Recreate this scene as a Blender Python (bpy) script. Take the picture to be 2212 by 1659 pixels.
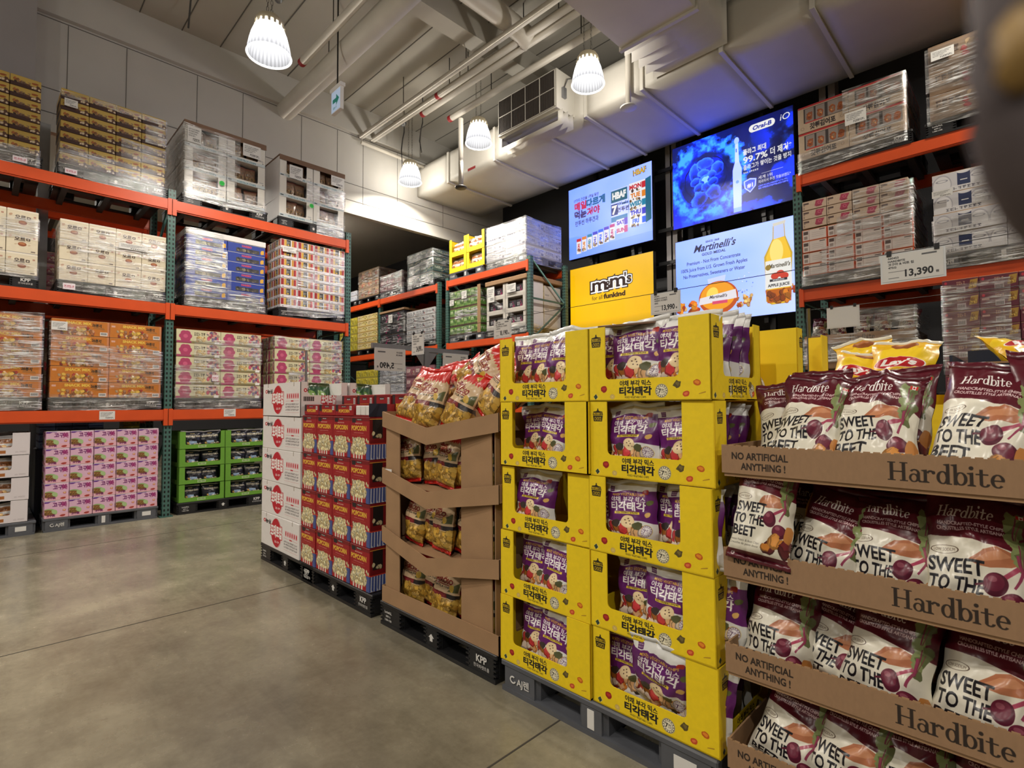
import bpy, bmesh, math, random
import numpy as np
from mathutils import Vector, Matrix, noise

for _o in list(bpy.data.objects):
    bpy.data.objects.remove(_o)
random.seed(7)
SC = bpy.context.scene
COL = SC.collection

# ---------------------------------------------------------------- camera
CAM_H = 1.4116
FPX, YAW, PITCH, ROLL = 1143.55, 0.783, 0.0379, -0.005
fw = Vector((-math.sin(YAW) * math.cos(PITCH), math.cos(YAW) * math.cos(PITCH), math.sin(PITCH)))
rt = Vector((math.cos(YAW), math.sin(YAW), 0))
up = rt.cross(fw)
r2 = rt * math.cos(ROLL) + up * math.sin(ROLL)
u2 = up * math.cos(ROLL) - rt * math.sin(ROLL)
cd = bpy.data.cameras.new('camera')
cam = bpy.data.objects.new('camera', cd)
COL.objects.link(cam)
M = Matrix.Identity(4)
for i in range(3):
    M[i][0], M[i][1], M[i][2] = r2[i], u2[i], -fw[i]
M[2][3] = CAM_H
cam.matrix_world = M
cd.sensor_width = 36.0
cd.lens = FPX / 2212 * 36.0
cd.clip_start = 0.01
cd.clip_end = 100
SC.camera = cam
cd.dof.use_dof = True
cd.dof.focus_distance = 2.6
cd.dof.aperture_fstop = 6.0

# ---------------------------------------------------------------- world, exposure
W = bpy.data.worlds.new('world')
SC.world = W
W.use_nodes = True
W.node_tree.nodes['Background'].inputs[0].default_value = (0.75, 0.85, 1.0, 1)
W.node_tree.nodes['Background'].inputs[1].default_value = 0.03
SC.view_settings.view_transform = 'Standard'
SC.view_settings.look = 'None'
SC.view_settings.exposure = 0.0
SC.view_settings.gamma = 1.0
SC.view_settings.use_curve_mapping = False
SC.cycles.max_bounces = 7
SC.cycles.diffuse_bounces = 4
SC.cycles.glossy_bounces = 3
SC.cycles.transmission_bounces = 4
SC.cycles.transparent_max_bounces = 12
SC.cycles.caustics_reflective = False
SC.cycles.caustics_refractive = False
SC.cycles.sample_clamp_indirect = 4.0
LAMP_POWER = 320.0
LAMP_COL = (1.0, 0.93, 0.82)

# ---------------------------------------------------------------- helpers
def link(o, parent=None):
    COL.objects.link(o)
    if parent is not None:
        o.parent = parent
    return o

def tag(o, label, cat, group=None, kind=None):
    if label: o['label'] = label
    if cat: o['category'] = cat
    if group: o['group'] = group
    if kind: o['kind'] = kind
    return o

def empty(name, label, cat, loc=(0, 0, 0), rz=0.0, group=None):
    o = bpy.data.objects.new(name, None)
    o.location = loc
    o.rotation_euler = (0, 0, rz)
    o.empty_display_size = 0.1
    link(o)
    return tag(o, label, cat, group)

def meshobj(name, me, parent=None, loc=(0, 0, 0), rot=(0, 0, 0), scale=None):
    o = bpy.data.objects.new(name, me)
    o.location = loc
    o.rotation_euler = rot
    if scale: o.scale = scale
    return link(o, parent)

def copy_tree(o, parent=None):
    c = o.copy()
    link(c, parent)
    for ch in list(o.children):
        copy_tree(ch, c)
    return c

def finish(bm, name, mats, smooth=False):
    me = bpy.data.meshes.new(name)
    bm.to_mesh(me)
    bm.free()
    for m in (mats if isinstance(mats, (list, tuple)) else [mats]):
        me.materials.append(m)
    if smooth:
        me.polygons.foreach_set('use_smooth', [True] * len(me.polygons))
    return me

def bm_box(bm, x0, y0, z0, x1, y1, z1, mi=0):
    vs = [bm.verts.new((x, y, z)) for z in (z0, z1) for y in (y0, y1) for x in (x0, x1)]
    fs = []
    for q in ((0, 2, 3, 1), (4, 5, 7, 6), (0, 1, 5, 4), (2, 6, 7, 3), (0, 4, 6, 2), (1, 3, 7, 5)):
        f = bm.faces.new([vs[i] for i in q])
        f.material_index = mi
        fs.append(f)
    return fs

def bm_tube(bm, pts, r, n=8, cap=True, mi=0, closed=False):
    pts = [Vector(p) for p in pts]
    rings = []
    up0 = Vector((0, 0, 1))
    for i, p in enumerate(pts):
        if closed:
            d = pts[(i + 1) % len(pts)] - pts[i - 1]
        else:
            d = pts[min(i + 1, len(pts) - 1)] - pts[max(i - 1, 0)]
        d.normalize()
        a = d.cross(up0)
        if a.length < 1e-3: a = d.cross(Vector((1, 0, 0)))
        a.normalize()
        b = d.cross(a)
        rr = r[i] if isinstance(r, (list, tuple)) else r
        rings.append([bm.verts.new(p + a * (rr * math.cos(t)) + b * (rr * math.sin(t))) for t in [2 * math.pi * k / n for k in range(n)]])
    m = len(rings)
    for i in range(m if closed else m - 1):
        A, B = rings[i], rings[(i + 1) % m]
        for k in range(n):
            f = bm.faces.new((A[k], A[(k + 1) % n], B[(k + 1) % n], B[k]))
            f.smooth = True
            f.material_index = mi
    if cap and not closed:
        for R in (rings[0], rings[-1]):
            try: bm.faces.new(R).material_index = mi
            except ValueError: pass

def bm_lathe(bm, prof, n=24, mi=0, c=(0, 0, 0)):
    rings = [[bm.verts.new((c[0] + r * math.cos(2 * math.pi * k / n), c[1] + r * math.sin(2 * math.pi * k / n), c[2] + z)) for k in range(n)] for r, z in prof]
    for A, B in zip(rings, rings[1:]):
        for k in range(n):
            f = bm.faces.new((A[k], A[(k + 1) % n], B[(k + 1) % n], B[k]))
            f.smooth = True
            f.material_index = mi
    return rings

def box_mesh(name, dims, mat, bev=0.0, z0=0.0):
    """box x:0..w y:0..d z:z0..z0+h"""
    w, d, h = dims
    bm = bmesh.new()
    bm_box(bm, 0, 0, z0, w, d, z0 + h)
    if bev:
        bmesh.ops.bevel(bm, geom=bm.edges[:], offset=bev, segments=1, affect='EDGES')
    bmesh.ops.recalc_face_normals(bm, faces=bm.faces[:])
    return finish(bm, name, mat)

def cbox(name, x0, y0, z0, x1, y1, z1, mat, parent=None, bev=0.0):
    """one box object in world (or parent) space with its origin at its min corner"""
    return meshobj(name, box_mesh(name, (x1 - x0, y1 - y0, z1 - z0), mat, bev), parent, (x0, y0, z0))

NUM = 'one two three four five six seven eight nine ten'.split()
ORD = 'first second third fourth fifth sixth seventh eighth ninth tenth eleventh twelfth'.split()

# ---------------------------------------------------------------- node materials
def new_mat(name):
    m = bpy.data.materials.new(name)
    m.use_nodes = True
    nt = m.node_tree
    return m, nt, nt.nodes['Principled BSDF']

def lin(c):
    return tuple(((v / 255 / 12.92) if v / 255 <= 0.04045 else ((v / 255 + 0.055) / 1.055) ** 2.4) for v in c) + (1,)

def mat(name, rgb, rough=0.5, metal=0.0, var=0.0, scale=8.0, bump=0.0, spec=0.5, bscale=None):
    """principled with procedural noise variation; rgb is sRGB 0-255"""
    m, nt, b = new_mat(name)
    b.inputs['Roughness'].default_value = rough
    b.inputs['Metallic'].default_value = metal
    b.inputs['Specular IOR Level'].default_value = spec
    b.inputs['Base Color'].default_value = lin(rgb)
    tc = nt.nodes.new('ShaderNodeTexCoord')
    if var:
        n = nt.nodes.new('ShaderNodeTexNoise'); n.inputs['Scale'].default_value = scale; n.inputs['Detail'].default_value = 6
        nt.links.new(tc.outputs['Object'], n.inputs['Vector'])
        r = nt.nodes.new('ShaderNodeMapRange')
        r.inputs[1].default_value = 0.3; r.inputs[2].default_value = 0.7
        r.inputs[3].default_value = 1 - var; r.inputs[4].default_value = 1 + var
        nt.links.new(n.outputs['Fac'], r.inputs[0])
        mx = nt.nodes.new('ShaderNodeVectorMath'); mx.operation = 'SCALE'
        mx.inputs[0].default_value = lin(rgb)[:3]
        nt.links.new(r.outputs[0], mx.inputs['Scale'])
        nt.links.new(mx.outputs[0], b.inputs['Base Color'])
    if bump:
        n2 = nt.nodes.new('ShaderNodeTexNoise'); n2.inputs['Scale'].default_value = bscale or scale * 3; n2.inputs['Detail'].default_value = 4
        nt.links.new(tc.outputs['Object'], n2.inputs['Vector'])
        bp = nt.nodes.new('ShaderNodeBump'); bp.inputs['Strength'].default_value = bump; bp.inputs['Distance'].default_value = 0.01
        nt.links.new(n2.outputs['Fac'], bp.inputs['Height'])
        nt.links.new(bp.outputs[0], b.inputs['Normal'])
    return m

def img_mat(name, img, rough=0.5, spec=0.5, bump=0.0, bscale=60, emit=0.0, coat=0.0):
    m, nt, b = new_mat(name)
    t = nt.nodes.new('ShaderNodeTexImage'); t.image = img; t.extension = 'EXTEND'
    b.inputs['Roughness'].default_value = rough
    b.inputs['Specular IOR Level'].default_value = spec
    if emit:
        b.inputs['Base Color'].default_value = (0.01, 0.01, 0.01, 1)
        nt.links.new(t.outputs['Color'], b.inputs['Emission Color'])
        b.inputs['Emission Strength'].default_value = emit
    else:
        nt.links.new(t.outputs['Color'], b.inputs['Base Color'])
    if coat:
        b.inputs['Coat Weight'].default_value = coat
        b.inputs['Coat Roughness'].default_value = 0.15
    if bump:
        tc = nt.nodes.new('ShaderNodeTexCoord')
        n2 = nt.nodes.new('ShaderNodeTexNoise'); n2.inputs['Scale'].default_value = bscale; n2.inputs['Detail'].default_value = 3
        nt.links.new(tc.outputs['Object'], n2.inputs['Vector'])
        bp = nt.nodes.new('ShaderNodeBump'); bp.inputs['Strength'].default_value = bump; bp.inputs['Distance'].default_value = 0.01
        nt.links.new(n2.outputs['Fac'], bp.inputs['Height'])
        nt.links.new(bp.outputs[0], b.inputs['Normal'])
    return m

# ---------------------------------------------------------------- print painter (draws flat print into generated images)
_tri = {}
def glyph_tris(s, bold):
    k = (s, bold)
    if k not in _tri:
        if 'o' not in _tri:
            _tri['o'] = bpy.data.objects.new('type', bpy.data.curves.new('type', 'FONT'))
            COL.objects.link(_tri['o'])
        o = _tri['o']
        c = o.data
        c.body = s
        c.size = 1.0
        c.offset = bold
        c.resolution_u = 3
        bpy.context.view_layer.update()
        dg = bpy.context.evaluated_depsgraph_get()
        me = o.evaluated_get(dg).to_mesh()
        me.calc_loop_triangles()
        v = np.empty(len(me.vertices) * 3); me.vertices.foreach_get('co', v)
        v = v.reshape(-1, 3)[:, :2]
        t = np.empty(len(me.loop_triangles) * 3, dtype=np.int32); me.loop_triangles.foreach_get('vertices', t)
        T = v[t.reshape(-1, 3)] if len(t) else np.zeros((0, 3, 2))
        if len(T):
            lo, hi = T.min((0, 1)), T.max((0, 1))
        else:
            lo, hi = np.zeros(2), np.ones(2)
        _tri[k] = (T, lo, hi)
    return _tri[k]

def C(*a):
    return np.array(a, dtype=np.float32) / 255.0

class Cv:
    SS = 2
    def __init__(s, w, h, col):
        s.w, s.h = w, h
        s.a = np.empty((h * s.SS, w * s.SS, 3), dtype=np.float32)
        s.a[:] = C(*col)
    def _put(s, m, x0, y0, col, al=1.0):
        sub = s.a[y0:y0 + m.shape[0], x0:x0 + m.shape[1]]
        if al >= 1: sub[m] = C(*col)
        else: sub[m] = sub[m] * (1 - al) + C(*col) * al
    def poly(s, cons, col, al=1.0):
        if not isinstance(cons[0][0], (tuple, list, np.ndarray)): cons = [cons]
        cons = [np.asarray(c, dtype=np.float64) * s.SS for c in cons]
        P = np.concatenate(cons)
        x0, y0 = np.maximum(np.floor(P.min(0)).astype(int), 0)
        x1, y1 = np.minimum(np.ceil(P.max(0)).astype(int) + 1, (s.w * s.SS, s.h * s.SS))
        if x1 <= x0 or y1 <= y0: return
        X = np.arange(x0, x1)[None, :] + 0.5
        Y = np.arange(y0, y1)[:, None] + 0.5
        m = np.zeros((y1 - y0, x1 - x0), bool)
        for c in cons:
            for (ax, ay), (bx, by) in zip(c, np.roll(c, -1, 0)):
                if ay == by: continue
                m ^= ((ay > Y) != (by > Y)) & (X < (bx - ax) * (Y - ay) / (by - ay) + ax)
        s._put(m, x0, y0, col, al)
    def rect(s, x0, y0, x1, y1, col, al=1.0):
        s.poly([(x0, y0), (x1, y0), (x1, y1), (x0, y1)], col, al)
    def ell(s, cx, cy, rx, ry, col, al=1.0, rot=0.0, ring=0.0, jag=0.0, seed=1, n=40):
        rn = random.Random(seed)
        def con(k):
            out = []
            for i in range(n):
                t = 2 * math.pi * i / n
                q = 1 + jag * (rn.random() - 0.5)
                x, y = rx * k * q * math.cos(t), ry * k * q * math.sin(t)
                out.append((cx + x * math.cos(rot) - y * math.sin(rot), cy + x * math.sin(rot) + y * math.cos(rot)))
            return out
        s.poly([con(1)] + ([con(1 - ring)] if ring else []), col, al)
    def line(s, pts, wd, col, al=1.0):
        for (ax, ay), (bx, by) in zip(pts, pts[1:]):
            d = math.hypot(bx - ax, by - ay) or 1
            nx, ny = -(by - ay) / d * wd / 2, (bx - ax) / d * wd / 2
            s.poly([(ax + nx, ay + ny), (bx + nx, by + ny), (bx - nx, by - ny), (ax - nx, ay - ny)], col, al)
    def text(s, t, x, y, h, col, bold=0.0, sx=1.0, shear=0.0, rot=0.0, al='c', fit=None, alpha=1.0, arch=0.0):
        """x,y: left/centre/right of the baseline; h: cap height; fit: total width"""
        T, lo, hi = glyph_tris(t, bold)
        if not len(T): return
        k = h / 0.72
        kx = k * sx
        if fit: kx = fit / (hi[0] - lo[0])
        ax = {'l': lo[0], 'c': (lo[0] + hi[0]) / 2, 'r': hi[0]}[al]
        q = T.copy()
        q[..., 0] = (T[..., 0] - ax) * kx + T[..., 1] * k * shear
        q[..., 1] = T[..., 1] * k
        if arch: q[..., 1] -= arch * h * ((q[..., 0] / (kx * (hi[0] - lo[0]) / 2)) ** 2 - 1)
        cr, sr = math.cos(rot), math.sin(rot)
        Q = np.empty_like(q)
        Q[..., 0] = (x + q[..., 0] * cr - q[..., 1] * sr) * s.SS
        Q[..., 1] = (y + q[..., 0] * sr + q[..., 1] * cr) * s.SS
        cc = C(*col)
        W_, H_ = s.w * s.SS, s.h * s.SS
        mn = np.floor(Q.min(1)).astype(int); mxx = np.ceil(Q.max(1)).astype(int) + 1
        for i in range(len(Q)):
            x0, y0 = max(mn[i, 0], 0), max(mn[i, 1], 0)
            x1, y1 = min(mxx[i, 0], W_), min(mxx[i, 1], H_)
            if x1 <= x0 or y1 <= y0: continue
            (ax_, ay), (bx, by), (cx, cy) = Q[i]
            X = np.arange(x0, x1)[None, :] + 0.5
            Y = np.arange(y0, y1)[:, None] + 0.5
            e = 1e-6
            d1 = (bx - ax_) * (Y - ay) - (by - ay) * (X - ax_)
            d2 = (cx - bx) * (Y - by) - (cy - by) * (X - bx)
            d3 = (ax_ - cx) * (Y - cy) - (ay - cy) * (X - cx)
            m = ((d1 >= -e) & (d2 >= -e) & (d3 >= -e)) | ((d1 <= e) & (d2 <= e) & (d3 <= e))
            sub = s.a[y0:y1, x0:x1]
            if alpha >= 1: sub[m] = cc
            else: sub[m] = sub[m] * (1 - alpha) + cc * alpha
    def grain(s, amt, cells=24, seed=0, aspect=1.0):
        s.a *= (1 + amt * (vnoise(s.a.shape[0], s.a.shape[1], cells, seed, aspect) - 0.5))[..., None]
    def blobs(s, x0, y0, x1, y1, n, r, cols, seed=0, jag=0.5, squash=0.8):
        rn = random.Random(seed)
        for i in range(n):
            c = rn.choice(cols)
            f = rn.uniform(0.75, 1.12)
            rr = r * rn.uniform(0.7, 1.25)
            x, y = rn.uniform(x0, x1), rn.uniform(y0, y1)
            a = rn.uniform(0, 3)
            s.ell(x, y, rr, rr * squash, [v * f * 0.7 for v in c], rot=a, jag=jag, seed=i, n=12)
            s.ell(x + rr * .08, y + rr * .12, rr * .86, rr * squash * .82, [min(255, v * f) for v in c], rot=a, jag=jag, seed=i, n=12)
    def tone(s, S):
        """print values for a panel driven S times brighter than white paper; blue LEDs are driven hardest"""
        l = np.where(s.a <= .04045, s.a / 12.92, ((s.a + .055) / 1.055) ** 2.4)
        k = np.clip((l[..., 2] - .25) / .75, 0, 1) * (1 - 1 / S) * .75 * (l[..., 2] > l[..., 0] * 1.25)
        l /= S
        l[..., 2] += k
        s.a = np.where(l <= .0031308, l * 12.92, 1.055 * np.clip(l, 0, 1) ** (1 / 2.4) - .055).astype(np.float32)
        return s
    def image(s, name):
        a = np.clip(s.a, 0, 1).reshape(s.h, s.SS, s.w, s.SS, 3).mean((1, 3))
        im = bpy.data.images.new(name, s.w, s.h)
        px = np.ones((s.h, s.w, 4), dtype=np.float32)
        px[..., :3] = a
        im.pixels.foreach_set(px.ravel())
        im.pack()
        return im

def vnoise(h, w, cells, seed=0, aspect=1.0, octs=3):
    rs = np.random.RandomState(seed)
    out = np.zeros((h, w), dtype=np.float32); tot = 0
    for o in range(octs):
        gy, gx = int(cells * 2 ** o), int(max(2, cells * 2 ** o * w / h * aspect))
        g = rs.rand(gy + 2, gx + 2).astype(np.float32)
        y = np.linspace(0, gy, h, endpoint=False); x = np.linspace(0, gx, w, endpoint=False)
        yi, xi = y.astype(int), x.astype(int)
        fy, fx = (y - yi)[:, None], (x - xi)[None, :]
        fy, fx = fy * fy * (3 - 2 * fy), fx * fx * (3 - 2 * fx)
        v = (g[yi][:, xi] * (1 - fx) + g[yi][:, xi + 1] * fx) * (1 - fy) + (g[yi + 1][:, xi] * (1 - fx) + g[yi + 1][:, xi + 1] * fx) * fy
        out += v * 0.5 ** o; tot += 0.5 ** o
    return out / tot

def ring(cx, cy, ro_x, ro_y, ri_x, ri_y, a0=0, a1=2 * math.pi, n=36):
    t = [a0 + (a1 - a0) * i / n for i in range(n + 1)]
    o = [(cx + ro_x * math.cos(v), cy + ro_y * math.sin(v)) for v in t]
    i_ = [(cx + ri_x * math.cos(v), cy + ri_y * math.sin(v)) for v in t]
    return o + i_[::-1]

def slab_word(cv, x, y, h, col, rot=0.0, word='Hardbite'):
    """heavy old-style slab lettering, drawn letter by letter; h = cap height, returns width"""
    S = h
    def put(cons):
        cr, sr = math.cos(rot), math.sin(rot)
        cv.poly([[(x + (px * cr - py * sr) * S, y + (px * sr + py * cr) * S) for px, py in c] for c in cons], col)
    def rc(a, b, c, d): return [(a, b), (c, b), (c, d), (a, d)]
    def stem(a, top, serif_top=True, foot=True, wdt=.15):
        put([rc(a, 0, a + wdt, top)])
        if foot: put([[(a - .09, 0), (a + wdt + .09, 0), (a + wdt + .09, .045), (a + wdt, .09), (a, .09), (a - .09, .045)]])
        if serif_top: put([[(a - .1, top - .05), (a, top - .09), (a + wdt, top), (a + wdt, top + .03), (a - .1, top - .01)]])
    p = 0.1
    xh = .66
    for ch in word:
        if ch == 'H':
            for q in (p, p + .55):
                put([rc(q, 0, q + .16, 1)])
                for yy in (0, .945): put([rc(q - .1, yy, q + .26, yy + .055)])
            put([rc(p + .1, .46, p + .6, .53)])
            p += .88
        elif ch == 'a':
            put([ring(p + .2, .21, .22, .23, .11, .17)])
            put([rc(p + .33, .06, p + .47, .46)])
            put([ring(p + .23, .44, .24, .24, .12, .17, 0, 2.6)])
            put([[(p + .33, .12), (p + .42, 0), (p + .58, 0), (p + .58, .05), (p + .47, .1)]])
            p += .62
        elif ch == 'r':
            stem(p, xh)
            put([ring(p + .3, .42, .2, .25, .1, .15, 0.5, 2.7)])
            put([ring(p + .42, .55, .08, .09, .001, .001)])
            p += .56
        elif ch == 'd':
            put([ring(p + .24, .33, .26, .34, .12, .27)])
            stem(p + .38, 1.03, True, False)
            put([rc(p + .4, 0, p + .62, .05)])
            p += .68
        elif ch == 'b':
            stem(p, 1.03, True, False)
            put([ring(p + .29, .33, .27, .34, .13, .27)])
            p += .64
        elif ch == 'i':
            stem(p, xh)
            put([ring(p + .07, .9, .095, .1, .001, .001)])
            p += .32
        elif ch == 't':
            put([rc(p + .06, .1, p + .2, .86)])
            put([rc(p - .08, .58, p + .4, .65)])
            put([ring(p + .26, .16, .2, .17, .08, .1, math.pi, 2 * math.pi)])
            p += .5
        elif ch == 'e':
            put([ring(p + .25, .33, .27, .34, .13, .27, 0.15, 2 * math.pi - .75)])
            put([rc(p + .05, .32, p + .5, .385)])
            p += .56
    return p * S

# ================================================================ printed surfaces
BLK, WHT = (22, 20, 22), (240, 238, 234)

def scrib(c, x, y, wd, h, col, n=8, seed=1):
    """letter-like strokes where the photograph shows writing too small to read"""
    rn = random.Random(seed)
    k = wd / n
    for i in range(n):
        a, b = x + i * k, x + (i + .8) * k
        if rn.random() < .8: c.rect(a, y + h * rn.uniform(.6, .85), b, y + h, col)
        if rn.random() < .8: c.rect(a + k * .1, y + h * .3, b - k * .1, y + h * .46, col)
        if rn.random() < .6: c.rect(a, y, b, y + h * .16, col)
        q = a + k * rn.uniform(0, .5)
        c.rect(q, y, q + k * .18, y + h, col)

def mama_logo(c, x, y, h, col=(34, 28, 14), bg=None):
    if bg: c.rect(x - h * .6, y - h * .55, x + h * .6, y + h * .55, bg)
    c.poly([(x - .48 * h, y - .02 * h), (x + .48 * h, y - .02 * h), (x + .4 * h, y - .5 * h), (x - .4 * h, y - .5 * h)], col)
    c.poly([(x - .5 * h, y + .02 * h), (x - .44 * h, y + .3 * h), (x - .15 * h, y + .34 * h), (x, y + .48 * h), (x + .15 * h, y + .34 * h), (x + .44 * h, y + .3 * h), (x + .5 * h, y + .02 * h)], col)
    c.ell(x, y + .5 * h, .06 * h, .06 * h, col)
    f = (214, 180, 16)
    c.text("MAMA'S", x, y + .05 * h, .2 * h, f, .02, fit=.84 * h)
    c.text('CHOICE', x, y - .42 * h, .3 * h, f, .02, fit=.68 * h)

def badge(c, x, y, r, bg=(236, 228, 200), ink=(40, 34, 24)):
    c.ell(x, y, r * 1.06, r * 1.06, (200, 176, 60))
    c.ell(x, y, r, r, bg)
    c.ell(x, y, r * .95, r * .95, ink, ring=.06)
    c.ell(x, y, r * .66, r * .66, ink, ring=.07)
    for i in range(14):
        a = i * math.pi / 7
        c.ell(x + math.cos(a) * r * .8, y + math.sin(a) * r * .8, r * .07, r * .07, ink)
    c.text('7', x - r * .28, y - r * .3, r * .62, ink, .03)
    scrib(c, x - r * .02, y + r * .04, r * .5, r * .22, ink, 3)
    scrib(c, x - r * .02, y - r * .3, r * .55, r * .22, ink, 4, 2)

def veg_chip(c, kind, x, y, r):
    if kind == 0:
        c.poly([(x - r, y + .1 * r), (x + .1 * r, y + 1.1 * r), (x + r, y - .1 * r), (x - .1 * r, y - 1.1 * r)], (210, 208, 190))
        c.poly([(x - .92 * r, y + .1 * r), (x + .1 * r, y + r), (x + .8 * r, y - .1 * r), (x - .1 * r, y - r)], (36, 52, 40))
        c.ell(x - .2 * r, y, .4 * r, .3 * r, (62, 82, 64), jag=.8, n=9)
    elif kind == 1:
        c.ell(x, y, r, r, (150, 28, 24), jag=.3, seed=4, n=14); c.ell(x - .1 * r, y + .15 * r, .55 * r, .5 * r, (186, 52, 40), jag=.5, seed=2, n=10)
    elif kind == 2:
        c.ell(x, y, r, .9 * r, (176, 140, 60)); c.ell(x, y, .9 * r, .8 * r, (222, 196, 112))
        for i in range(7): c.ell(x + .55 * r * math.cos(i * .9), y + .5 * r * math.sin(i * .9), .13 * r, .1 * r, (160, 122, 50))
    elif kind == 3:
        c.ell(x, y, r, .95 * r, (88, 74, 34), jag=.5, seed=8, n=11); c.ell(x + .1 * r, y + .1 * r, .6 * r, .5 * r, (120, 104, 52), jag=.7, seed=3, n=9)
    elif kind == 4:
        c.ell(x, y, r, .78 * r, (196, 92, 18), jag=.15, seed=5, n=16, rot=-.3); c.ell(x, y + .1 * r, .7 * r, .45 * r, (232, 140, 40), jag=.3, rot=-.3, n=12)
    elif kind == 5:
        c.ell(x, y, r, .8 * r, (200, 74, 36), jag=.2, seed=6, n=14, rot=.3); c.ell(x, y, .6 * r, .4 * r, (228, 118, 70), jag=.5, n=10)
    else:
        c.poly([(x - r, y - .35 * r), (x - .8 * r, y - .1 * r), (x + r, y + .4 * r), (x + r, y + .1 * r)], (176, 128, 34))

def yellow_face(w, h, s):
    c = Cv(w, h, (240, 208, 24))
    c.grain(.05, 20)
    L = h * .29
    mama_logo(c, w * (.072 if s == 0 else .1), h * .815, h * .165)
    mx = .42 if s == 0 else .5
    sq = 1 if s == 0 else .75
    c.text('야채 부각 믹스', w * mx, L * .68, L * .2, BLK, .03, fit=w * .265 * (1.35 if s else 1))
    c.text('티각태각', w * mx, L * .29, L * .29, BLK, .045, fit=w * .275 * (1.35 if s else 1))
    c.text('MIXED VEGETABLE CHIPS', w * mx, L * .12, L * .09, BLK, .0, fit=w * .18 * (1.35 if s else 1))
    badge(c, w * (.635 if s == 0 else .79), L * .42, L * .29)
    for k, fx, fy, r in ((0, .065, .2, .13), (1, .145, .55, .17), (2, .22, .2, .13), (3, .755, .68, .17), (4, .9, .72, .16), (5, .82, .28, .15), (6, .935, .3, .15)):
        if s and k in (1, 4, 6): continue
        veg_chip(c, k, w * fx, L * fy, L * r)
    return c.image('print_yellow_display')

def mixbag(w=260, h=330):
    c = Cv(w, h, (226, 226, 224))
    P = (98, 30, 104)
    c.rect(0, h * .45, w, h * .84, P)
    c.poly([(0, h * .45), (w * .3, h * .42), (w * .6, h * .47), (w, h * .41), (w, h * .6), (0, h * .6)], P)
    c.rect(0, h * .84, w, h, (228, 228, 226))
    for i in range(10): c.rect(0, h * (.93 + i * .007), w, h * (.933 + i * .007), (205, 205, 205))
    c.rect(w * .1, h * .85, w * .2, h * .92, (90, 40, 96))
    c.text("MAMA'S", w * .15, h * .89, h * .016, WHT)
    c.text('CHOICE', w * .15, h * .865, h * .016, WHT)
    c.ell(w * .8, h * .83, w * .06, h * .035, (170, 40, 30), jag=.3, n=12)
    c.text('MIXED VEGETABLE CHIPS', w * .48, h * .775, h * .035, (232, 196, 60), .015, fit=w * .6)
    c.text('야채 부각 믹스', w * .48, h * .695, h * .058, WHT, .025, fit=w * .64)
    c.text('티각태각', w * .48, h * .585, h * .09, WHT, .035, fit=w * .66)
    c.rect(w * .24, h * .53, w * .7, h * .562, (236, 208, 70))
    scrib(c, w * .27, h * .536, w * .4, h * .02, BLK, 14)
    c.ell(w * .88, h * .69, w * .07, h * .035, (94, 98, 50), jag=.5, n=10)
    c.ell(w * .86, h * .53, w * .06, h * .035, (220, 176, 100), jag=.3, n=10)
    c.blobs(w * .03, h * .22, w * .8, h * .36, 34, w * .085, [(150, 40, 40), (196, 60, 66), (224, 178, 130), (70, 60, 50), (200, 120, 50), (230, 214, 200)], 5)
    c.ell(w * .5, h * .43, w * .12, h * .085, (226, 196, 150)); c.ell(w * .5, h * .43, w * .11, h * .078, (240, 216, 172))
    for p, q in ((.46, .45), (.53, .44), (.48, .41), (.55, .40), (.51, .47)): c.ell(w * p, h * q, w * .012, h * .008, (90, 60, 50))
    c.ell(w * .28, h * .4, w * .1, h * .05, (60, 50, 48), jag=.5, n=9)
    c.ell(w * .66, h * .38, w * .09, h * .05, (90, 92, 60), jag=.5, n=9)
    badge(c, w * .82, h * .32, w * .1, (222, 216, 220), (90, 60, 96))
    c.rect(0, 0, w, h * .03, (214, 214, 214))
    return c.image('print_vegetable_chips')

def leaf_top(c, x, y, s, seed=0):
    for i, (dx, dy, r) in enumerate(((0, 0, 1), (.5, .45, .8), (-.2, .5, .7), (.3, -.5, .8), (.1, -1.1, .75), (.35, -1.7, .55))):
        g = (96, 104, 62) if i % 2 else (132, 144, 92)
        c.ell(x + dx * s, y + dy * s, r * s * .72, r * s * .8, g, jag=.6, seed=seed + i, n=13)
    c.line([(x + .1 * s, y + .6 * s), (x + .2 * s, y - 1.9 * s)], s * .12, (120, 50, 70))
    c.line([(x + .5 * s, y + .2 * s), (x + .25 * s, y - 1.6 * s)], s * .07, (120, 60, 66))

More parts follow.
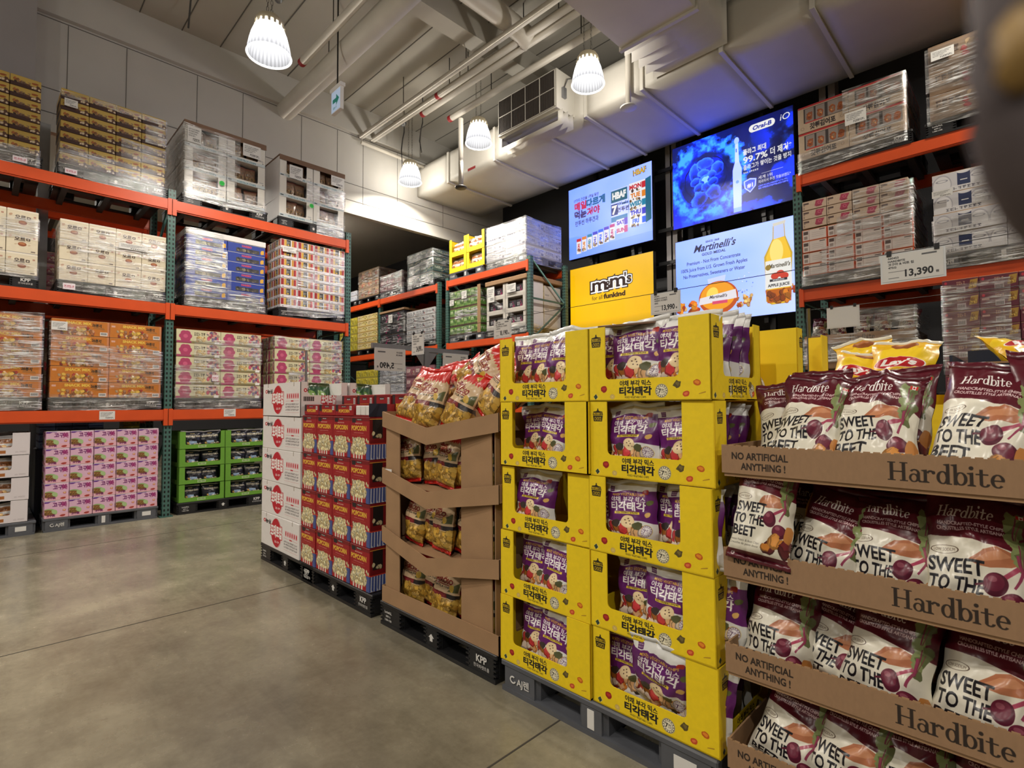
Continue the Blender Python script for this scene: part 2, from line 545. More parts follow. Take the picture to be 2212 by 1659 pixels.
def hardbag(w=380, h=520):
    B = (88, 18, 34)
    c = Cv(w, h, (226, 221, 205))
    c.poly([(0, h * .665), (w * .35, h * .655), (w * .62, h * .63), (w, h * .6), (w, h), (0, h)], B)
    for i in range(9): c.rect(0, h * (.955 + i * .005), w, h * (.957 + i * .005), (78, 14, 30))
    slab_word(c, w * .14, h * .79, h * .077, WHT)
    c.text('HANDCRAFTED-STYLE CHIPS', w * .46, h * .735, h * .023, (222, 200, 200), .03, fit=w * .6)
    c.text('CROUSTILLES STYLE ARTISANAL', w * .46, h * .7, h * .023, (222, 200, 200), .03, fit=w * .64)
    c.poly([(w * .4, h * .52), (w * .52, h * .6), (w * .66, h * .625), (w * .84, h * .6), (w * .9, h * .55), (w * .78, h * .515), (w * .6, h * .497), (w * .5, h * .5)], (178, 112, 78))
    c.poly([(w * .46, h * .53), (w * .56, h * .585), (w * .7, h * .605), (w * .8, h * .58), (w * .7, h * .55), (w * .55, h * .53)], (200, 138, 100))
    c.ell(w * .17, h * .575, w * .13, h * .028, (90, 70, 56), ring=.1)
    c.text('LOW SODIUM', w * .17, h * .566, h * .02, (90, 70, 56), fit=w * .19)
    for t, yy, ft in (('SWEET', .44, .5), ('TO THE', .33, .51), ('BEET', .22, .4)):
        c.text(t, w * .05, h * yy, h * .088, (26, 25, 32), .028, al='l', fit=w * ft)
    c.text('Sweet Potato & Beet Chips', w * .05, h * .165, h * .02, (90, 84, 76), al='l', fit=w * .5)
    c.text('Croustilles de patate douce', w * .05, h * .135, h * .02, (90, 84, 76), al='l', fit=w * .5)
    leaf_top(c, w * .82, h * .79, w * .12)
    leaf_top(c, w * .86, h * .62, w * .1, 5)
    c.rect(w * .84, h * .835, w * .93, h * .87, (200, 40, 40)); c.rect(w * .865, h * .835, w * .905, h * .87, WHT); c.ell(w * .885, h * .852, w * .012, h * .011, (200, 40, 40))
    c.line([(w * .85, h * .6), (w * .87, h * .5), (w * .8, h * .4)], w * .025, (150, 60, 90))
    c.line([(w * .85, h * .52), (w * .68, h * .44)], w * .035, (170, 70, 96))
    for x, y, r, q in ((.64, .405, .105, .9), (.8, .31, .115, .75)):
        c.ell(w * x, h * y, w * r, w * r * q, (86, 26, 46)); c.ell(w * (x - .015), h * (y + .012), w * r * .8, w * r * q * .75, (112, 38, 60)); c.ell(w * (x - .03), h * (y + .03), w * r * .35, w * r * q * .25, (150, 80, 96))
    c.line([(w * .54, h * .4), (w * .47, h * .388)], w * .016, (96, 30, 50))
    c.blobs(w * .6, h * .13, w * .98, h * .24, 9, w * .085, [(188, 120, 50), (206, 140, 66), (120, 40, 48)], 3)
    c.ell(w * .94, h * .3, w * .06, h * .08, (196, 130, 66), jag=.3, n=12)
    c.rect(0, 0, w, h * .085, B)
    c.text('GF', w * .12, h * .03, h * .03, WHT, .02)
    return c.image('print_beet_chips')

def hard_lip(w=1100, h=92):
    c = Cv(w, h, (150, 118, 88))
    c.grain(.07, 6, 3, 2)
    K = (40, 28, 20)
    c.text('NO ARTIFICIAL', w * .115, h * .53, h * .25, K, .03, fit=w * .165)
    c.text('ANYTHING !', w * .125, h * .16, h * .25, K, .03, fit=w * .13)
    slab_word(c, w * .44, h * .22, h * .56, K)
    return c.image('print_tray_lip')

def tortbag(w=240, h=380):
    R = (196, 34, 28)
    c = Cv(w, h, (206, 178, 142))
    c.poly([(0, h * .78)] + [(w * (i / 24), h * (.79 if i % 2 else .75)) for i in range(25)] + [(w, h), (0, h)], R)
    c.text('EL', w * .5, h * .67, h * .05, (130, 30, 24), .05, fit=w * .16)
    c.ell(w * .3, h * .69, w * .16, h * .018, (130, 30, 24)); c.ell(w * .3, h * .705, w * .07, h * .03, (130, 30, 24))
    c.text('SABROSO', w * .46, h * .585, h * .075, (130, 30, 24), .05, fit=w * .66)
    c.rect(w * .14, h * .555, w * .78, h * .568, (130, 30, 24))
    c.text('TORTILLA CHIPS', w * .46, h * .515, h * .03, (40, 30, 26), .03, fit=w * .6)
    c.poly([(w * .68, h * .47), (w * .98, h * .48), (w * .98, h * .64), (w * .8, h * .56)], (92, 96, 58))
    c.ell(w * .8, h * .53, w * .07, h * .06, (206, 168, 60), rot=.6)
    c.rect(0, h * .37, w, h * .44, (108, 22, 30))
    c.rect(w * .68, h * .37, w, h * .44, (40, 32, 32))
    c.text('RESTAURANT STYLE', w * .36, h * .39, h * .03, (150, 60, 56), .03, fit=w * .56)
    c.rect(0, 0, w, h * .36, (150, 112, 40))
    c.blobs(0, h * .05, w, h * .35, 120, w * .075, [(206, 162, 66), (222, 180, 84), (176, 132, 50), (214, 174, 96)], 11, .8)
    c.poly([(0, h * .05)] + [(w * (i / 24), h * (.05 if i % 2 else .075)) for i in range(25)] + [(w, 0), (0, 0)], R)
    return c.image('print_tortilla_chips')

def popcorn(w=270, h=300):
    c = Cv(w, h, (150, 20, 28))
    c.rect(0, h * .34, w, h, (152, 20, 28)); c.rect(0, h * .9, w, h, (120, 14, 20))
    c.rect(w * .1, h * .86, w * .3, h * .96, (30, 26, 28))
    c.rect(w * .34, h * .915, w * .62, h * .955, (24, 20, 22)); c.text('KIRKLAND', w * .48, h * .924, h * .022, WHT, .03, fit=w * .22)
    c.text('MICROWAVE', w * .46, h * .83, h * .03, (226, 190, 170), .02, fit=w * .36)
    c.text('POPCORN', w * .46, h * .68, h * .11, (222, 178, 60), .05, fit=w * .78)
    c.text('BUTTER FLAVOUR POPCORN', w * .46, h * .61, h * .022, (226, 190, 170), fit=w * .5)
    c.rect(w * .12, h * .565, w * .8, h * .57, (190, 120, 80))
    c.rect(0, h * .375, w, h * .4, (206, 60, 40))
    c.rect(w * .84, 0, w, h * .37, (70, 84, 140))
    c.poly([(w * .05, h * .28), (w * .8, h * .28), (w * .7, 0), (w * .12, 0)], (216, 206, 196))
    for i in range(5):
        x = w * (.08 + i * .15)
        c.poly([(x, h * .28), (x + w * .075, h * .28), (x + w * .07 + w * .01 * (2 - i), 0), (x + w * .02 * (2 - i) * .5, 0)], (176, 26, 30))
    c.blobs(w * .05, h * .13, w * .84, h * .36, 110, w * .05, [(236, 220, 170), (240, 228, 186), (220, 196, 136)], 4)
    c.blobs(w * .14, h * .3, w * .74, h * .48, 100, w * .048, [(240, 226, 180), (244, 234, 200), (220, 198, 140)], 8)
    c.blobs(w * .36, h * .42, w * .56, h * .53, 14, w * .042, [(240, 226, 180), (232, 214, 160)], 9)
    c.blobs(w * .86, h * .4, w * .96, h * .5, 3, w * .05, [(240, 226, 180)], 6)
    return c.image('print_popcorn')

def popcorn_side(w=270, h=300):
    c = Cv(w, h, (150, 18, 28))
    c.rect(0, 0, w * .5, h, (120, 14, 22)); c.rect(w * .1, h * .5, w * .4, h * .95, (26, 20, 22))
    c.blobs(w * .12, h * .52, w * .36, h * .66, 3, w * .07, [(240, 226, 180)], 6)
    c.rect(0, 0, w, h * .36, (196, 200, 214))
    rn = random.Random(3)
    for i in range(12):
        x = w * i / 12
        c.poly([(x, h * .36), (x + w * .05, h * .36), (x + w * (.03 + rn.random() * .03), 0), (x - w * .01, h * rn.random() * .1)], (62, 80, 148))
    c.rect(0, h * .36, w, h * .385, (200, 60, 40)); c.rect(0, h * .94, w, h * .96, (214, 150, 60))
    return c.image('print_popcorn_side')

def popcorn_top(w=270, h=120):
    c = Cv(w, h, (150, 20, 28))
    c.rect(0, h * .85, w, h, (120, 14, 20)); c.rect(w * .02, h * .4, w * .16, h, (40, 34, 36))
    c.rect(w * .34, h * .74, w * .62, h * .86, (24, 20, 22)); c.text('KIRKLAND', w * .48, h * .76, h * .06, WHT, .03, fit=w * .22)
    c.text('POPCORN', w * .5, h * .3, h * .26, (222, 178, 60), .05, fit=w * .6)
    c.rect(w * .8, h * .5, w * .92, h * .85, WHT)
    for i in range(6): c.rect(w * (.81 + i * .018), h * .53, w * (.818 + i * .018), h * .82, BLK)
    return c.image('print_popcorn_top')

def potato_face(w=480, h=290, side=False):
    c = Cv(w, h, (226, 222, 220))
    c.grain(.03, 8)
    R = (186, 22, 40)
    x0 = w * .42 if not side else w * .58
    c.ell(w * .1, h * .76, w * .035, h * .055, R); c.ell(w * .1, h * .76, w * .016, h * .026, WHT)
    c.text('농심', w * .2, h * .71, h * .1, BLK, .05)
    c.ell(x0, h * .5, w * .135, h * .42, R); c.ell(x0 + w * .01, h * .5, w * .14, h * .43, R, ring=.03)
    for dx, dy in ((-1, 0), (1, 0), (0, 1), (0, -1), (.7, .7), (-.7, -.7), (.7, -.7), (-.7, .7)):
        c.text('포테토칩', x0 + dx * 4, h * .4 + dy * 4, h * .27, R, .07, fit=w * .31)
    c.text('포테토칩', x0, h * .4, h * .27, WHT, .05, fit=w * .3)
    scrib(c, x0 - w * .04, h * .2, w * .12, h * .06, WHT, 5)
    if side:
        for i in range(16): c.rect(w * (.06 + i * .014), h * .45, w * (.067 + i * .014 + .004 * (i % 3)), h * .58, BLK)
    else:
        for i in range(6):
            c.rect(w * (.66 + i * .052), h * .52, w * (.7 + i * .052), h * .68, (220, 160, 165)); c.rect(w * (.67 + i * .052), h * .55, w * (.69 + i * .052), h * .65, R)
        c.rect(w * .77, h * .44, w * .83, h * .475, R); c.rect(w * .63, h * .455, w * .96, h * .46, R)
        for i in range(3): scrib(c, w * .63, h * (.34 - i * .08), w * .33, h * .045, (50, 40, 46), 22, i)
        c.rect(w * .62, h * .12, w * .97, h * .125, R)
    for x in (.14, .83): c.rect(w * x, h * .88, w * (x + .018), h, (170, 160, 150))
    return c.image('print_potato_carton')

def choco(w=240, h=120):
    c = Cv(w, h, (190, 160, 80))
    c.rect(0, 0, w, h * .36, (64, 38, 34))
    c.blobs(0, h * .3, w, h * .42, 12, w * .06, [(64, 38, 34), (90, 56, 40)], 2)
    c.blobs(w * .1, h * .55, w * .3, h * .72, 5, w * .06, [(190, 130, 60), (170, 100, 50)], 4)
    scrib(c, w * .22, h * .34, w * .46, h * .26, (120, 96, 84), 4)
    c.ell(w * .8, h * .62, w * .12, h * .1, (150, 80, 34), jag=.4, n=10)
    c.blobs(w * .7, h * .14, w * .94, h * .3, 6, w * .06, [(220, 200, 170), (120, 80, 60)], 7)
    c.rect(0, h * .97, w, h, (150, 120, 50))
    return c.image('print_chocolate_carton')

def orom(w=260, h=240):
    c = Cv(w, h, (218, 206, 180))
    c.grain(.05, 8)
    c.rect(0, h * .9, w, h, (226, 216, 194)); c.rect(0, h * .892, w, h * .9, (176, 164, 140))
    c.text('오르ㅁ', w * .5, h * .56, h * .16, (70, 52, 44), .05, fit=w * .5)
    c.rect(w * .24, h * .51, w * .78, h * .52, (120, 100, 84))
    c.ell(w * .5, h * .4, w * .14, h * .1, (140, 76, 44), n=16); c.ell(w * .5, h * .43, w * .1, h * .05, (176, 112, 70), jag=.3, n=12)
    for x in (.3, .72): c.ell(w * x, h * .38, w * .05, h * .04, (200, 180, 150), jag=.4, n=10)
    c.ell(w * .12, h * .72, w * .06, h * .06, (186, 150, 120), jag=.5, n=10)
    c.rect(w * .84, h * .7, w * .92, h * .77, (176, 130, 110)); c.rect(w * .78, h * .06, w * .92, h * .12, (120, 106, 96))
    return c.image('print_cream_carton')

def tortwhite(w=260, h=200):
    c = Cv(w, h, (222, 218, 208))
    c.rect(0, h * .02, w, h * .15, (196, 206, 208))
    c.text('TORTILLA CHIPS', w * .5, h * .045, h * .075, (104, 140, 150), .04, fit=w * .5)
    c.rect(w * .03, h * .06, w * .12, h * .11, (60, 70, 74))
    c.rect(w * .84, h * .24, w * .95, h * .3, (190, 188, 184)); c.rect(w * .92, h * .16, w * .95, h * .2, (90, 90, 90))
    return c.image('print_tortilla_tray')

def blue(w=400, h=130):
    c = Cv(w, h, (40, 62, 148))
    c.rect(0, h * .94, w, h, (30, 48, 120))
    c.text('HARIBO', w * .5, h * .66, h * .2, (196, 70, 90), .06, fit=w * .26)
    c.rect(w * .22, h * .12, w * .84, h * .52, (64, 60, 58))
    c.blobs(w * .26, h * .18, w * .8, h * .46, 30, w * .03, [(120, 110, 90), (90, 84, 80), (150, 140, 120), (40, 40, 44)], 3)
    c.ell(w * .92, h * .4, w * .05, h * .26, (214, 164, 60), jag=.5, n=11)
    return c.image('print_blue_carton')

def redcans(w=220, h=110):
    c = Cv(w, h, (214, 208, 208))
    c.rect(0, 0, w, h * .28, (220, 214, 216)); c.rect(w * .1, h * .08, w * .2, h * .16, (120, 110, 120)); c.rect(w * .5, h * .1, w * .7, h * .14, (150, 140, 150))
    x = .03
    for wd, co in ((.16, (150, 26, 34)), (.03, (214, 150, 40)), (.1, (206, 160, 50)), (.24, (56, 54, 56)), (.05, (220, 216, 210)), (.12, (196, 140, 44)), (.08, (150, 26, 34)), (.06, (196, 40, 40))):
        c.rect(w * x, h * .3, w * (x + wd), h * .94, co); x += wd + .008
    scrib(c, w * .36, h * .55, w * .17, h * .22, (200, 196, 190), 4)
    c.ell(w * .44, h * .42, w * .06, h * .07, (216, 180, 80))
    return c.image('print_red_white_carton')

def snackmix(w=420, h=120):
    c = Cv(w, h, (196, 118, 44))
    c.grain(.1, 5, 4)
    c.text('SNACK MIX', w * .46, h * .72, h * .17, (228, 192, 80), .05, fit=w * .44)
    c.blobs(w * .14, h * .1, w * .72, h * .5, 40, w * .035, [(206, 150, 110), (226, 190, 150), (160, 100, 60), (222, 180, 80), (180, 70, 60)], 6)
    c.text('26봉지', w * .77, h * .64, h * .17, (70, 52, 34), .05, rot=-.1, fit=w * .17)
    c.poly([(w * .7, h * .5), (w * .92, h * .44), (w * .9, h * .58), (w * .72, h * .64)], (150, 104, 60), .6)
    c.rect(w * .83, h * .06, w * .97, h * .3, (226, 220, 214))
    for i in range(9): c.rect(w * (.845 + i * .012), h * .12, w * (.851 + i * .012), h * .26, BLK)
    c.rect(w * .03, h * .7, w * .1, h * .82, (220, 170, 150))
    c.rect(w * .96, 0, w, h, (206, 140, 120), .6)
    return c.image('print_orange_carton')

def flower(w=420, h=150):
    c = Cv(w, h, (214, 206, 168))
    P = (178, 66, 104)
    for i in range(6):
        a = i * math.pi / 3
        c.ell(w * .2 + math.cos(a) * w * .07, h * .5 + math.sin(a) * h * .24, w * .075, h * .2, P)
    c.ell(w * .2, h * .5, w * .05, h * .14, (206, 96, 130))
    c.rect(0, 0, w, h * .16, (140, 130, 90)); c.rect(0, 0, w * .33, h * .16, (170, 70, 106))
    scrib(c, w * .39, h * .58, w * .26, h * .22, (70, 56, 44), 5)
    c.blobs(w * .38, h * .2, w * .66, h * .46, 18, w * .035, [(222, 190, 120), (206, 160, 90), (230, 210, 160)], 6)
    c.blobs(w * .7, h * .25, w * .95, h * .85, 26, w * .045, [(196, 90, 110), (222, 150, 140), (110, 96, 130), (226, 190, 170)], 7)
    c.rect(w * .86, h * .03, w * .97, h * .22, WHT)
    return c.image('print_cracker_carton')

def pinkbox(w=260, h=210):
    c = Cv(w, h, (222, 180, 204))
    c.poly([(0, h), (w * .5, h), (w * .42, h * .93), (w * .28, h * .95), (w * .16, h * .88), (0, h * .88)], (104, 52, 140))
    c.rect(0, 0, w, h * .28, (230, 178, 190))
    c.ell(w * .24, h * .36, w * .3, h * .2, (150, 182, 120), rot=-.15); c.ell(w * .18, h * .33, w * .27, h * .17, (130, 92, 46), rot=-.15)
    c.blobs(w * .0, h * .28, w * .36, h * .4, 20, w * .04, [(150, 108, 54), (116, 76, 36), (176, 136, 70)], 2)
    c.ell(w * .42, h * .37, w * .12, h * .12, (170, 196, 136), rot=-.4)
    c.text('고구', w * .54, h * .66, h * .2, (110, 20, 100), .04)
    c.text('美', w * .81, h * .65, h * .22, (150, 24, 104), .03)
    c.ell(w * .82, h * .42, w * .07, h * .07, (206, 120, 100), jag=.3, n=12); c.ell(w * .82, h * .44, w * .04, h * .03, (236, 210, 150))
    c.text('고구美', w * .28, h * .1, h * .11, (110, 24, 90), .05)
    c.ell(w * .76, h * .12, w * .12, h * .06, (170, 60, 50), jag=.2, n=14, rot=.1)
    c.rect(w * .99, 0, w, h, (190, 140, 170))
    return c.image('print_pink_carton')

def greentray(w=300, h=150):
    c = Cv(w, h, (106, 160, 54))
    c.grain(.05, 6)
    c.rect(w * .4, h * .06, w * .58, h * .2, (170, 196, 140)); scrib(c, w * .42, h * .09, w * .14, h * .08, (80, 120, 50), 6)
    return c.image('print_green_tray')

def blackbag(w=160, h=170):
    c = Cv(w, h, (24, 26, 36))
    c.text('MIXED', w * .5, h * .8, h * .05, (214, 190, 120), .03)
    c.text('VEGETABLE CHIPS', w * .5, h * .62, h * .1, (226, 216, 190), .05, fit=w * .8)
    c.text('crispy', w * .5, h * .54, h * .04, (190, 186, 180), .02)
    c.rect(w * .3, h * .14, w * .68, h * .38, (150, 172, 200))
    c.blobs(w * .1, h * .08, w * .9, h * .26, 14, w * .07, [(170, 80, 50), (222, 176, 100), (226, 216, 190), (120, 50, 50)], 5)
    c.rect(0, h * .92, w, h, (206, 204, 200)); c.rect(0, 0, w, h * .05, (190, 190, 188))
    return c.image('print_black_bag')

def bakery(w=420, h=180):
    c = Cv(w, h, (220, 212, 214))
    c.rect(w * .28, h * .08, w * .62, h * .22, (166, 100, 46))
    scrib(c, w * .77, h * .1, w * .18, h * .06, (180, 170, 172), 9)
    return c.image('print_white_tray')

def whitebag(w=140, h=150):
    c = Cv(w, h, (206, 204, 204))
    c.rect(0, h * .55, w, h * .8, (150, 96, 52)); scrib(c, w * .3, h * .6, w * .4, h * .13, (80, 40, 24), 4)
    c.blobs(w * .2, h * .1, w * .8, h * .4, 12, w * .12, [(190, 130, 70), (220, 180, 120), (160, 100, 60)], 3)
    return c.image('print_rice_cake_bag')

def generic(name, bg, band, ink, word, w=220, h=110, seed=1, blob=None):
    c = Cv(w, h, bg)
    c.grain(.12, 5, seed)
    c.rect(0, 0, w, h * .2, band); c.rect(0, h * .95, w, h, band)
    if blob: c.blobs(w * .5, h * .25, w * .95, h * .8, 14, w * .06, blob, seed)
    if word: scrib(c, w * .1, h * .5, w * .4, h * .26, ink, word, seed)
    c.rect(w * .06, h * .28, w * .3, h * .4, [v * .8 for v in bg])
    return c.image(name)

def gat(w=560, h=360):
    c = Cv(w, h, (186, 164, 140))
    c.grain(.06, 8)
    c.rect(0, h * .93, w, h, (176, 40, 44))
    c.rect(w * .12, h * .36, w * .92, h * .9, (60, 52, 50)); c.rect(w * .15, h * .34, w * .5, h * .4, (176, 40, 44))
    for x in (.24, .46, .7, .86):
        c.rect(w * (x - .09), h * .38, w * (x + .09), h * .88, (140, 128, 122)); c.blobs(w * (x - .04), h * .5, w * (x + .04), h * .7, 8, w * .035, [(170, 96, 50), (140, 70, 40), (200, 140, 90)], int(x * 10))
        c.ell(w * x, h * .58, w * .062, h * .15, (150, 80, 40), jag=.2, ring=.4, n=20)
    c.text('갓튀김어포', w * .5, h * .1, h * .17, (40, 30, 34), .05, fit=w * .52)
    c.ell(w * .09, h * .17, w * .035, h * .055, (90, 70, 66), ring=.15)
    c.ell(w * .88, h * .2, w * .03, h * .05, (90, 70, 66), ring=.15)
    return c.image('print_fish_snack_carton')

def tanbox(w=260, h=110):
    c = Cv(w, h, (196, 172, 150))
    c.grain(.06, 6)
    c.rect(w * .05, h * .62, w * .28, h * .82, (90, 70, 66)); c.rect(w * .05, h * .5, w * .12, h * .58, (110, 90, 84)); c.rect(w * .05, h * .12, w * .1, h * .4, (150, 130, 116))
    c.poly([(w * .52, h * .3), (w * .82, h * .36), (w * .92, h * .84), (w * .58, h * .9)], (166, 60, 86)); c.ell(w * .7, h * .28, w * .14, h * .1, (150, 50, 76))
    c.ell(w * .72, h * .6, w * .07, h * .16, (206, 110, 130), ring=.3)
    c.rect(0, h * .96, w, h, (120, 100, 84)); c.rect(w * .985, 0, w, h, (130, 110, 94))
    return c.image('print_tan_carton')

def orangebox(w=260, h=150):
    c = Cv(w, h, (206, 84, 44))
    c.rect(w * .03, h * .06, w * .97, h * .94, (214, 202, 196)); c.rect(w * .28, h * .06, w * .3, h * .94, (170, 140, 130))
    c.rect(w * .06, h * .56, w * .25, h * .84, (84, 66, 64)); c.rect(w * .08, h * .16, w * .22, h * .42, (150, 134, 128))
    for i in range(3): c.rect(w * .4, h * (.3 + i * .16), w * .86, h * (.34 + i * .16), (190, 176, 172))
    c.rect(w * .7, h * .8, w * .92, h * .88, (90, 74, 70))
    return c.image('print_orange_edged_carton')

def tubbox(w=320, h=150):
    c = Cv(w, h, (206, 204, 208))
    c.rect(0, 0, w, h * .3, (216, 214, 216))
    for x in (.14, .64, .92):
        c.ell(w * x, h * .42, w * .14, h * .5, (176, 174, 182)); c.ell(w * x, h * .4, w * .125, h * .46, (222, 220, 222)); c.ell(w * x, h * .62, w * .09, h * .07, (150, 150, 160), ring=.3)
    c.rect(0, 0, w, h * .26, (220, 218, 220))
    c.rect(w * .36, h * .28, w * .54, h * .96, (46, 56, 92)); c.ell(w * .45, h * .95, w * .1, h * .12, (226, 224, 226)); c.rect(w * .4, h * .5, w * .5, h * .54, WHT)
    scrib(c, w * .18, h * .08, w * .5, h * .13, (90, 88, 100), 8)
    return c.image('print_cream_tub_carton')

def purplebox(w=260, h=130):
    c = Cv(w, h, (112, 52, 68))
    c.grain(.1, 5)
    c.rect(w * .4, h * .1, w * .64, h * .46, (206, 186, 190))
    for i in range(8): c.rect(w * (.42 + i * .025), h * .14, w * (.43 + i * .025), h * .36, BLK)
    c.poly([(w * .72, h * .3), (w * .94, h * .36), (w * .98, h * .9), (w * .78, h * .86)], (190, 150, 70)); c.blobs(w * .78, h * .4, w * .92, h * .74, 8, w * .04, [(214, 180, 90), (170, 120, 60)], 3)
    c.rect(w * .05, h * .5, w * .25, h * .62, (196, 160, 150)); c.ell(w * .1, h * .8, w * .04, h * .09, (200, 60, 80))
    scrib(c, w * .4, h * .62, w * .24, h * .2, (206, 160, 130), 4)
    c.rect(0, h * .97, w, h, (80, 36, 50))
    return c.image('print_purple_carton')

def price(rows, amount, w=300, h=180):
    c = Cv(w, h, (206, 204, 200))
    for i, t in enumerate(rows): c.text(t, w * .1, h * (.84 - i * .12), h * .075, (40, 40, 42), .03, al='l')
    c.rect(w * .66, h * .84, w * .9, h * .9, (90, 90, 92)); c.rect(w * .1, h * .34, w * .42, h * .36, (110, 110, 110)); c.rect(w * .1, h * .1, w * .28, h * .13, (120, 120, 120))
    c.text(amount, w * .84, h * .13, h * .26, (24, 24, 28), .03, al='r', fit=w * .46)
    c.text('원', w * .9, h * .14, h * .07, (24, 24, 28), .03)
    return c.image('print_price_card')

# ---- screens
def scr_hbaf(w=768, h=576):
    c = Cv(w, h, (150, 190, 240))
    H, Wd = c.a.shape[:2]
    yy = np.linspace(0, 1, H)[:, None]; xx = np.linspace(0, 1, Wd)[None, :]
    n = vnoise(H, Wd, 2, 5)
    f = np.clip(.55 + .3 * xx + .25 * (yy - .5) + .5 * (n - .5), 0, 1)[..., None]
    c.a = (C(70, 130, 222) * (1 - f) + C(190, 214, 250) * f).astype(np.float32)
    c.poly([(0, 0), (w, 0), (w, h * .12), (0, h * .1)], (120, 160, 220), .5)
    c.text('HBAF', w * .87, h * .89, h * .07, BLK, .06, fit=w * .145, rot=.04); c.text('HBAF', w * .87, h * .892, h * .066, (240, 190, 40), .03, fit=w * .135, rot=.04)
    c.text('17가지 건강을 1주일 동안', w * .23, h * .8, h * .035, (60, 50, 70), .02, fit=w * .32)
    for t, x, co in (('매일', .155, (206, 40, 84)), ('다르게', .35, (26, 96, 140))): c.text(t, w * x, h * .685, h * .085, co, .05)
    for t, x, co in (('먹는', .155, (66, 44, 110)), ('거야', .32, (196, 40, 84))): c.text(t, w * x, h * .565, h * .085, co, .05)
    c.text('먼투썬 하루견과', w * .235, h * .46, h * .058, (50, 50, 80), .02, fit=w * .3)
    c.rect(w * .54, h * .24, w * .74, h * .79, (214, 226, 240)); c.rect(w * .54, h * .62, w * .73, h * .78, (30, 96, 120))
    c.text('HBAF', w * .635, h * .665, h * .085, WHT, .06, fit=w * .16)
    c.rect(w * .54, h * .45, w * .62, h * .6, (44, 56, 130)); c.text('7', w * .58, h * .47, h * .11, WHT, .05); c.text('Weeks', w * .68, h * .565, h * .04, (30, 70, 110), .04); c.text('먼투썬', w * .68, h * .48, h * .05, (40, 40, 60), .03)
    c.rect(w * .54, h * .36, w * .73, h * .43, (60, 130, 160)); 
    c.poly([(w * .93, h * .24), (w * .99, h * .27), (w * .99, h * .82), (w * .93, h * .8)], (30, 100, 130))
    c.rect(w * .75, h * .24, w * .93, h * .8, (236, 236, 240))
    days = (('MON', (200, 40, 50)), ('TUE', (226, 130, 40)), ('WED', (30, 130, 150)), ('THU', (60, 60, 170)), ('FRI', (40, 100, 200)), ('SAT', (90, 60, 170)), ('SUN', (200, 60, 140)))
    for i in range(5):
        y = h * (.7 - i * .112)
        c.text(days[i][0], w * .82, y + h * .02, h * .055, days[i][1], .05); c.rect(w * .89, y, w * .93, y + h * .08, days[i][1])
        c.blobs(w * .76, y - h * .02, w * .87, y + h * .005, 8, w * .012, [(120, 80, 60), (200, 170, 130), (90, 60, 50)], i)
    for i in (5, 6):
        y = h * (.31 - (i - 5) * .1)
        c.rect(w * .6, y - h * .02, w * .72, y + h * .07, (230, 230, 236)); c.text(days[i][0], w * .65, y, h * .05, days[i][1], .05); c.rect(w * .69, y - h * .02, w * .73, y + h * .07, days[i][1])
    for i in range(7):
        x = w * (.1 + i * .07); y = h * (.06 + i * .012)
        c.rect(x, y, x + w * .06, y + h * .2, (236, 232, 236)); c.rect(x, y + h * .17, x + w * .06, y + h * .21, days[i][1])
        c.text(days[i][0], x + w * .04, y + h * .03, h * .035, days[i][1], .05, rot=math.pi / 2, al='l', fit=h * .11)
        c.blobs(x + w * .01, y + h * .02, x + w * .05, y + h * .06, 4, w * .012, [(120, 80, 60), (190, 160, 120)], i)
    return c.tone(2.6).image('screen_nuts')

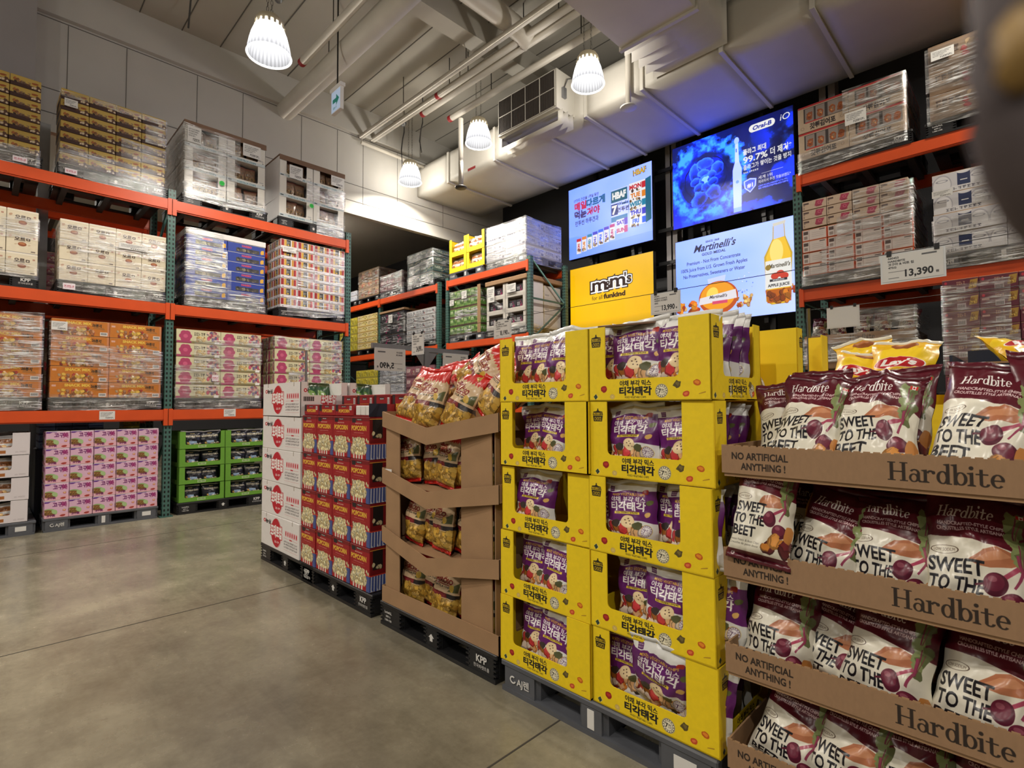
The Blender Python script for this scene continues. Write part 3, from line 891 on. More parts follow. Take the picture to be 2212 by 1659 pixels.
def scr_oral(w=768, h=576):
    c = Cv(w, h, (0, 0, 60))
    H, Wd = c.a.shape[:2]
    yy = np.linspace(0, 1, H)[:, None]; xx = np.linspace(0, 1, Wd)[None, :]
    n, n2, n3 = vnoise(H, Wd, 6, 5, 1, 5), vnoise(H, Wd, 18, 9, 1, 4), vnoise(H, Wd, 3, 4, 1, 4)
    dx, dy = (xx - .3) / .3, (yy - .5) / .4
    r = np.sqrt(dx * dx + dy * dy)
    base = np.clip(.62 - .55 * np.clip(xx - .35, 0, 1) - .1 * yy + .55 * (n3 - .5), 0, 1)
    col = base[..., None] * C(8, 50, 215) + (1 - base)[..., None] * C(2, 4, 40)
    rim = np.clip(1 - np.abs(r - .98) / .3 + 2.6 * (n2 - .5), 0, 1) * (r > .6)
    col = col * (1 - rim[..., None]) + rim[..., None] * C(70, 185, 250)
    inn = np.clip((.82 - r) * 12, 0, 1)
    col = col * (1 - inn[..., None]) + inn[..., None] * (C(6, 40, 170) * (.4 + n)[..., None])
    cl = np.clip((n - .5) * 6, 0, 1) * np.clip((xx - .5) * 2.2, 0, 1) * np.clip(1.25 - np.abs(yy - .55) * 1.2, 0, 1) * .8
    col = col * (1 - cl[..., None]) + cl[..., None] * C(30, 80, 215)
    bt = np.clip((n - .46) * 9, 0, 1) * np.clip((.2 - yy) * 6, 0, 1)
    col = col * (1 - .6 * bt[..., None]) + .6 * bt[..., None] * C(40, 120, 230)
    c.a = col.astype(np.float32)
    c.ell(w * .3, h * .52, w * .19, h * .25, (10, 20, 90), .8, jag=.05, ring=.05)
    rs = np.random.RandomState(4)
    cells = [(.3, .69, .085, .06), (.2, .61, .05, .11), (.405, .6, .055, .09), (.28, .585, .05, .05), (.215, .5, .045, .05), (.3, .5, .05, .06), (.355, .54, .04, .05), (.24, .42, .045, .05), (.305, .41, .045, .05), (.365, .45, .045, .05), (.245, .29, .08, .09), (.37, .33, .065, .085)]
    for x, y, p, q in cells:
        rr = ((xx - x) / p) ** 2 + ((yy - y) / q) ** 2 + (n2 - .5) * 1.3
        m = rr < 1
        sh = np.clip(.25 + .75 * rr ** 2 + (n - .5) * .9 + .35 * (yy - y) / q - .2 * (xx - x) / p, 0, 1)[..., None]
        cc = C(4, 26, 130) * (1 - sh) + C(70, 150, 245) * sh
        c.a[m] = cc[m]
    c.ell(w * .3, h * .5, w * .03, h * .04, (150, 220, 255), jag=.7, n=14)
    c.poly([(w * .535, h * .03), (w * .6, h * .03), (w * .607, h * .5), (w * .59, h * .58), (w * .55, h * .58), (w * .533, h * .5)], (200, 222, 250)); c.rect(w * .535, h * .02, w * .6, h * .07, (150, 190, 240))
    c.poly([(w * .552, h * .58), (w * .588, h * .58), (w * .582, h * .8), (w * .558, h * .8)], (214, 232, 252)); c.ell(w * .57, h * .83, w * .02, h * .04, (180, 214, 250)); c.ell(w * .57, h * .36, w * .013, h * .018, (120, 170, 230)); c.rect(w * .562, h * .7, w * .57, h * .74, (60, 110, 190))
    c.rect(w * .7, h * .86, w * .84, h * .945, WHT); c.ell(w * .7, h * .9025, w * .03, h * .0425, WHT); c.ell(w * .84, h * .9025, w * .03, h * .0425, WHT)
    c.text('Oral-B', w * .77, h * .882, h * .045, (10, 30, 140), .03, shear=.2, fit=w * .145)
    c.text('iO', w * .94, h * .88, h * .07, WHT, .0, shear=.15)
    c.text('플라그 최대', w * .62, h * .64, h * .05, WHT, .03, al='l', fit=w * .18)
    c.text('99.7%', w * .62, h * .545, h * .068, WHT, .025, al='l', fit=w * .19); c.text('더 제거*', w * .83, h * .55, h * .065, WHT, .025, al='l', fit=w * .155)
    c.text('플라그가 쌓이는 것을 방지', w * .62, h * .47, h * .045, WHT, .02, al='l', fit=w * .36)
    scrib(c, w * .62, h * .425, w * .12, h * .018, WHT, 8)
    c.rect(w * .76, h * .372, w * .92, h * .376, WHT)
    c.poly([(w * .62, h * .34), (w * .67, h * .36), (w * .72, h * .34), (w * .715, h * .26), (w * .67, h * .2), (w * .625, h * .26)], (200, 220, 250)); c.poly([(w * .63, h * .33), (w * .67, h * .345), (w * .71, h * .33), (w * .705, h * .265), (w * .67, h * .215), (w * .635, h * .265)], (60, 90, 170))
    c.text('#1', w * .67, h * .26, h * .045, WHT, .04)
    c.text('세계 1위', w * .735, h * .32, h * .03, WHT, .01, al='l'); c.text('치과의사 추천 칫솔브랜드*', w * .735, h * .275, h * .028, WHT, .01, al='l', fit=w * .24)
    for i in range(2): scrib(c, w * .735, h * (.235 - i * .025), w * .22, h * .014, (160, 190, 250), 24, i)
    return c.tone(7.0).image('screen_toothbrush')

def scr_yellow(w=640, h=480):
    c = Cv(w, h, (250, 190, 8))
    H, Wd = c.a.shape[:2]
    c.a *= (1 + .12 * (vnoise(H, Wd, 2, 3) - .5))[..., None]
    c.a *= (np.clip(.72 + np.linspace(0, 1, H) * 1.2, 0, 1))[:, None, None]
    def em(t, x, y, hh, col, b, f): c.text(t, x, y, hh, col, b, fit=f)
    for b, co in ((.14, (40, 22, 18)), (.09, (250, 250, 250)), (.02, (48, 26, 20))):
        em('m', w * .38, h * .62, h * .19, co, b, w * (.17 + b * .55)); em('&', w * .49, h * .64, h * .1, co, b, w * (.075 + b * .3)); em('m', w * .6, h * .635, h * .19, co, b, w * (.17 + b * .55)); em("'s", w * .72, h * .665, h * .14, co, b, w * (.075 + b * .3))
    for x in (.38, .6):
        for k in (-.105, -.01, .075): c.rect(w * (x + k - .008), h * (.615 if x < .5 else .63), w * (x + k + .038), h * (.64 if x < .5 else .655), (48, 26, 20))
    c.text('for all', w * .35, h * .5, h * .06, (60, 34, 10), .0, fit=w * .13); c.text('funkind', w * .56, h * .5, h * .065, (60, 34, 10), .05, fit=w * .26)
    c.rect(0, 0, w, h * .06, (226, 150, 6), .6)
    return c.image('screen_candy')

def scr_juice(w=768, h=576):
    c = Cv(w, h, (170, 205, 250))
    H, Wd = c.a.shape[:2]
    f = np.clip(vnoise(H, Wd, 2, 8) * .6 + np.linspace(.1, .5, Wd)[None, :], 0, 1)[..., None]
    c.a = (C(130, 178, 246) * (1 - f) + C(214, 230, 252) * f).astype(np.float32)
    D = (36, 34, 70)
    c.text('SINCE 1868', w * .34, h * .92, h * .022, D, .02, fit=w * .12)
    c.text("Martinelli's", w * .35, h * .83, h * .085, D, .02, shear=.35, fit=w * .36)
    c.text('GOLD MEDAL', w * .35, h * .775, h * .032, D, .02, fit=w * .21)
    for i, (t, f_) in enumerate((('Premium - Not From Concentrate', .47), ('100% Juice from U.S. Grown Fresh Apples', .58), ('No Preservatives, Sweeteners or Water', .54))):
        c.text(t, w * .34, h * (.69 - i * .075), h * .042, D, .01, fit=w * f_)
    O = [(226, 110, 20), (240, 150, 30), (180, 60, 20), (250, 200, 120)]
    c.blobs(0, h * .06, w * .2, h * .24, 40, w * .025, O, 4); c.blobs(w * .5, h * .12, w * .66, h * .24, 20, w * .02, O, 6); c.blobs(w * .88, h * .2, w, h * .3, 14, w * .02, O, 8)
    c.blobs(w * .55, h * .25, w * .68, h * .5, 16, w * .006, [(90, 130, 200), (220, 235, 255)], 3)
    c.poly([(w * .3, h * 0.42), (w * .44, h * 0.44), (w * .45, h * 0.51), (w * .29, h * 0.49)], (206, 216, 232)); c.ell(w * .38, h * 0.26, w * .17, h * .19, (196, 80, 10)); c.ell(w * .375, h * 0.28, w * .15, h * .16, (246, 160, 20)); c.ell(w * .33, h * 0.31, w * .05, h * .08, (255, 220, 90), rot=-.4)
    c.poly([(w * .21, h * 0.2), (w * .54, h * 0.23), (w * .53, h * 0.33), (w * .22, h * 0.28)], (232, 226, 232)); c.text("Martinelli's", w * .38, h * 0.26, h * .035, (60, 50, 60), .02, shear=.3, fit=w * .15); c.rect(w * .33, h * 0.225, w * .46, h * .19, (220, 70, 110))
    b = [(.775, .3), (.765, .62), (.84, .8), (.845, .94), (.94, .95), (.945, .81), (1.0, .62), (.985, .3), (.98, .13), (.93, .1), (.82, .1), (.775, .14)]
    b = [(.72 + (x - .72) * .9, y) for x, y in b]
    c.poly([(w * x, h * y) for x, y in b], (206, 168, 40))
    q = [(x * .86 + .123, y * .98 + .01) for x, y in b]
    c.poly([(w * x, h * min(y, .8)) for x, y in q], (246, 196, 40)); c.poly([(w * x, h * y) for x, y in q if y > .7], (190, 206, 214)); c.ell(w * .855, h * .66, w * .05, h * .13, (255, 226, 120))
    c.poly([(w * .835, h * .93), (w * .925, h * .94), (w * .93, h * .975), (w * .83, h * .965)], (214, 210, 196))
    c.poly([(w * .765, h * .27), (w * .965, h * .27), (w * .96, h * .57), (w * .77, h * .57)], (238, 234, 228))
    c.text("Martinelli's", w * .87, h * .49, h * .045, (70, 60, 40), .02, shear=.3, fit=w * .16); c.ell(w * .79, h * .5, w * .02, h * .03, (150, 120, 40))
    for x, y in ((.84, .4), (.88, .42), (.91, .39)): c.ell(w * x, h * y, w * .03, h * .035, (206, 60, 40))
    c.rect(w * .8, h * .345, w * .93, h * .37, (40, 40, 50)); c.text('SPARKLING', w * .865, h * .35, h * .016, WHT, .02)
    c.text('APPLE JUICE', w * .865, h * .29, h * .03, (30, 30, 40), .03, fit=w * .16)
    c.poly([(w * .765, h * .26), (w * .96, h * .26), (w * .955, h * .12), (w * .78, h * .12)], (190, 96, 16)); c.blobs(w * .79, h * .13, w * .93, h * .22, 12, w * .03, [(206, 120, 30), (160, 70, 14)], 4)
    return c.tone(2.2).image('screen_juice')

def exit_face(w=120, h=150):
    c = Cv(w, h, (206, 222, 244))
    G = (30, 130, 110)
    c.poly([(w * .15, h * .42), (w * .55, h * .42), (w * .55, h * .25), (w * .88, h * .52), (w * .55, h * .8), (w * .55, h * .62), (w * .15, h * .62)], G)
    scrib(c, w * .2, h * .12, w * .4, h * .1, G, 4)
    return c.image('print_exit_arrow')

def laybag(w=260, h=340):
    c = Cv(w, h, (236, 184, 20))
    c.grain(.08, 4)
    c.ell(w * .5, h * .62, w * .5, h * .2, (244, 206, 40)); c.ell(w * .5, h * .5, w * .42, h * .11, (180, 26, 34)); c.ell(w * .5, h * .5, w * .42, h * .11, WHT, ring=.05)
    c.text("Lay's", w * .5, h * .455, h * .1, WHT, .05, shear=.15, fit=w * .56)
    c.ell(w * .5, h * .86, w * .2, h * .07, (150, 84, 40)); c.ell(w * .47, h * .88, w * .12, h * .03, (190, 120, 70))
    c.blobs(w * .1, h * .1, w * .9, h * .3, 16, w * .12, [(240, 200, 90), (226, 176, 60), (246, 214, 120)], 2)
    c.rect(0, h * .95, w, h, (226, 220, 200)); c.rect(0, 0, w, h * .05, (226, 170, 20))
    return c.image('print_crisps')

def greenpack(w=200, h=220):
    c = Cv(w, h, (34, 78, 34))
    c.rect(0, h * .85, w, h, (60, 70, 30)); c.ell(w * .5, h * .55, w * .36, h * .2, (120, 160, 70)); scrib(c, w * .22, h * .48, w * .56, h * .16, WHT, 4)
    c.blobs(w * .1, h * .06, w * .9, h * .34, 12, w * .1, [(206, 170, 110), (170, 110, 60), (230, 210, 160)], 4)
    return c.image('print_green_pack')

def brownbag(w=180, h=240):
    c = Cv(w, h, (136, 108, 88))
    c.grain(.4, 7, 4)
    c.blobs(0, 0, w, h * .55, 50, w * .09, [(150, 120, 74), (120, 92, 60), (176, 144, 96), (96, 76, 60)], 5)
    c.rect(w * .1, h * .5, w * .9, h * .7, (150, 116, 96)); scrib(c, w * .2, h * .53, w * .6, h * .13, (90, 100, 90), 5, 4)
    c.rect(0, h * .88, w, h, (130, 84, 70))
    return c.image('print_brown_snack_bag')

TEX = dict(br=brownbag(), lay=laybag(), gp=greenpack(), yf=yellow_face(560, 324, 0), ys=yellow_face(480, 324, 1), mb=mixbag(), hb=hardbag(), hl=hard_lip(), tb=tortbag(),
           pc=popcorn(), ps=popcorn_side(), pt=popcorn_top(), po=potato_face(), pos=potato_face(560, 290, True),
           choco=choco(), orom=orom(), tw=tortwhite(), blue=blue(), red=redcans(), snack=snackmix(), flower=flower(), pink=pinkbox(),
           gt=greentray(), bb=blackbag(), bk=bakery(), wb=whitebag(), gat=gat(), tan=tanbox(), orb=orangebox(), tub=tubbox(), pur=purplebox(),
           grey=generic('print_silver_carton', (176, 176, 178), (150, 150, 154), (70, 70, 80), 4, blob=[(150, 60, 60), (90, 90, 96), (200, 200, 200)]),
           green=generic('print_green_carton', (92, 134, 60), (70, 56, 40), (220, 220, 190), 4, blob=[(150, 180, 90), (60, 90, 40)], seed=4),
           dkgreen=generic('print_dark_green_carton', (84, 100, 92), (40, 60, 60), (220, 220, 200), 5, seed=5, blob=[(40, 70, 90), (150, 150, 130)]),
           maroon=generic('print_maroon_carton', (130, 90, 98), (90, 50, 60), (230, 220, 210), 4, seed=6, blob=[(150, 60, 80), (200, 180, 160)]),
           cream2=generic('print_striped_carton', (206, 190, 140), (190, 160, 90), (120, 90, 50), 5, seed=7, blob=[(226, 206, 120), (160, 140, 70)]),
           yel=generic('print_yellow_carton', (196, 180, 60), (160, 150, 60), (80, 70, 30), 4, seed=8, blob=[(220, 210, 110), (150, 140, 50)]),
           pale=generic('print_pale_carton', (190, 192, 200), (160, 160, 168), (110, 110, 130), 4, seed=9, blob=[(160, 160, 176), (206, 206, 212), (176, 90, 90)]),
           blk=generic('print_black_carton', (40, 38, 44), (30, 30, 34), (200, 196, 200), 4, seed=10, blob=[(170, 40, 100), (60, 60, 70)]),
           wine=generic('print_window_carton', (206, 200, 192), (196, 190, 182), (60, 50, 50), 0, seed=11),
           bluebox=generic('print_blue_box', (126, 146, 186), (60, 76, 120), (40, 50, 90), 4, seed=12),
           brownbox=generic('print_brown_carton', (150, 126, 104), (130, 106, 84), (80, 60, 50), 4, seed=13, blob=[(170, 60, 60), (200, 170, 130)]))
SCR = dict(hbaf=scr_hbaf(), oral=scr_oral(), candy=scr_yellow(), juice=scr_juice())

# ================================================================ materials
def floor_material():
    m, nt, b = new_mat('polished_concrete')
    N, L = nt.nodes.new, nt.links.new
    tc = N('ShaderNodeTexCoord')
    def noi(sc, det, rough=.6):
        n = N('ShaderNodeTexNoise'); n.inputs['Scale'].default_value = sc; n.inputs['Detail'].default_value = det; n.inputs['Roughness'].default_value = rough
        L(tc.outputs['Object'], n.inputs['Vector']); return n
    n1, n2, n3 = noi(.55, 8), noi(2.6, 8, .7), noi(38, 3)
    r1 = N('ShaderNodeValToRGB')
    r1.color_ramp.elements[0].position = .32; r1.color_ramp.elements[0].color = lin((108, 101, 86))
    r1.color_ramp.elements[1].position = .68; r1.color_ramp.elements[1].color = lin((152, 145, 124))
    L(n1.outputs['Fac'], r1.inputs[0])
    r2 = N('ShaderNodeMapRange'); r2.inputs[1].default_value = .3; r2.inputs[2].default_value = .7; r2.inputs[3].default_value = .72; r2.inputs[4].default_value = 1.2
    L(n2.outputs['Fac'], r2.inputs[0])
    r3 = N('ShaderNodeMapRange'); r3.inputs[1].default_value = .3; r3.inputs[2].default_value = .7; r3.inputs[3].default_value = .94; r3.inputs[4].default_value = 1.06
    L(n3.outputs['Fac'], r3.inputs[0])
    mu = N('ShaderNodeMath'); mu.operation = 'MULTIPLY'; L(r2.outputs[0], mu.inputs[0]); L(r3.outputs[0], mu.inputs[1])
    # dark scuffs and tyre marks
    mp = N('ShaderNodeMapping'); mp.inputs['Scale'].default_value = (.5, 3.2, 1); mp.inputs['Rotation'].default_value = (0, 0, .5)
    L(tc.outputs['Object'], mp.inputs['Vector'])
    n4 = N('ShaderNodeTexNoise'); n4.inputs['Scale'].default_value = 1.6; n4.inputs['Detail'].default_value = 9; n4.inputs['Roughness'].default_value = .72
    L(mp.outputs[0], n4.inputs['Vector'])
    r4 = N('ShaderNodeMapRange'); r4.inputs[1].default_value = .5; r4.inputs[2].default_value = .8; r4.inputs[3].default_value = 1; r4.inputs[4].default_value = .7
    L(n4.outputs['Fac'], r4.inputs[0])
    mu2 = N('ShaderNodeMath'); mu2.operation = 'MULTIPLY'; L(mu.outputs[0], mu2.inputs[0]); L(r4.outputs[0], mu2.inputs[1])
    sc = N('ShaderNodeVectorMath'); sc.operation = 'SCALE'; L(r1.outputs[0], sc.inputs[0]); L(mu2.outputs[0], sc.inputs['Scale'])
    L(sc.outputs[0], b.inputs['Base Color'])
    rr = N('ShaderNodeMapRange'); rr.inputs[1].default_value = .3; rr.inputs[2].default_value = .7; rr.inputs[3].default_value = .14; rr.inputs[4].default_value = .34
    L(n2.outputs['Fac'], rr.inputs[0]); L(rr.outputs[0], b.inputs['Roughness'])
    b.inputs['Specular IOR Level'].default_value = .45
    bp = N('ShaderNodeBump'); bp.inputs['Strength'].default_value = .08; bp.inputs['Distance'].default_value = .004
    L(n3.outputs['Fac'], bp.inputs['Height']); L(bp.outputs[0], b.inputs['Normal'])
    return m

def film_material(name='stretch_film', dens=.3):
    """thin clear film: mostly see-through, glossy, with milky folds and white streaks painted in for glare"""
    m, nt, b = new_mat(name)
    N, L = nt.nodes.new, nt.links.new
    out = nt.nodes['Material Output']
    tc = N('ShaderNodeTexCoord')
    def noi(scale, rot, sc, det):
        mp = N('ShaderNodeMapping'); mp.inputs['Scale'].default_value = scale; mp.inputs['Rotation'].default_value = rot
        L(tc.outputs['Object'], mp.inputs['Vector'])
        n = N('ShaderNodeTexNoise'); n.inputs['Scale'].default_value = sc; n.inputs['Detail'].default_value = det; n.inputs['Roughness'].default_value = .6
        L(mp.outputs[0], n.inputs['Vector']); return n
    n = noi((2.0, 2.0, 30), (.05, .05, 0), 2.0, 5)
    patch = noi((1, 1, 1.6), (0, 0, 0), 2.6, 3)
    r = N('ShaderNodeMapRange'); r.inputs[1].default_value = .5; r.inputs[2].default_value = .64; r.inputs[3].default_value = 0; r.inputs[4].default_value = 1
    L(n.outputs['Fac'], r.inputs[0])
    r2 = N('ShaderNodeMapRange'); r2.inputs[1].default_value = .38; r2.inputs[2].default_value = .62; r2.inputs[3].default_value = .15; r2.inputs[4].default_value = dens * 2
    L(patch.outputs['Fac'], r2.inputs[0])
    mu = N('ShaderNodeMath'); mu.operation = 'MULTIPLY'; L(r.outputs[0], mu.inputs[0]); L(r2.outputs[0], mu.inputs[1])
    bp = N('ShaderNodeBump'); bp.inputs['Strength'].default_value = 1.0; bp.inputs['Distance'].default_value = .009
    L(n.outputs['Fac'], bp.inputs['Height'])
    tr = N('ShaderNodeBsdfTransparent'); gl = N('ShaderNodeBsdfGlossy'); gl.inputs['Roughness'].default_value = .15; gl.inputs['Color'].default_value = (.95, .95, .95, 1)
    L(bp.outputs[0], gl.inputs['Normal'])
    m1 = N('ShaderNodeMixShader'); L(tr.outputs[0], m1.inputs[1]); L(gl.outputs[0], m1.inputs[2])
    gf = N('ShaderNodeMapRange'); gf.inputs[1].default_value = .38; gf.inputs[2].default_value = .62; gf.inputs[3].default_value = .06; gf.inputs[4].default_value = .12 + dens * .6
    L(patch.outputs['Fac'], gf.inputs[0]); L(gf.outputs[0], m1.inputs[0])
    b.inputs['Base Color'].default_value = (.85, .85, .85, 1); b.inputs['Roughness'].default_value = .25; b.inputs['Specular IOR Level'].default_value = 1.0  # pale colour of the streaks that stand in for glare on the film
    L(bp.outputs[0], b.inputs['Normal'])
    mx = N('ShaderNodeMixShader')
    L(mu.outputs[0], mx.inputs[0]); L(m1.outputs[0], mx.inputs[1]); L(b.outputs[0], mx.inputs[2])
    L(mx.outputs[0], out.inputs['Surface'])
    return m

def upright_material():
    """green rack steel with two columns of dark punched slots"""
    m, nt, b = new_mat('green_rack_steel')
    N, L = nt.nodes.new, nt.links.new
    tc = N('ShaderNodeTexCoord'); sp = N('ShaderNodeSeparateXYZ'); L(tc.outputs['Object'], sp.inputs[0])
    def mth(op, a, v=None, c=None):
        q = N('ShaderNodeMath'); q.operation = op
        for i, t in enumerate((a, v, c)):
            if t is None: continue
            if isinstance(t, (int, float)): q.inputs[i].default_value = t
            else: L(t, q.inputs[i])
        return q.outputs[0]
    fz = mth('ABSOLUTE', mth('SUBTRACT', mth('FRACT', mth('DIVIDE', sp.outputs['Z'], .058)), .5))
    def col(axis):
        ax = mth('ABSOLUTE', mth('SUBTRACT', mth('ABSOLUTE', sp.outputs[axis]), .021))
        return mth('MULTIPLY', mth('LESS_THAN', ax, .0095), mth('LESS_THAN', fz, .26))
    k = mth('MAXIMUM', col('X'), col('Y'))
    mx = N('ShaderNodeMix'); mx.data_type = 'RGBA'
    mx.inputs[6].default_value = lin((68, 104, 96)); mx.inputs[7].default_value = lin((10, 14, 14))
    L(k, mx.inputs[0]); L(mx.outputs[2], b.inputs['Base Color'])
    b.inputs['Roughness'].default_value = .45
    return m

MT = dict(
    floor=floor_material(),
    wall=mat('white_wall_panel', (196, 193, 186), .75, var=.05, scale=1.2, bump=.05, bscale=40),
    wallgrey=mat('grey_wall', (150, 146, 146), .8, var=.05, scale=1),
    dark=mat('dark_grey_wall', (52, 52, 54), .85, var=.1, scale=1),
    ceil=mat('ceiling_panel', (176, 172, 162), .8, var=.05, scale=1),
    seam=mat('dark_seam', (96, 93, 88), .9),
    duct=mat('painted_duct', (206, 202, 192), .55, var=.04, scale=2, bump=.12, bscale=6),
    pipe=mat('painted_pipe', (196, 190, 178), .5, var=.05, scale=3),
    red=mat('red_paint', (150, 30, 34), .5),
    grille=mat('dark_grille', (66, 60, 54), .7, var=.1, scale=30),
    steel=mat('galvanised_steel', (150, 152, 156), .4, .8, var=.08, scale=10),
    rod=mat('hanger_rod', (70, 68, 66), .5, .6),
    orange=mat('orange_rack_steel', (214, 80, 30), .42, var=.06, scale=5),
    green=upright_material(),
    greenp=mat('green_brace_steel', (64, 100, 92), .45, var=.05, scale=6),
    deck=mat('dark_deck_bar', (58, 52, 50), .6),
    palk=mat('black_pallet_plastic', (28, 28, 30), .42, var=.12, scale=9, bump=.1),
    palg=mat('grey_pallet_plastic', (84, 86, 92), .5, var=.12, scale=9, bump=.1),
    whiteink=mat('white_ink', (214, 212, 208), .6),
    kraft=mat('kraft_cardboard', (158, 124, 90), .75, var=.07, scale=7, bump=.05, bscale=120),
    kraftd=mat('brown_cardboard_cap', (120, 92, 72), .75, var=.07, scale=7),
    film=film_material('stretch_film', .36),
    filmh=film_material('heavy_stretch_film', .55),
    paper=mat('white_paper', (220, 218, 214), .7),
    plastic=mat('black_plastic', (20, 20, 22), .4),
    clear=mat('clear_sleeve', (210, 212, 214), .2),
    yellow=mat('yellow_cardboard', (240, 208, 24), .65, var=.04, scale=8),
    whitec=mat('white_cardboard', (224, 220, 217), .65, var=.03, scale=8),
    grn=mat('green_cardboard', (100, 152, 50), .65, var=.05, scale=8),
    navy=mat('navy_cardboard', (24, 30, 50), .55, var=.1, scale=6),
    chain=mat('chain_metal', (120, 116, 108), .4, .8),
    lampcap=mat('lamp_cap', (206, 196, 170), .5),
    concrete=mat('joint_filler', (60, 55, 48), .9),
)

def emis(name, col, s):
    m, nt, b = new_mat(name)
    b.inputs['Base Color'].default_value = (.8, .8, .8, 1)
    b.inputs['Emission Color'].default_value = (*col, 1)
    b.inputs['Emission Strength'].default_value = s
    return m

# ================================================================ room shell
def struct(o):
    o['kind'] = 'structure'
    return o

X0, X1, Y0, Y1, ZC = -18.0, 9.0, -11.0, 9.2, 7.3
struct(cbox('floor', X0, Y0, -.1, X1, Y1 + .2, 0, MT['floor']))
fl = bpy.data.objects['floor']
# saw-cut joints in the slab: shallow dark filler strips
def child(o, p):
    """keep world location while parenting to an unrotated parent"""
    o.location = Vector(o.location) - Vector(p.location)
    o.parent = p
    return o
for xj in (-6.9, -4.2, -1.56, 1.1, 3.8):
    child(cbox('floor_joint', xj - .004, Y0 + .1, 0, xj + .004, Y1, .0012, MT['concrete']), fl)
for yj in (-3.2, 4.0):
    child(cbox('floor_joint', X0 + .1, yj - .004, 0, X1 - .1, yj + .004, .0012, MT['concrete']), fl)

ceil = struct(cbox('ceiling', -9.6, Y0, ZC, X1, Y1 + .2, ZC + .15, MT['ceil']))
for i in range(24):
    yj = -5.6 + i * .55
    if yj > 9: break
    child(cbox('ceiling_joint', -9.4, yj - .007, ZC - .006, X1, yj + .007, ZC, MT['seam']), ceil)
struct(cbox('ceiling_back', X0, Y0, 5.9, -9.62, Y1 + .2, 6.05, MT['ceil']))
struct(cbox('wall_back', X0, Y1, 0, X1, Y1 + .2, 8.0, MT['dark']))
struct(cbox('wall_front', X0, Y0 - .2, 0, X1, Y0, 8.0, MT['wallgrey']))
struct(cbox('wall_right', X1, Y0, 0, X1 + .2, Y1, 8.0, MT['wallgrey']))
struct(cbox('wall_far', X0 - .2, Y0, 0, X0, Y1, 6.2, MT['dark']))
hw = struct(cbox('wall_header', -9.62, Y0, 5.18, -9.45, Y1, 8.0, MT['wall']))
for yj in (-1.9, -.5, .75, 1.42, 2.35, 3.04, 4.05, 4.75, 5.3, 6.1, 7.3):
    child(cbox('wall_joint', -9.45, yj - .004, 5.4, -9.447, yj + .004, 6.72, MT['seam']), hw)
for zj in (5.42, 5.75, 6.73):
    child(cbox('wall_joint', -9.45, Y0, zj - .005, -9.446, Y1, zj + .005, MT['seam']), hw)
struct(cbox('trim_1', -9.47, Y0, 5.14, -9.40, Y1, 5.18, MT['wall']))
struct(cbox('trim_2', -9.45, .4, 6.76, -9.36, 6.6, ZC, MT['wall']))
struct(cbox('wall_pilaster', -9.45, -4.0, 5.0, -8.95, .40, ZC, MT['wallgrey']))
# grey steel column that stands between the two rack rows
col = empty('steel_column', 'grey steel column standing behind the snack racks', 'column', (-9.22, .5, 0))
struct_col = cbox('shaft', 0, 0, 0, .135, .03, 5.1, MT['steel'], col)
for s in (0, 1):
    cbox('flange', -.015 + s * .15, -.04, 0, .0 + s * .15, .07, 5.1, MT['steel'], col)

# ================================================================ air duct
def bm_seam_ring(bm, x, y0, y1, z0, z1, w=.05, t=.035):
    """a raised L-shaped flange round the front and the underside of the duct"""
    P = [(y0 - t, z0 - t), (y1, z0 - t), (y1, z0), (y0, z0), (y0, z1), (y0 - t, z1)]
    A, B = [bm.verts.new((x - w / 2, *p)) for p in P], [bm.verts.new((x + w / 2, *p)) for p in P]
    bm.faces.new(A); bm.faces.new(B[::-1])
    for k in range(6): bm.faces.new((A[k], B[k], B[(k + 1) % 6], A[(k + 1) % 6]))
    bmesh.ops.recalc_face_normals(bm, faces=bm.faces[:])
def wavy_box(bm, x0, y0, z0, x1, y1, z1, n=10, amp=.02, axis='z', seed=1):
    """ribbed flexible connector between two rigid duct pieces: rings that swell and shrink along an axis"""
    rings = []
    for i in range(n + 1):
        t = i / n
        s = amp * (1 if i % 2 else -1) + noise.noise((seed, i * .7, 0)) * amp * .5
        if axis == 'y':
            y = y0 + (y1 - y0) * t
            pts = [(x0 - s, y, z0 - s), (x1 + s, y, z0 - s), (x1 + s, y, z1 + s), (x0 - s, y, z1 + s)]
        else:
            x = x0 + (x1 - x0) * t
            pts = [(x, y0 - s, z0 - s), (x, y1 + s, z0 - s), (x, y1 + s, z1 + s), (x, y0 - s, z1 + s)]
        rings.append([bm.verts.new(p) for p in pts])
    for A, B in zip(rings, rings[1:]):
        for k in range(4):
            bm.faces.new((A[k], A[(k + 1) % 4], B[(k + 1) % 4], B[k])).smooth = True

dz0, dz1, dy0, dy1 = 5.92, 6.52, 6.6, 8.4
duct = empty('air_duct', 'large white painted rectangular air duct under the ceiling', 'duct', (-9.44, dy0, dz0))
xs = [-9.44, -8.35, -6.98, -5.72, -4.9, -3.9, -2.75, -1.7, -.4, 1.2, 3.0]
for i, (a, b_) in enumerate(zip(xs, xs[1:])):
    bm = bmesh.new(); bm_box(bm, 0, 0, 0, b_ - a, dy1 - dy0, dz1 - dz0)
    # slight sag of the sheet metal
    bmesh.ops.subdivide_edges(bm, edges=bm.edges[:], cuts=5, use_grid_fill=True)
    rn = random.Random(i)
    for v in bm.verts:
        fx = v.co.x / (b_ - a)
        if v.co.z < .001: v.co.z -= .018 * math.sin(math.pi * fx) * math.sin(math.pi * v.co.y / (dy1 - dy0))
    meshobj('duct_section', finish(bm, 'duct_section', MT['duct'], True), duct, (a + 9.44, 0, 0))
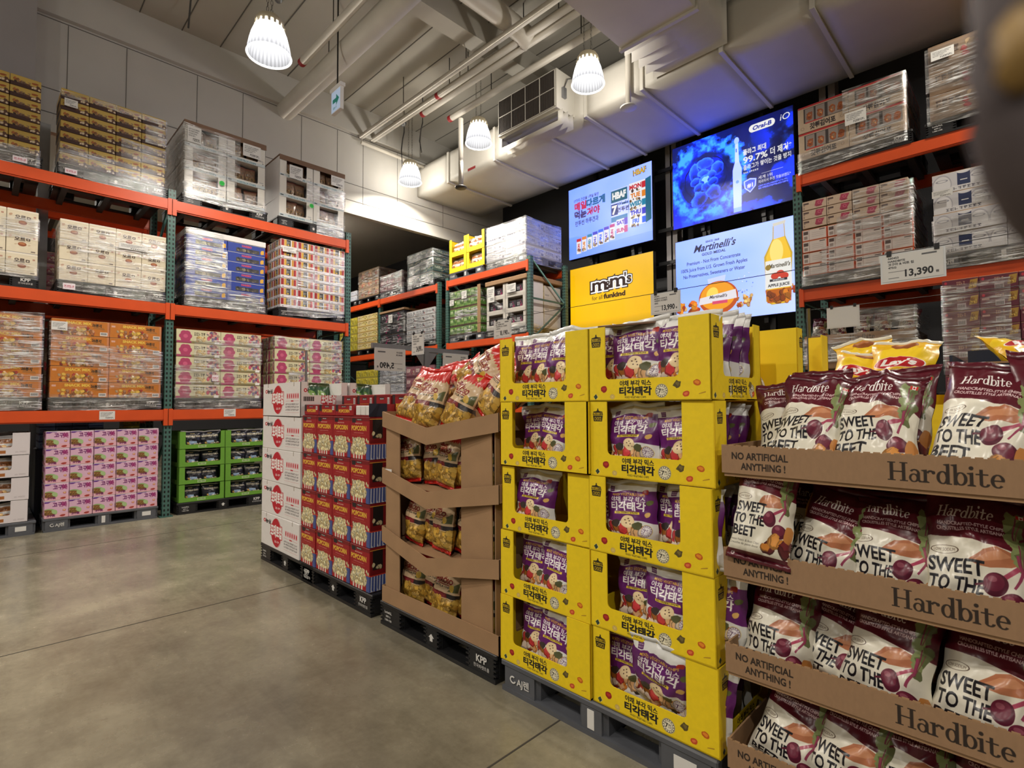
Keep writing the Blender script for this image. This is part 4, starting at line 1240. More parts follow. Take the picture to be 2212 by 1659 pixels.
for x in xs[1:-1]:
    bm = bmesh.new()
    bm_seam_ring(bm, 0, 0, dy1 - dy0, 0, dz1 - dz0, .05, .03)
    meshobj('flange', finish(bm, 'flange', MT['duct']), duct, (x + 9.44, 0, 0))
bm = bmesh.new(); bm_box(bm, 0, 0, 0, .22, .003, .05)
meshobj('red_arrow', finish(bm, 'red_arrow', MT['red']), duct, (9.44 - 7.75, -.004, .02))
# branch that runs towards the camera side, with its ribbed connector
br = empty('branch_duct', 'white branch air duct with a ribbed collar joining the large duct', 'duct', (-3.68, 4.0, 5.98))
bm = bmesh.new(); bm_box(bm, 0, -3.4, 0, 1.0, 1.75, .68)
meshobj('duct_section', finish(bm, 'duct_section', MT['duct']), br)
bm = bmesh.new(); wavy_box(bm, .0, 1.75, 0, 1.0, 2.56, .66, 9, .03, 'y')
meshobj('ribbed_collar', finish(bm, 'ribbed_collar', MT['duct'], True), br)
for yy in (.15, 1.72):
    for b_ in ((-.03, yy, -.03, 1.03, yy + .05, 0), (-.03, yy, 0, 0, yy + .05, .69), (1.0, yy, 0, 1.03, yy + .05, .69)): cbox('flange', *b_, MT['duct'], br)
bm = bmesh.new(); bm_box(bm, 1.0, 1.45, .22, 1.06, 1.6, .42); bm_tube(bm, [(1.05, 1.52, .4), (1.09, 1.5, .6), (1.05, 1.2, .9), (1.0, .9, 1.15)], .012, 6)
meshobj('damper_actuator', finish(bm, 'damper_actuator', MT['plastic']), br)
# return-air box with its filter grille
gb = empty('grille_box', 'white duct box with a dark filter grille on its face', 'air vent', (-6.43, 6.16, 5.98))
bm = bmesh.new(); bm_box(bm, 0, 0, 0, 1.3, .44, .62)
meshobj('housing', finish(bm, 'housing', MT['duct']), gb)
bm = bmesh.new(); wavy_box(bm, 0, .06, -.2, 1.3, .44, .0, 6, .025, 'y', 4)
meshobj('ribbed_collar', finish(bm, 'ribbed_collar', MT['duct'], True), gb)
bm = bmesh.new(); bm_box(bm, .03, -.012, .03, 1.27, 0, .6)
gm = meshobj('filter_panel', finish(bm, 'filter_panel', MT['grille']), gb)
bm = bmesh.new()
for i in range(5): bm_box(bm, .02 + i * .3125, -.02, .02, .03 + i * .3125, -.012, .605)
for z in (.02, .31, .597): bm_box(bm, .02, -.02, z, 1.28, -.012, z + .008)
meshobj('grille_frame', finish(bm, 'grille_frame', MT['duct']), gb)
bm = bmesh.new()
for i in range(34): bm_box(bm, .05 + i * .036, -.016, .03, .058 + i * .036, -.012, .6)
sl = meshobj('filter_slats', finish(bm, 'filter_slats', MT['deck']), gb); sl['kind'] = 'stuff'
bm = bmesh.new(); bm_box(bm, 1.3, .12, .2, 1.34, .2, .36); bm_tube(bm, [(1.32, .16, .36), (1.36, .2, .5), (1.4, .34, .56)], .01, 6)
meshobj('control_box', finish(bm, 'control_box', MT['steel']), gb)

# ================================================================ pipes and ceiling beams
def pipe(name, label, pts, r, bands=(), hang=(), m='pipe'):
    e = empty(name, label, 'pipe', pts[0])
    P = [Vector(p) - Vector(pts[0]) for p in pts]
    bm = bmesh.new(); bm_tube(bm, P, r, 14)
    meshobj('pipe_run', finish(bm, 'pipe_run', MT[m]), e)
    for t in bands:
        q = P[0].lerp(P[-1], t); d = (P[-1] - P[0]).normalized()
        bm = bmesh.new(); bm_tube(bm, [q - d * .04, q + d * .04], r * 1.04, 14)
        meshobj('red_band', finish(bm, 'red_band', MT['red']), e)
    for t in hang:
        q = P[0].lerp(P[-1], t)
        bm = bmesh.new(); bm_tube(bm, [q, (q.x, q.y, ZC - pts[0][2])], .008, 6)
        meshobj('hanger_rod', finish(bm, 'hanger_rod', MT['rod']), e)
    return e
pipe('round_duct', 'thick round white pipe running out from the panelled wall', [(-9.45, 3.76, 6.7), (-3.9, 3.76, 6.7)], .16, hang=(.3, .8))
pipe('sprinkler_pipe', 'thin white pipe with a red end above the bell lamp', [(-8.0, 3.42, 6.75), (2.5, 3.42, 6.75)], .06, bands=(.003,), hang=(.1, .5))
pipe('sprinkler_pipe', 'white water pipe next to the thick round pipe', [(-9.42, 5.24, 6.75), (3.0, 5.24, 6.75)], .05, hang=(.12, .26, .5))
pipe('sprinkler_pipe', 'white water pipe with one red band, second from the round pipe', [(-9.42, 5.5, 6.78), (3.0, 5.5, 6.78)], .055, bands=(.175,), hang=(.2, .34, .6))
pipe('sprinkler_pipe', 'white water pipe ending in a red band over the aisle', [(-7.9, 5.62, 6.75), (3.0, 5.62, 6.75)], .055, bands=(.004,), hang=(.12, .3, .5))
pipe('drain_pipe', 'white pipe with a red tip that drops down beside the grille box', [(-7.55, 5.98, 6.66), (-3.75, 5.98, 6.66)], .055, bands=(.012,), hang=(.3, .8))
pipe('drop_pipe', 'white vertical drop pipe ending in a round cover plate', [(-7.3, 6.05, 6.6), (-7.3, 6.05, 5.36)], .045)
dp = [o for o in COL.objects if o.name.startswith('drop_pipe')][-1]
bm = bmesh.new(); bm_lathe(bm, [(.001, -.02), (.1, -.02), (.11, 0), (.05, .03)], 20)
meshobj('cover_plate', finish(bm, 'cover_plate', MT['rod'], True), dp, (0, 0, -1.26))
pipe('drop_pipe', 'white sprinkler drop with a pale disc below the large duct', [(-4.1, 6.545, 7.29), (-4.1, 6.545, 5.72)], .04)
dp = [o for o in COL.objects if o.name.startswith('drop_pipe.')][-1]
bm = bmesh.new(); bm_lathe(bm, [(.001, .0), (.12, .0), (.12, .012), (.03, .03)], 20)
meshobj('cover_plate', finish(bm, 'cover_plate', MT['paper'], True), dp, (0, 0, -1.59))
pipe('wall_pipe', 'thin white pipe slanting along the wall to the large duct', [(-9.35, 5.2, 6.6), (-9.2, 6.6, 6.5)], .035)
pipe('bent_pipe', 'fat white pipe with a rounded end across the ceiling', [(-5.3, 3.0, 7.0), (-5.3, 5.1, 6.98), (-5.25, 5.45, 6.9), (-5.15, 5.62, 6.75)], .15)
bmr = struct(cbox('beam_1', -6.15, Y0, 6.95, -5.85, Y1, ZC, MT['ceil']))
struct(cbox('beam_2', -1.3, Y0, 6.95, -1.0, Y1, ZC, MT['ceil']))

# ================================================================ pendant lamps
def bell_mat(name, lo, hi, fac):
    """lit ribbed glass: it glows and lets part of the bulb's light through"""
    m, nt, b = new_mat(name)
    N, L = nt.nodes.new, nt.links.new
    out = nt.nodes['Material Output']
    tc = N('ShaderNodeTexCoord'); sp = N('ShaderNodeSeparateXYZ'); L(tc.outputs['Object'], sp.inputs[0])
    an = N('ShaderNodeMath'); an.operation = 'ARCTAN2'; L(sp.outputs['Y'], an.inputs[0]); L(sp.outputs['X'], an.inputs[1])
    mu = N('ShaderNodeMath'); mu.operation = 'MULTIPLY'; mu.inputs[1].default_value = 32; L(an.outputs[0], mu.inputs[0])
    si = N('ShaderNodeMath'); si.operation = 'SINE'; L(mu.outputs[0], si.inputs[0])
    mr = N('ShaderNodeMapRange'); mr.inputs[1].default_value = -1; mr.inputs[2].default_value = 1; mr.inputs[3].default_value = .78; mr.inputs[4].default_value = 1.2
    L(si.outputs[0], mr.inputs[0])
    gz = N('ShaderNodeMapRange'); gz.inputs[1].default_value = .03; gz.inputs[2].default_value = .26; gz.inputs[3].default_value = lo; gz.inputs[4].default_value = hi
    L(sp.outputs['Z'], gz.inputs[0])
    m2 = N('ShaderNodeMath'); m2.operation = 'MULTIPLY'; L(mr.outputs[0], m2.inputs[0]); L(gz.outputs[0], m2.inputs[1])
    em = N('ShaderNodeEmission'); em.inputs['Color'].default_value = (.97, .97, 1, 1); L(m2.outputs[0], em.inputs['Strength'])
    tr = N('ShaderNodeBsdfTransparent'); mx = N('ShaderNodeMixShader'); mx.inputs[0].default_value = fac
    L(tr.outputs[0], mx.inputs[1]); L(em.outputs[0], mx.inputs[2]); L(mx.outputs[0], out.inputs['Surface'])
    return m
BELL, INNER = bell_mat('ribbed_glass_lit', .8, 3.4, .8), bell_mat('lamp_inner_glass', .6, .9, .55)
def make_lamp(label):
    e = empty('pendant_lamp', label, 'lamp')
    R = .225
    prof = [(R, 0), (R * 1.0, .01), (R * .98, .06), (R * .92, .13), (R * .82, .22), (R * .68, .3), (R * .6, .345)]
    bm = bmesh.new(); bm_lathe(bm, prof, 40)
    meshobj('bell_shade', finish(bm, 'bell_shade', BELL, True), e)
    bm = bmesh.new(); bm_lathe(bm, [(r * .965, z + .004) for r, z in prof], 40); bmesh.ops.reverse_faces(bm, faces=bm.faces[:])
    meshobj('inner_glass', finish(bm, 'inner_glass', INNER, True), e)
    bm = bmesh.new(); bm_tube(bm, [(R * math.cos(t), R * math.sin(t), .0) for t in [i * math.pi / 18 for i in range(36)]], .011, 6, closed=True)
    meshobj('rim', finish(bm, 'rim', MT_RIM), e)
    bm = bmesh.new(); bm_lathe(bm, [(R * .62, .345), (R * .66, .35), (R * .66, .38), (R * .55, .4), (R * .55, .42), (R * .3, .44), (.001, .44)], 32)
    meshobj('cap', finish(bm, 'cap', MT['lampcap'], True), e)
    bm = bmesh.new()
    for i in range(16):
        a = i * math.pi / 8
        bm_box(bm, R * .64 * math.cos(a) - .012, R * .64 * math.sin(a) - .012, .3, R * .64 * math.cos(a) + .012, R * .64 * math.sin(a) + .012, .345)
    meshobj('vent_ring', finish(bm, 'vent_ring', MT['lampcap']), e)['kind'] = 'stuff'
    bm = bmesh.new(); bm_lathe(bm, [(.03, .29), (.035, .3), (.03, .35), (.001, .35)], 16)
    meshobj('socket', finish(bm, 'socket', MT['lampcap'], True), e)
    return e
def add_chains(e):
    h = (ZC if e.location.x > -9.6 else 5.9) - e.location.z
    for s in (-1, 1):
        bm = bmesh.new()
        n = int((h - .44) / .05)
        for i in range(n):
            z = .44 + i * .05 + .025
            a = .011
            d = (a, 0) if i % 2 else (0, a)
            bm_tube(bm, [(s * .06 + d[0], d[1], z - .022), (s * .06 + d[0], d[1], z + .022)], .0028, 4)
            bm_tube(bm, [(s * .06 - d[0], -d[1], z - .022), (s * .06 - d[0], -d[1], z + .022)], .0028, 4)
            bm_tube(bm, [(s * .06 - d[0], -d[1], z + .022), (s * .06 + d[0], d[1], z + .022)], .0028, 4)
            bm_tube(bm, [(s * .06 - d[0], -d[1], z - .022), (s * .06 + d[0], d[1], z - .022)], .0028, 4)
        meshobj('chain', finish(bm, 'chain', MT['chain']), e)
LD = bpy.data.lights.new('pendant_light', 'POINT')
LD.shadow_soft_size = .045; LD.energy = LAMP_POWER; LD.color = LAMP_COL
MT_RIM = emis('lamp_rim', (1, 1, 1), 1.1)
lamp0 = make_lamp('bell lamp closest to the thick round pipe')
lamps = [((-5.9, 2.16, 5.26), 'bell lamp hanging alone near the thick round pipe'),
         ((-4.32, 5.87, 5.85), 'bell lamp beside the dark filter grille'),
         ((-6.76, 6.0, 5.93), 'bell lamp between the filter grille and the drop pipe'),
         ((-8.8, 5.98, 5.86), 'bell lamp close to the panelled wall at the duct end')]
# unseen lamps: rows carried on, plus some added to light fronts and far racks
OFF = [(-1.0, -1.7, 5.3), (-5.4, -1.5, 5.3), (.8, 5.9, 5.9), (3.2, 5.9, 5.9), (-8.8, -1.9, 5.3), (2.6, -2.2, 5.3), (-8.0, -5.5, 5.3), (-3.4, -6.0, 5.3), (1.6, -6.0, 5.3), (-13.5, -.5, 5.3), (-10.7, 2.6, 5.455), (-12.5, 5.5, 5.455), (5.5, 1.0, 5.3)]
first = True
for i, (loc, lab) in enumerate(lamps + [(p, None) for p in OFF]):
    e = lamp0 if first else copy_tree(lamp0)
    first = False
    e.location = loc
    if lab is None:
        lab = 'unseen bell lamp among the continued rows and added fill lamps'
        e['group'] = 'bell lamps beyond the picture'
    e['label'] = lab
lamp_objs = [o for o in COL.objects if o.name.startswith('pendant_lamp')]
for e in lamp_objs:
    add_chains(e)
    l = bpy.data.objects.new('pendant_light', LD)
    l.location = (0, 0, .1)
    link(l, e)
# small things on the ceiling
def detector(label, loc, drop=0.0):
    e = empty('smoke_detector', label, 'detector', loc)
    bm = bmesh.new(); bm_lathe(bm, [(.001, -.06), (.035, -.06), (.055, -.03), (.06, 0), (.001, 0)], 18)
    meshobj('sensor_head', finish(bm, 'sensor_head', MT['steel'], True), e)
    if drop:
        bm = bmesh.new(); bm_tube(bm, [(0, 0, 0), (0, 0, drop)], .012, 8)
        meshobj('conduit', finish(bm, 'conduit', MT['pipe']), e)
    return e
e = detector('grey detector on the ceiling with a conduit hanging below it', (-8.2, 1.95, ZC - .02))
bm = bmesh.new(); bm_tube(bm, [(0, 0, -.05), (-.06, -.02, -.6)], .012, 8); meshobj('conduit', finish(bm, 'conduit', MT['rod']), e)
detector('small grey detector behind the first bell lamp', (-7.6, 2.9, ZC - .02))
detector('grey detector above the third water pipe', (-6.9, 5.7, 6.9), .4)
detector('detector near the slanting wall pipe', (-8.7, 5.75, 6.95), .35)
for i, (x, y) in enumerate(((-8.75, 5.8), (-8.2, 5.85))):
    e = empty('hanging_cable', ('dark looped cable hanging by the wall end of the pipes', 'dark cable drooping beside the corner bell lamp')[i], 'cable', (x, y, ZC))
    bm = bmesh.new(); bm_tube(bm, [(0, 0, 0), (0, 0, -.5), (-.08, .02, -.6), (-.14, .03, -.8), (-.1, .03, -1.15 + .2 * i), (-.06, .02, -1.25 + .2 * i)], .012, 6)
    meshobj('cable_run', finish(bm, 'cable_run', MT['rod']), e)
# exit sign
ex = empty('exit_sign', 'small lit exit sign with a green arrow hanging on a rod', 'sign', (-7.03, 3.53, 5.62))
ex.scale = (1.25, 1.25, 1.25)
bm = bmesh.new(); bm_box(bm, -.11, -.02, 0, .11, .02, .26); meshobj('housing', finish(bm, 'housing', MT['paper']), ex)
def quad(name, m, x0, z0, x1, z1, y=0.0, parent=None, loc=(0, 0, 0), rz=0.0, flip=False):
    bm = bmesh.new()
    vs = [bm.verts.new(p) for p in ((x0, y, z0), (x1, y, z0), (x1, y, z1), (x0, y, z1))]
    f = bm.faces.new(vs)
    uv = bm.loops.layers.uv.new('UVMap')
    for lp, q in zip(f.loops, ((0, 0), (1, 0), (1, 1), (0, 1))): lp[uv].uv = (1 - q[0], q[1]) if flip else q
    return meshobj(name, finish(bm, name, m), parent, loc, (0, 0, rz))
quad('arrow_face', img_mat('exit_arrow_face', exit_face(), emit=.5), -.105, .01, .105, .25, -.021, ex)
bm = bmesh.new(); bm_box(bm, -.13, -.03, .26, .13, .03, .3); meshobj('cap', finish(bm, 'cap', MT['paper']), ex)
bm = bmesh.new(); bm_tube(bm, [(0, 0, .3), (0, 0, (ZC - 5.62) / 1.25)], .01, 6); meshobj('rod', finish(bm, 'rod', MT['rod']), ex)

o_ = empty('far_duct', 'white duct glimpsed through the opening beyond the rack end', 'duct', (-12.6, 4.2, 5.4))
bm = bmesh.new(); bm_box(bm, 0, 0, 0, 2.7, .9, .498); meshobj('duct_section', finish(bm, 'duct_section', MT['duct']), o_)

# ================================================================ LED screens
def screen(label, key, x0, x1, z0, z1, y, strength):
    e = empty('led_screen', label, 'screen', (x0, y, z0))
    w, h = x1 - x0, z1 - z0
    bm = bmesh.new(); bm_box(bm, 0, 0, 0, w, .09, h); bmesh.ops.bevel(bm, geom=bm.edges[:], offset=.006, segments=1, affect='EDGES')
    meshobj('housing', finish(bm, 'housing', MT['plastic']), e)
    quad('display', img_mat('display_' + key, SCR[key], .35, emit=strength), .008, .008, w - .008, h - .008, -.002, e)
    for xx in (w * .25, w * .75): cbox('mounting_rail', xx - .03, .09, -.1, xx + .03, .15, h + .1, MT['plastic'], e)
SY = 8.4
screen('lit screen showing a blue nut snack advert', 'hbaf', -6.70, -4.79, 4.32, 5.77, SY, 2.6)
screen('lit screen showing a dark blue toothbrush advert', 'oral', -4.40, -2.45, 4.40, 5.83, SY, 7.0)
screen('lit screen showing a yellow candy advert', 'candy', -6.68, -4.79, 2.72, 4.13, SY, 1.05)
screen('lit screen showing a juice bottle advert', 'juice', -4.37, -2.45, 2.74, 4.18, SY, 2.2)
fr = empty('screen_stand', 'black steel posts and rails carrying the four lit screens', 'stand', (-6.6, SY + .16, 0))
for x in (-6.2, -5.2, -3.9, -2.9): cbox('post', x + 6.6, 0, 0, x + 6.6 + .08, .08, 6.2, MT['plastic'], fr)
for z in (2.9, 3.9, 4.5, 5.6): cbox('rail', 0, .08, z, 4.2, .12, z + .06, MT['plastic'], fr)
# steel columns in the dark gap between and beside the screens
for x, lab in ((-4.72, 'dark steel column in the gap between the lit screens'), (-2.2, 'dark steel column behind the rack beside the juice screen')):
    e = empty('wall_column', lab, 'column', (x, 8.75, 0))
    cbox('web', .09, 0, 0, .12, .2, 7.2, MT['wallgrey'], e); cbox('flange', 0, 0, 0, .21, .02, 7.2, MT['wallgrey'], e); cbox('flange', 0, .2, 0, .21, .22, 7.2, MT['wallgrey'], e)

# ================================================================ racks
UPW = .084
def upright_mesh(h):
    bm = bmesh.new(); bm_box(bm, -UPW / 2, -UPW / 2, 0, UPW / 2, UPW / 2, h)
    return finish(bm, 'upright', MT['green'])
def rack(label, o, x0, y0, bays, levels, h, depth=1.02, beams_skip=()):
    """bays: list of (u0,u1) between upright centres; levels: beam top heights"""
    rz = 0 if o == 'F' else math.pi / 2
    e = empty('pallet_rack', label, 'rack', (x0, y0, 0), rz)
    um = upright_mesh(h)
    us = sorted({u for b_ in bays for u in b_})
    for u in us:
        for d in (0, depth):
            p = meshobj('upright', um, e, (u, d + UPW / 2, 0))
            cbox('foot_plate', -.07, -.07, 0, .07, .07, .012, MT['greenp'], p)
        z = .25
        k = 0
        while z + .75 < h:
            bm = bmesh.new()
            bm_box(bm, -.015, UPW, z, .015, depth, z + .03)
            a, b_ = (UPW, depth) if k % 2 else (depth, UPW)
            bm_tube(bm, [(0, a, z + .03), (0, b_, z + .75)], .018, 6)
            meshobj('brace', finish(bm, 'brace', MT['greenp']), e, (u, 0, 0))
            z += .78; k += 1
    for bi, (u0, u1) in enumerate(bays):
        for z in levels:
            if (bi, z) in beams_skip: continue
            for d in (-.012, depth + UPW - .04):
                bm = bmesh.new()
                a, b_ = u0 + UPW / 2, u1 - UPW / 2
                bm_box(bm, a, d, z - .125, b_, d + .05, z); bm_box(bm, a, d + .012, z - .14, b_, d + .04, z - .125)
                bo = meshobj('beam', finish(bm, 'beam', MT['orange']), e)
                for uu in (u0 - .0, u1):
                    s = 1 if uu == u0 else -1
                    bm = bmesh.new()
                    bm_box(bm, uu + s * .004, d - .008, z - .2, uu + s * .05, d + .03, z + .012)
                    meshobj('beam_connector', finish(bm, 'beam_connector', MT['orange']), bo)
            bm = bmesh.new()
            n = 6
            for i in range(n):
                uu = u0 + (u1 - u0) * (i + .5) / n
                bm_box(bm, uu - .03, .04, z - .05, uu + .03, depth + .03, z - .004)
            q = meshobj('support_bars', finish(bm, 'support_bars', MT['deck']), e); q['kind'] = 'stuff'
    return e
L3 = (1.362, 2.72, 4.08)
rack('orange and green pallet rack with snack loads by the panelled wall', 'L', -7.90, 0, [(-3.28, -.79), (-.79, 1.70), (1.70, 4.18)], L3, 4.22)
rack('rack standing back to back behind the snack rack', 'L', -9.35, 0, [(-.79, 1.70), (1.70, 4.18)], L3, 4.22)
rack('far pallet rack with the blue-lit carton load on its top', 'F', 0, 7.1, [(-9.05, -6.62)], L3, 4.16)
rack('farthest pallet rack row with dark green cartons on top', 'F', 0, 7.1, [(-14.2, -11.80), (-11.80, -9.38)], L3, 4.12)
rack('pallet rack beside the juice screen with fish snack cartons', 'F', 0, 6.72, [(-1.95, .55), (.55, 3.05)], L3, 4.1)

# ================================================================ pallets
def text_mesh(rows, m):
    """rows: (text, x, z, cap height, bold) -> flat lettering in the xz plane facing -y"""
    vs, fs = [], []
    for t, x, z, h, bo in rows:
        T, lo, hi = glyph_tris(t, bo)
        k = h / .72
        cx = (lo[0] + hi[0]) / 2
        for tri in T:
            n = len(vs)
            q = [((p[0] - cx) * k + x, 0.0, p[1] * k + z) for p in tri]
            a, b_, c_ = q
            if (b_[0] - a[0]) * (c_[2] - a[2]) - (b_[2] - a[2]) * (c_[0] - a[0]) < 0: q = q[::-1]
            vs += q
            fs.append((n, n + 1, n + 2))
    me = bpy.data.meshes.new('printed_lettering')
    me.from_pydata(vs, [], fs)
    me.materials.append(m)
    return me
def arrow_poly(x, z, s):
    return [(x - .3 * s, z), (x + .3 * s, z), (x + .3 * s, z + .5 * s), (x + .6 * s, z + .5 * s), (x, z + s), (x - .6 * s, z + .5 * s), (x - .3 * s, z + .5 * s)]
def flat_mesh(name, polys, m, t=.0012):
    bm = bmesh.new()
    for P in polys:
        f = bm.faces.new([bm.verts.new((x, 0, z)) for x, z in P])
        r = bmesh.ops.extrude_face_region(bm, geom=[f])
        for v in r['geom']:
            if isinstance(v, bmesh.types.BMVert): v.co.y -= t
    bmesh.ops.recalc_face_normals(bm, faces=bm.faces[:])
    return finish(bm, name, m)
def make_pallet(kind):
    m = MT['palk' if kind == 'k' else 'palg']
    e = empty('pallet', '', 'pallet')
    bm = bmesh.new(); bm_box(bm, 0, 0, .118, 1.1, 1.1, .148)
    bmesh.ops.bevel(bm, geom=bm.edges[:], offset=.006, segments=1, affect='EDGES')
    meshobj('top_deck', finish(bm, 'top_deck', m), e)
    bm = bmesh.new()
    for y in (0, .48, .98): bm_box(bm, .01, y, 0, 1.09, y + .12, .022)
    for x in (0.01, .49, .97): bm_box(bm, x, .12, 0, x + .12, .98, .02)
    meshobj('bottom_deck', finish(bm, 'bottom_deck', m), e)
    def blk(w, d):
        bm = bmesh.new(); bm_box(bm, 0, 0, .02, w, d, .12)
        bmesh.ops.bevel(bm, geom=[ed for ed in bm.edges if abs(ed.verts[0].co.z - ed.verts[1].co.z) > .05], offset=.022, segments=3, affect='EDGES')
        if kind == 'k':
            for z in (.035, .06, .085, .105): bm_box(bm, .004, -.003, z, .03, .03, z + .008); bm_box(bm, w - .03, -.003, z, w - .004, .03, z + .008)
        return finish(bm, 'foot_block', m)
    c, s, q = blk(.24, .2), blk(.15, .2), blk(.15, .16)
    for y in (0.004, .47, .896):
        for x, me in ((0.004, c), (.475, s), (.856, c)): meshobj('foot_block', me, e, (x, y, 0))
    if kind == 'k':
        meshobj('printed_lettering', text_mesh([('KPP', .985, .075, .036, .03), ('한국파렛트풀', .985, .045, .016, .0)], MT['whiteink']), e, (0, -.0005, 0))
        meshobj('printed_lettering', text_mesh([('LogisALL', .1, .085, .016, .02), ('KPP-11', .1, .06, .013, .02), ('1100-1100', .1, .038, .013, .02)], MT['whiteink']), e, (0, -.0005, 0))
        meshobj('arrow_mark', flat_mesh('arrow_mark', [arrow_poly(.55, .05, .042)], MT['whiteink']), e, (0, .003, 0))
    else:
        meshobj('printed_lettering', text_mesh([('AJ렌', .15, .055, .032, .02)], MT['whiteink']), e, (0, -.0005, 0))
        meshobj('swirl_mark', flat_mesh('swirl_mark', [ring(.085, .072, .02, .018, .013, .011, 1, 6)], MT['whiteink']), e, (0, 0, 0))
        meshobj('barcode_label', box_mesh('barcode_label', (.035, .002, .08), MT['paper']), e, (.53, .002, .03))
        meshobj('barcode_label', box_mesh('barcode_label', (.09, .002, .05), MT['paper']), e, (.93, .002, .05))
    return e
PROTO = {}
def put(o, x0, y0, u=0, d=0, z=0):
    return (x0 + u, y0 + d, z) if o == 'F' else (x0 - d, y0 + u, z)
def pallet(kind, label, o, x0, y0, z):
    """x0,y0: the front corner where u=0"""
    e = copy_tree(PROTO[kind]) if kind in PROTO else make_pallet(kind)
    PROTO.setdefault(kind, e)
    e.location = (x0, y0, z)
    e.rotation_euler = (0, 0, 0 if o == 'F' else math.pi / 2)
    e['label'] = label
    e['group'] = 'black plastic pallets' if kind == 'k' else 'grey plastic pallets'
    return e

# ================================================================ cartons
IM = {}
def imat(k, **kw):
    if k not in IM: IM[k] = img_mat('print_' + k, TEX[k], **{**dict(rough=.5, bump=.03, bscale=30), **kw})
    return IM[k]
_cm = {}
def carton_mesh(w, d, h, front, side=None, top=None, bev=.004):
    k = (round(w, 3), round(d, 3), round(h, 3), front, side, str(top))
    if k in _cm: return _cm[k]
    bm = bmesh.new(); bm_box(bm, 0, 0, 0, w, d, h)
    bmesh.ops.bevel(bm, geom=bm.edges[:], offset=bev, segments=1, affect='EDGES')
    bmesh.ops.recalc_face_normals(bm, faces=bm.faces[:])
    uv = bm.loops.layers.uv.new('UVMap')
    for f in bm.faces:
        n = f.normal
        ax = max(range(3), key=lambda i: abs(n[i]))
        f.material_index = (1, 0, 2)[ax]
        for lp in f.loops:
            x, y, z = lp.vert.co
            if ax == 1: q = (x / w if n.y < 0 else 1 - x / w, z / h)
            elif ax == 0: q = (y / d if n.x > 0 else 1 - y / d, z / h)
            else: q = (x / w, y / d)
            lp[uv].uv = q
    mm = [imat(front), imat(side or front), top or MT['kraft']]
    _cm[k] = finish(bm, 'carton', mm)
    return _cm[k]

_rc = random.Random(11)
def cartons(name, desc, where, o, x0, y0, w, z0, z1, rows, cols, front, depth=.53, nd=1, side=None, top=None, cat='carton', gap=.004, jit=.003, only=None, colname=None):
    """a stack of equal cartons, one object each; first row is the topmost, first column the low-u one"""
    cw, chh, dd = w / cols, (z1 - z0) / rows, depth / nd
    me = carton_mesh(cw - gap, dd - gap, chh - .002, front, side, top)
    for k in range(nd):
        for r in range(rows):
            for c in range(cols):
                if only and not only(r, c, k): continue
                ob_ = meshobj(name, me, None, put(o, x0, y0, c * cw + gap / 2 + _rc.uniform(-1, 1) * jit * .4, k * dd + _rc.uniform(0, 1) * jit, z0 + (rows - 1 - r) * chh), (0, 0, (0 if o == 'F' else math.pi / 2) + _rc.uniform(-1, 1) * jit * 2))
                lab = f"{desc}, row {NUM[r]} column {NUM[c]}{' rear rank' if k else ''}, {where}"
                tag(ob_, lab, cat, where if len(where) > 3 else desc)

def film_band(bm, o, w, d, za, zb, seed, u0=0.0, u1=1.0, off=.009, wrap=True, tilt=.0):
    """one turn of film: a crinkled strip across the front and back along both sides"""
    path = []
    if wrap and u0 <= 0: path += [(-off, d * .98), (-off, d * .5), (-off, .05)]
    n = max(4, int((u1 - u0) * 22))
    path += [(-off + (w + 2 * off) * (u0 + (u1 - u0) * i / n), -off) for i in range(n + 1)]
    if wrap and u1 >= 1: path += [(w + off, .05), (w + off, d * .5), (w + off, d * .98)]
    m = max(3, int((zb - za) / .035))
    grid = []
    for j in range(m + 1):
        row = []
        for i, (x, y) in enumerate(path):
            e_ = noise.noise((x * 2.1 + seed, y * 2 + seed * .3, 3.3)) * .035 if j in (0, m) else 0
            z = za + (zb - za) * j / m + e_ + tilt * (x / w - .5)
            a = noise.noise((x * 5 + seed, z * 22, seed)) * .005
            row.append(bm.verts.new((x, y - abs(a) if y < 0 else y, z)))
        grid.append(row)
    for A, B in zip(grid, grid[1:]):
        for i in range(len(path) - 1): bm.faces.new((A[i], A[i + 1], B[i + 1], B[i])).smooth = True
def wrap(label, o, x0, y0, w, d, z0, bands, heavy=False, labels=()):
    """bands: (za, zb, u0, u1, tilt) above z0"""
    bm = bmesh.new()
    for i, b_ in enumerate(bands):
        za, zb = b_[0], b_[1]; u0, u1 = (b_[2], b_[3]) if len(b_) > 3 else (0.0, 1.0)
        film_band(bm, o, w, d, za, zb, len(label) * 1.7 + i * 5.1, u0, u1, .009 + i * .0015, True, b_[4] if len(b_) > 4 else 0)
    ob_ = meshobj('stretch_wrap', finish(bm, 'stretch_wrap', MT['filmh' if heavy else 'film'], True), None, (x0, y0, z0), (0, 0, 0 if o == 'F' else math.pi / 2))
    tag(ob_, label, 'film', 'films round the pallet loads')
    for (u, z, ww, hh, st) in labels:
        meshobj('paper_label', label_mesh(ww, hh, st), ob_, (u, -.024, z), (0, 0, 0))
    return ob_
_lm = {}
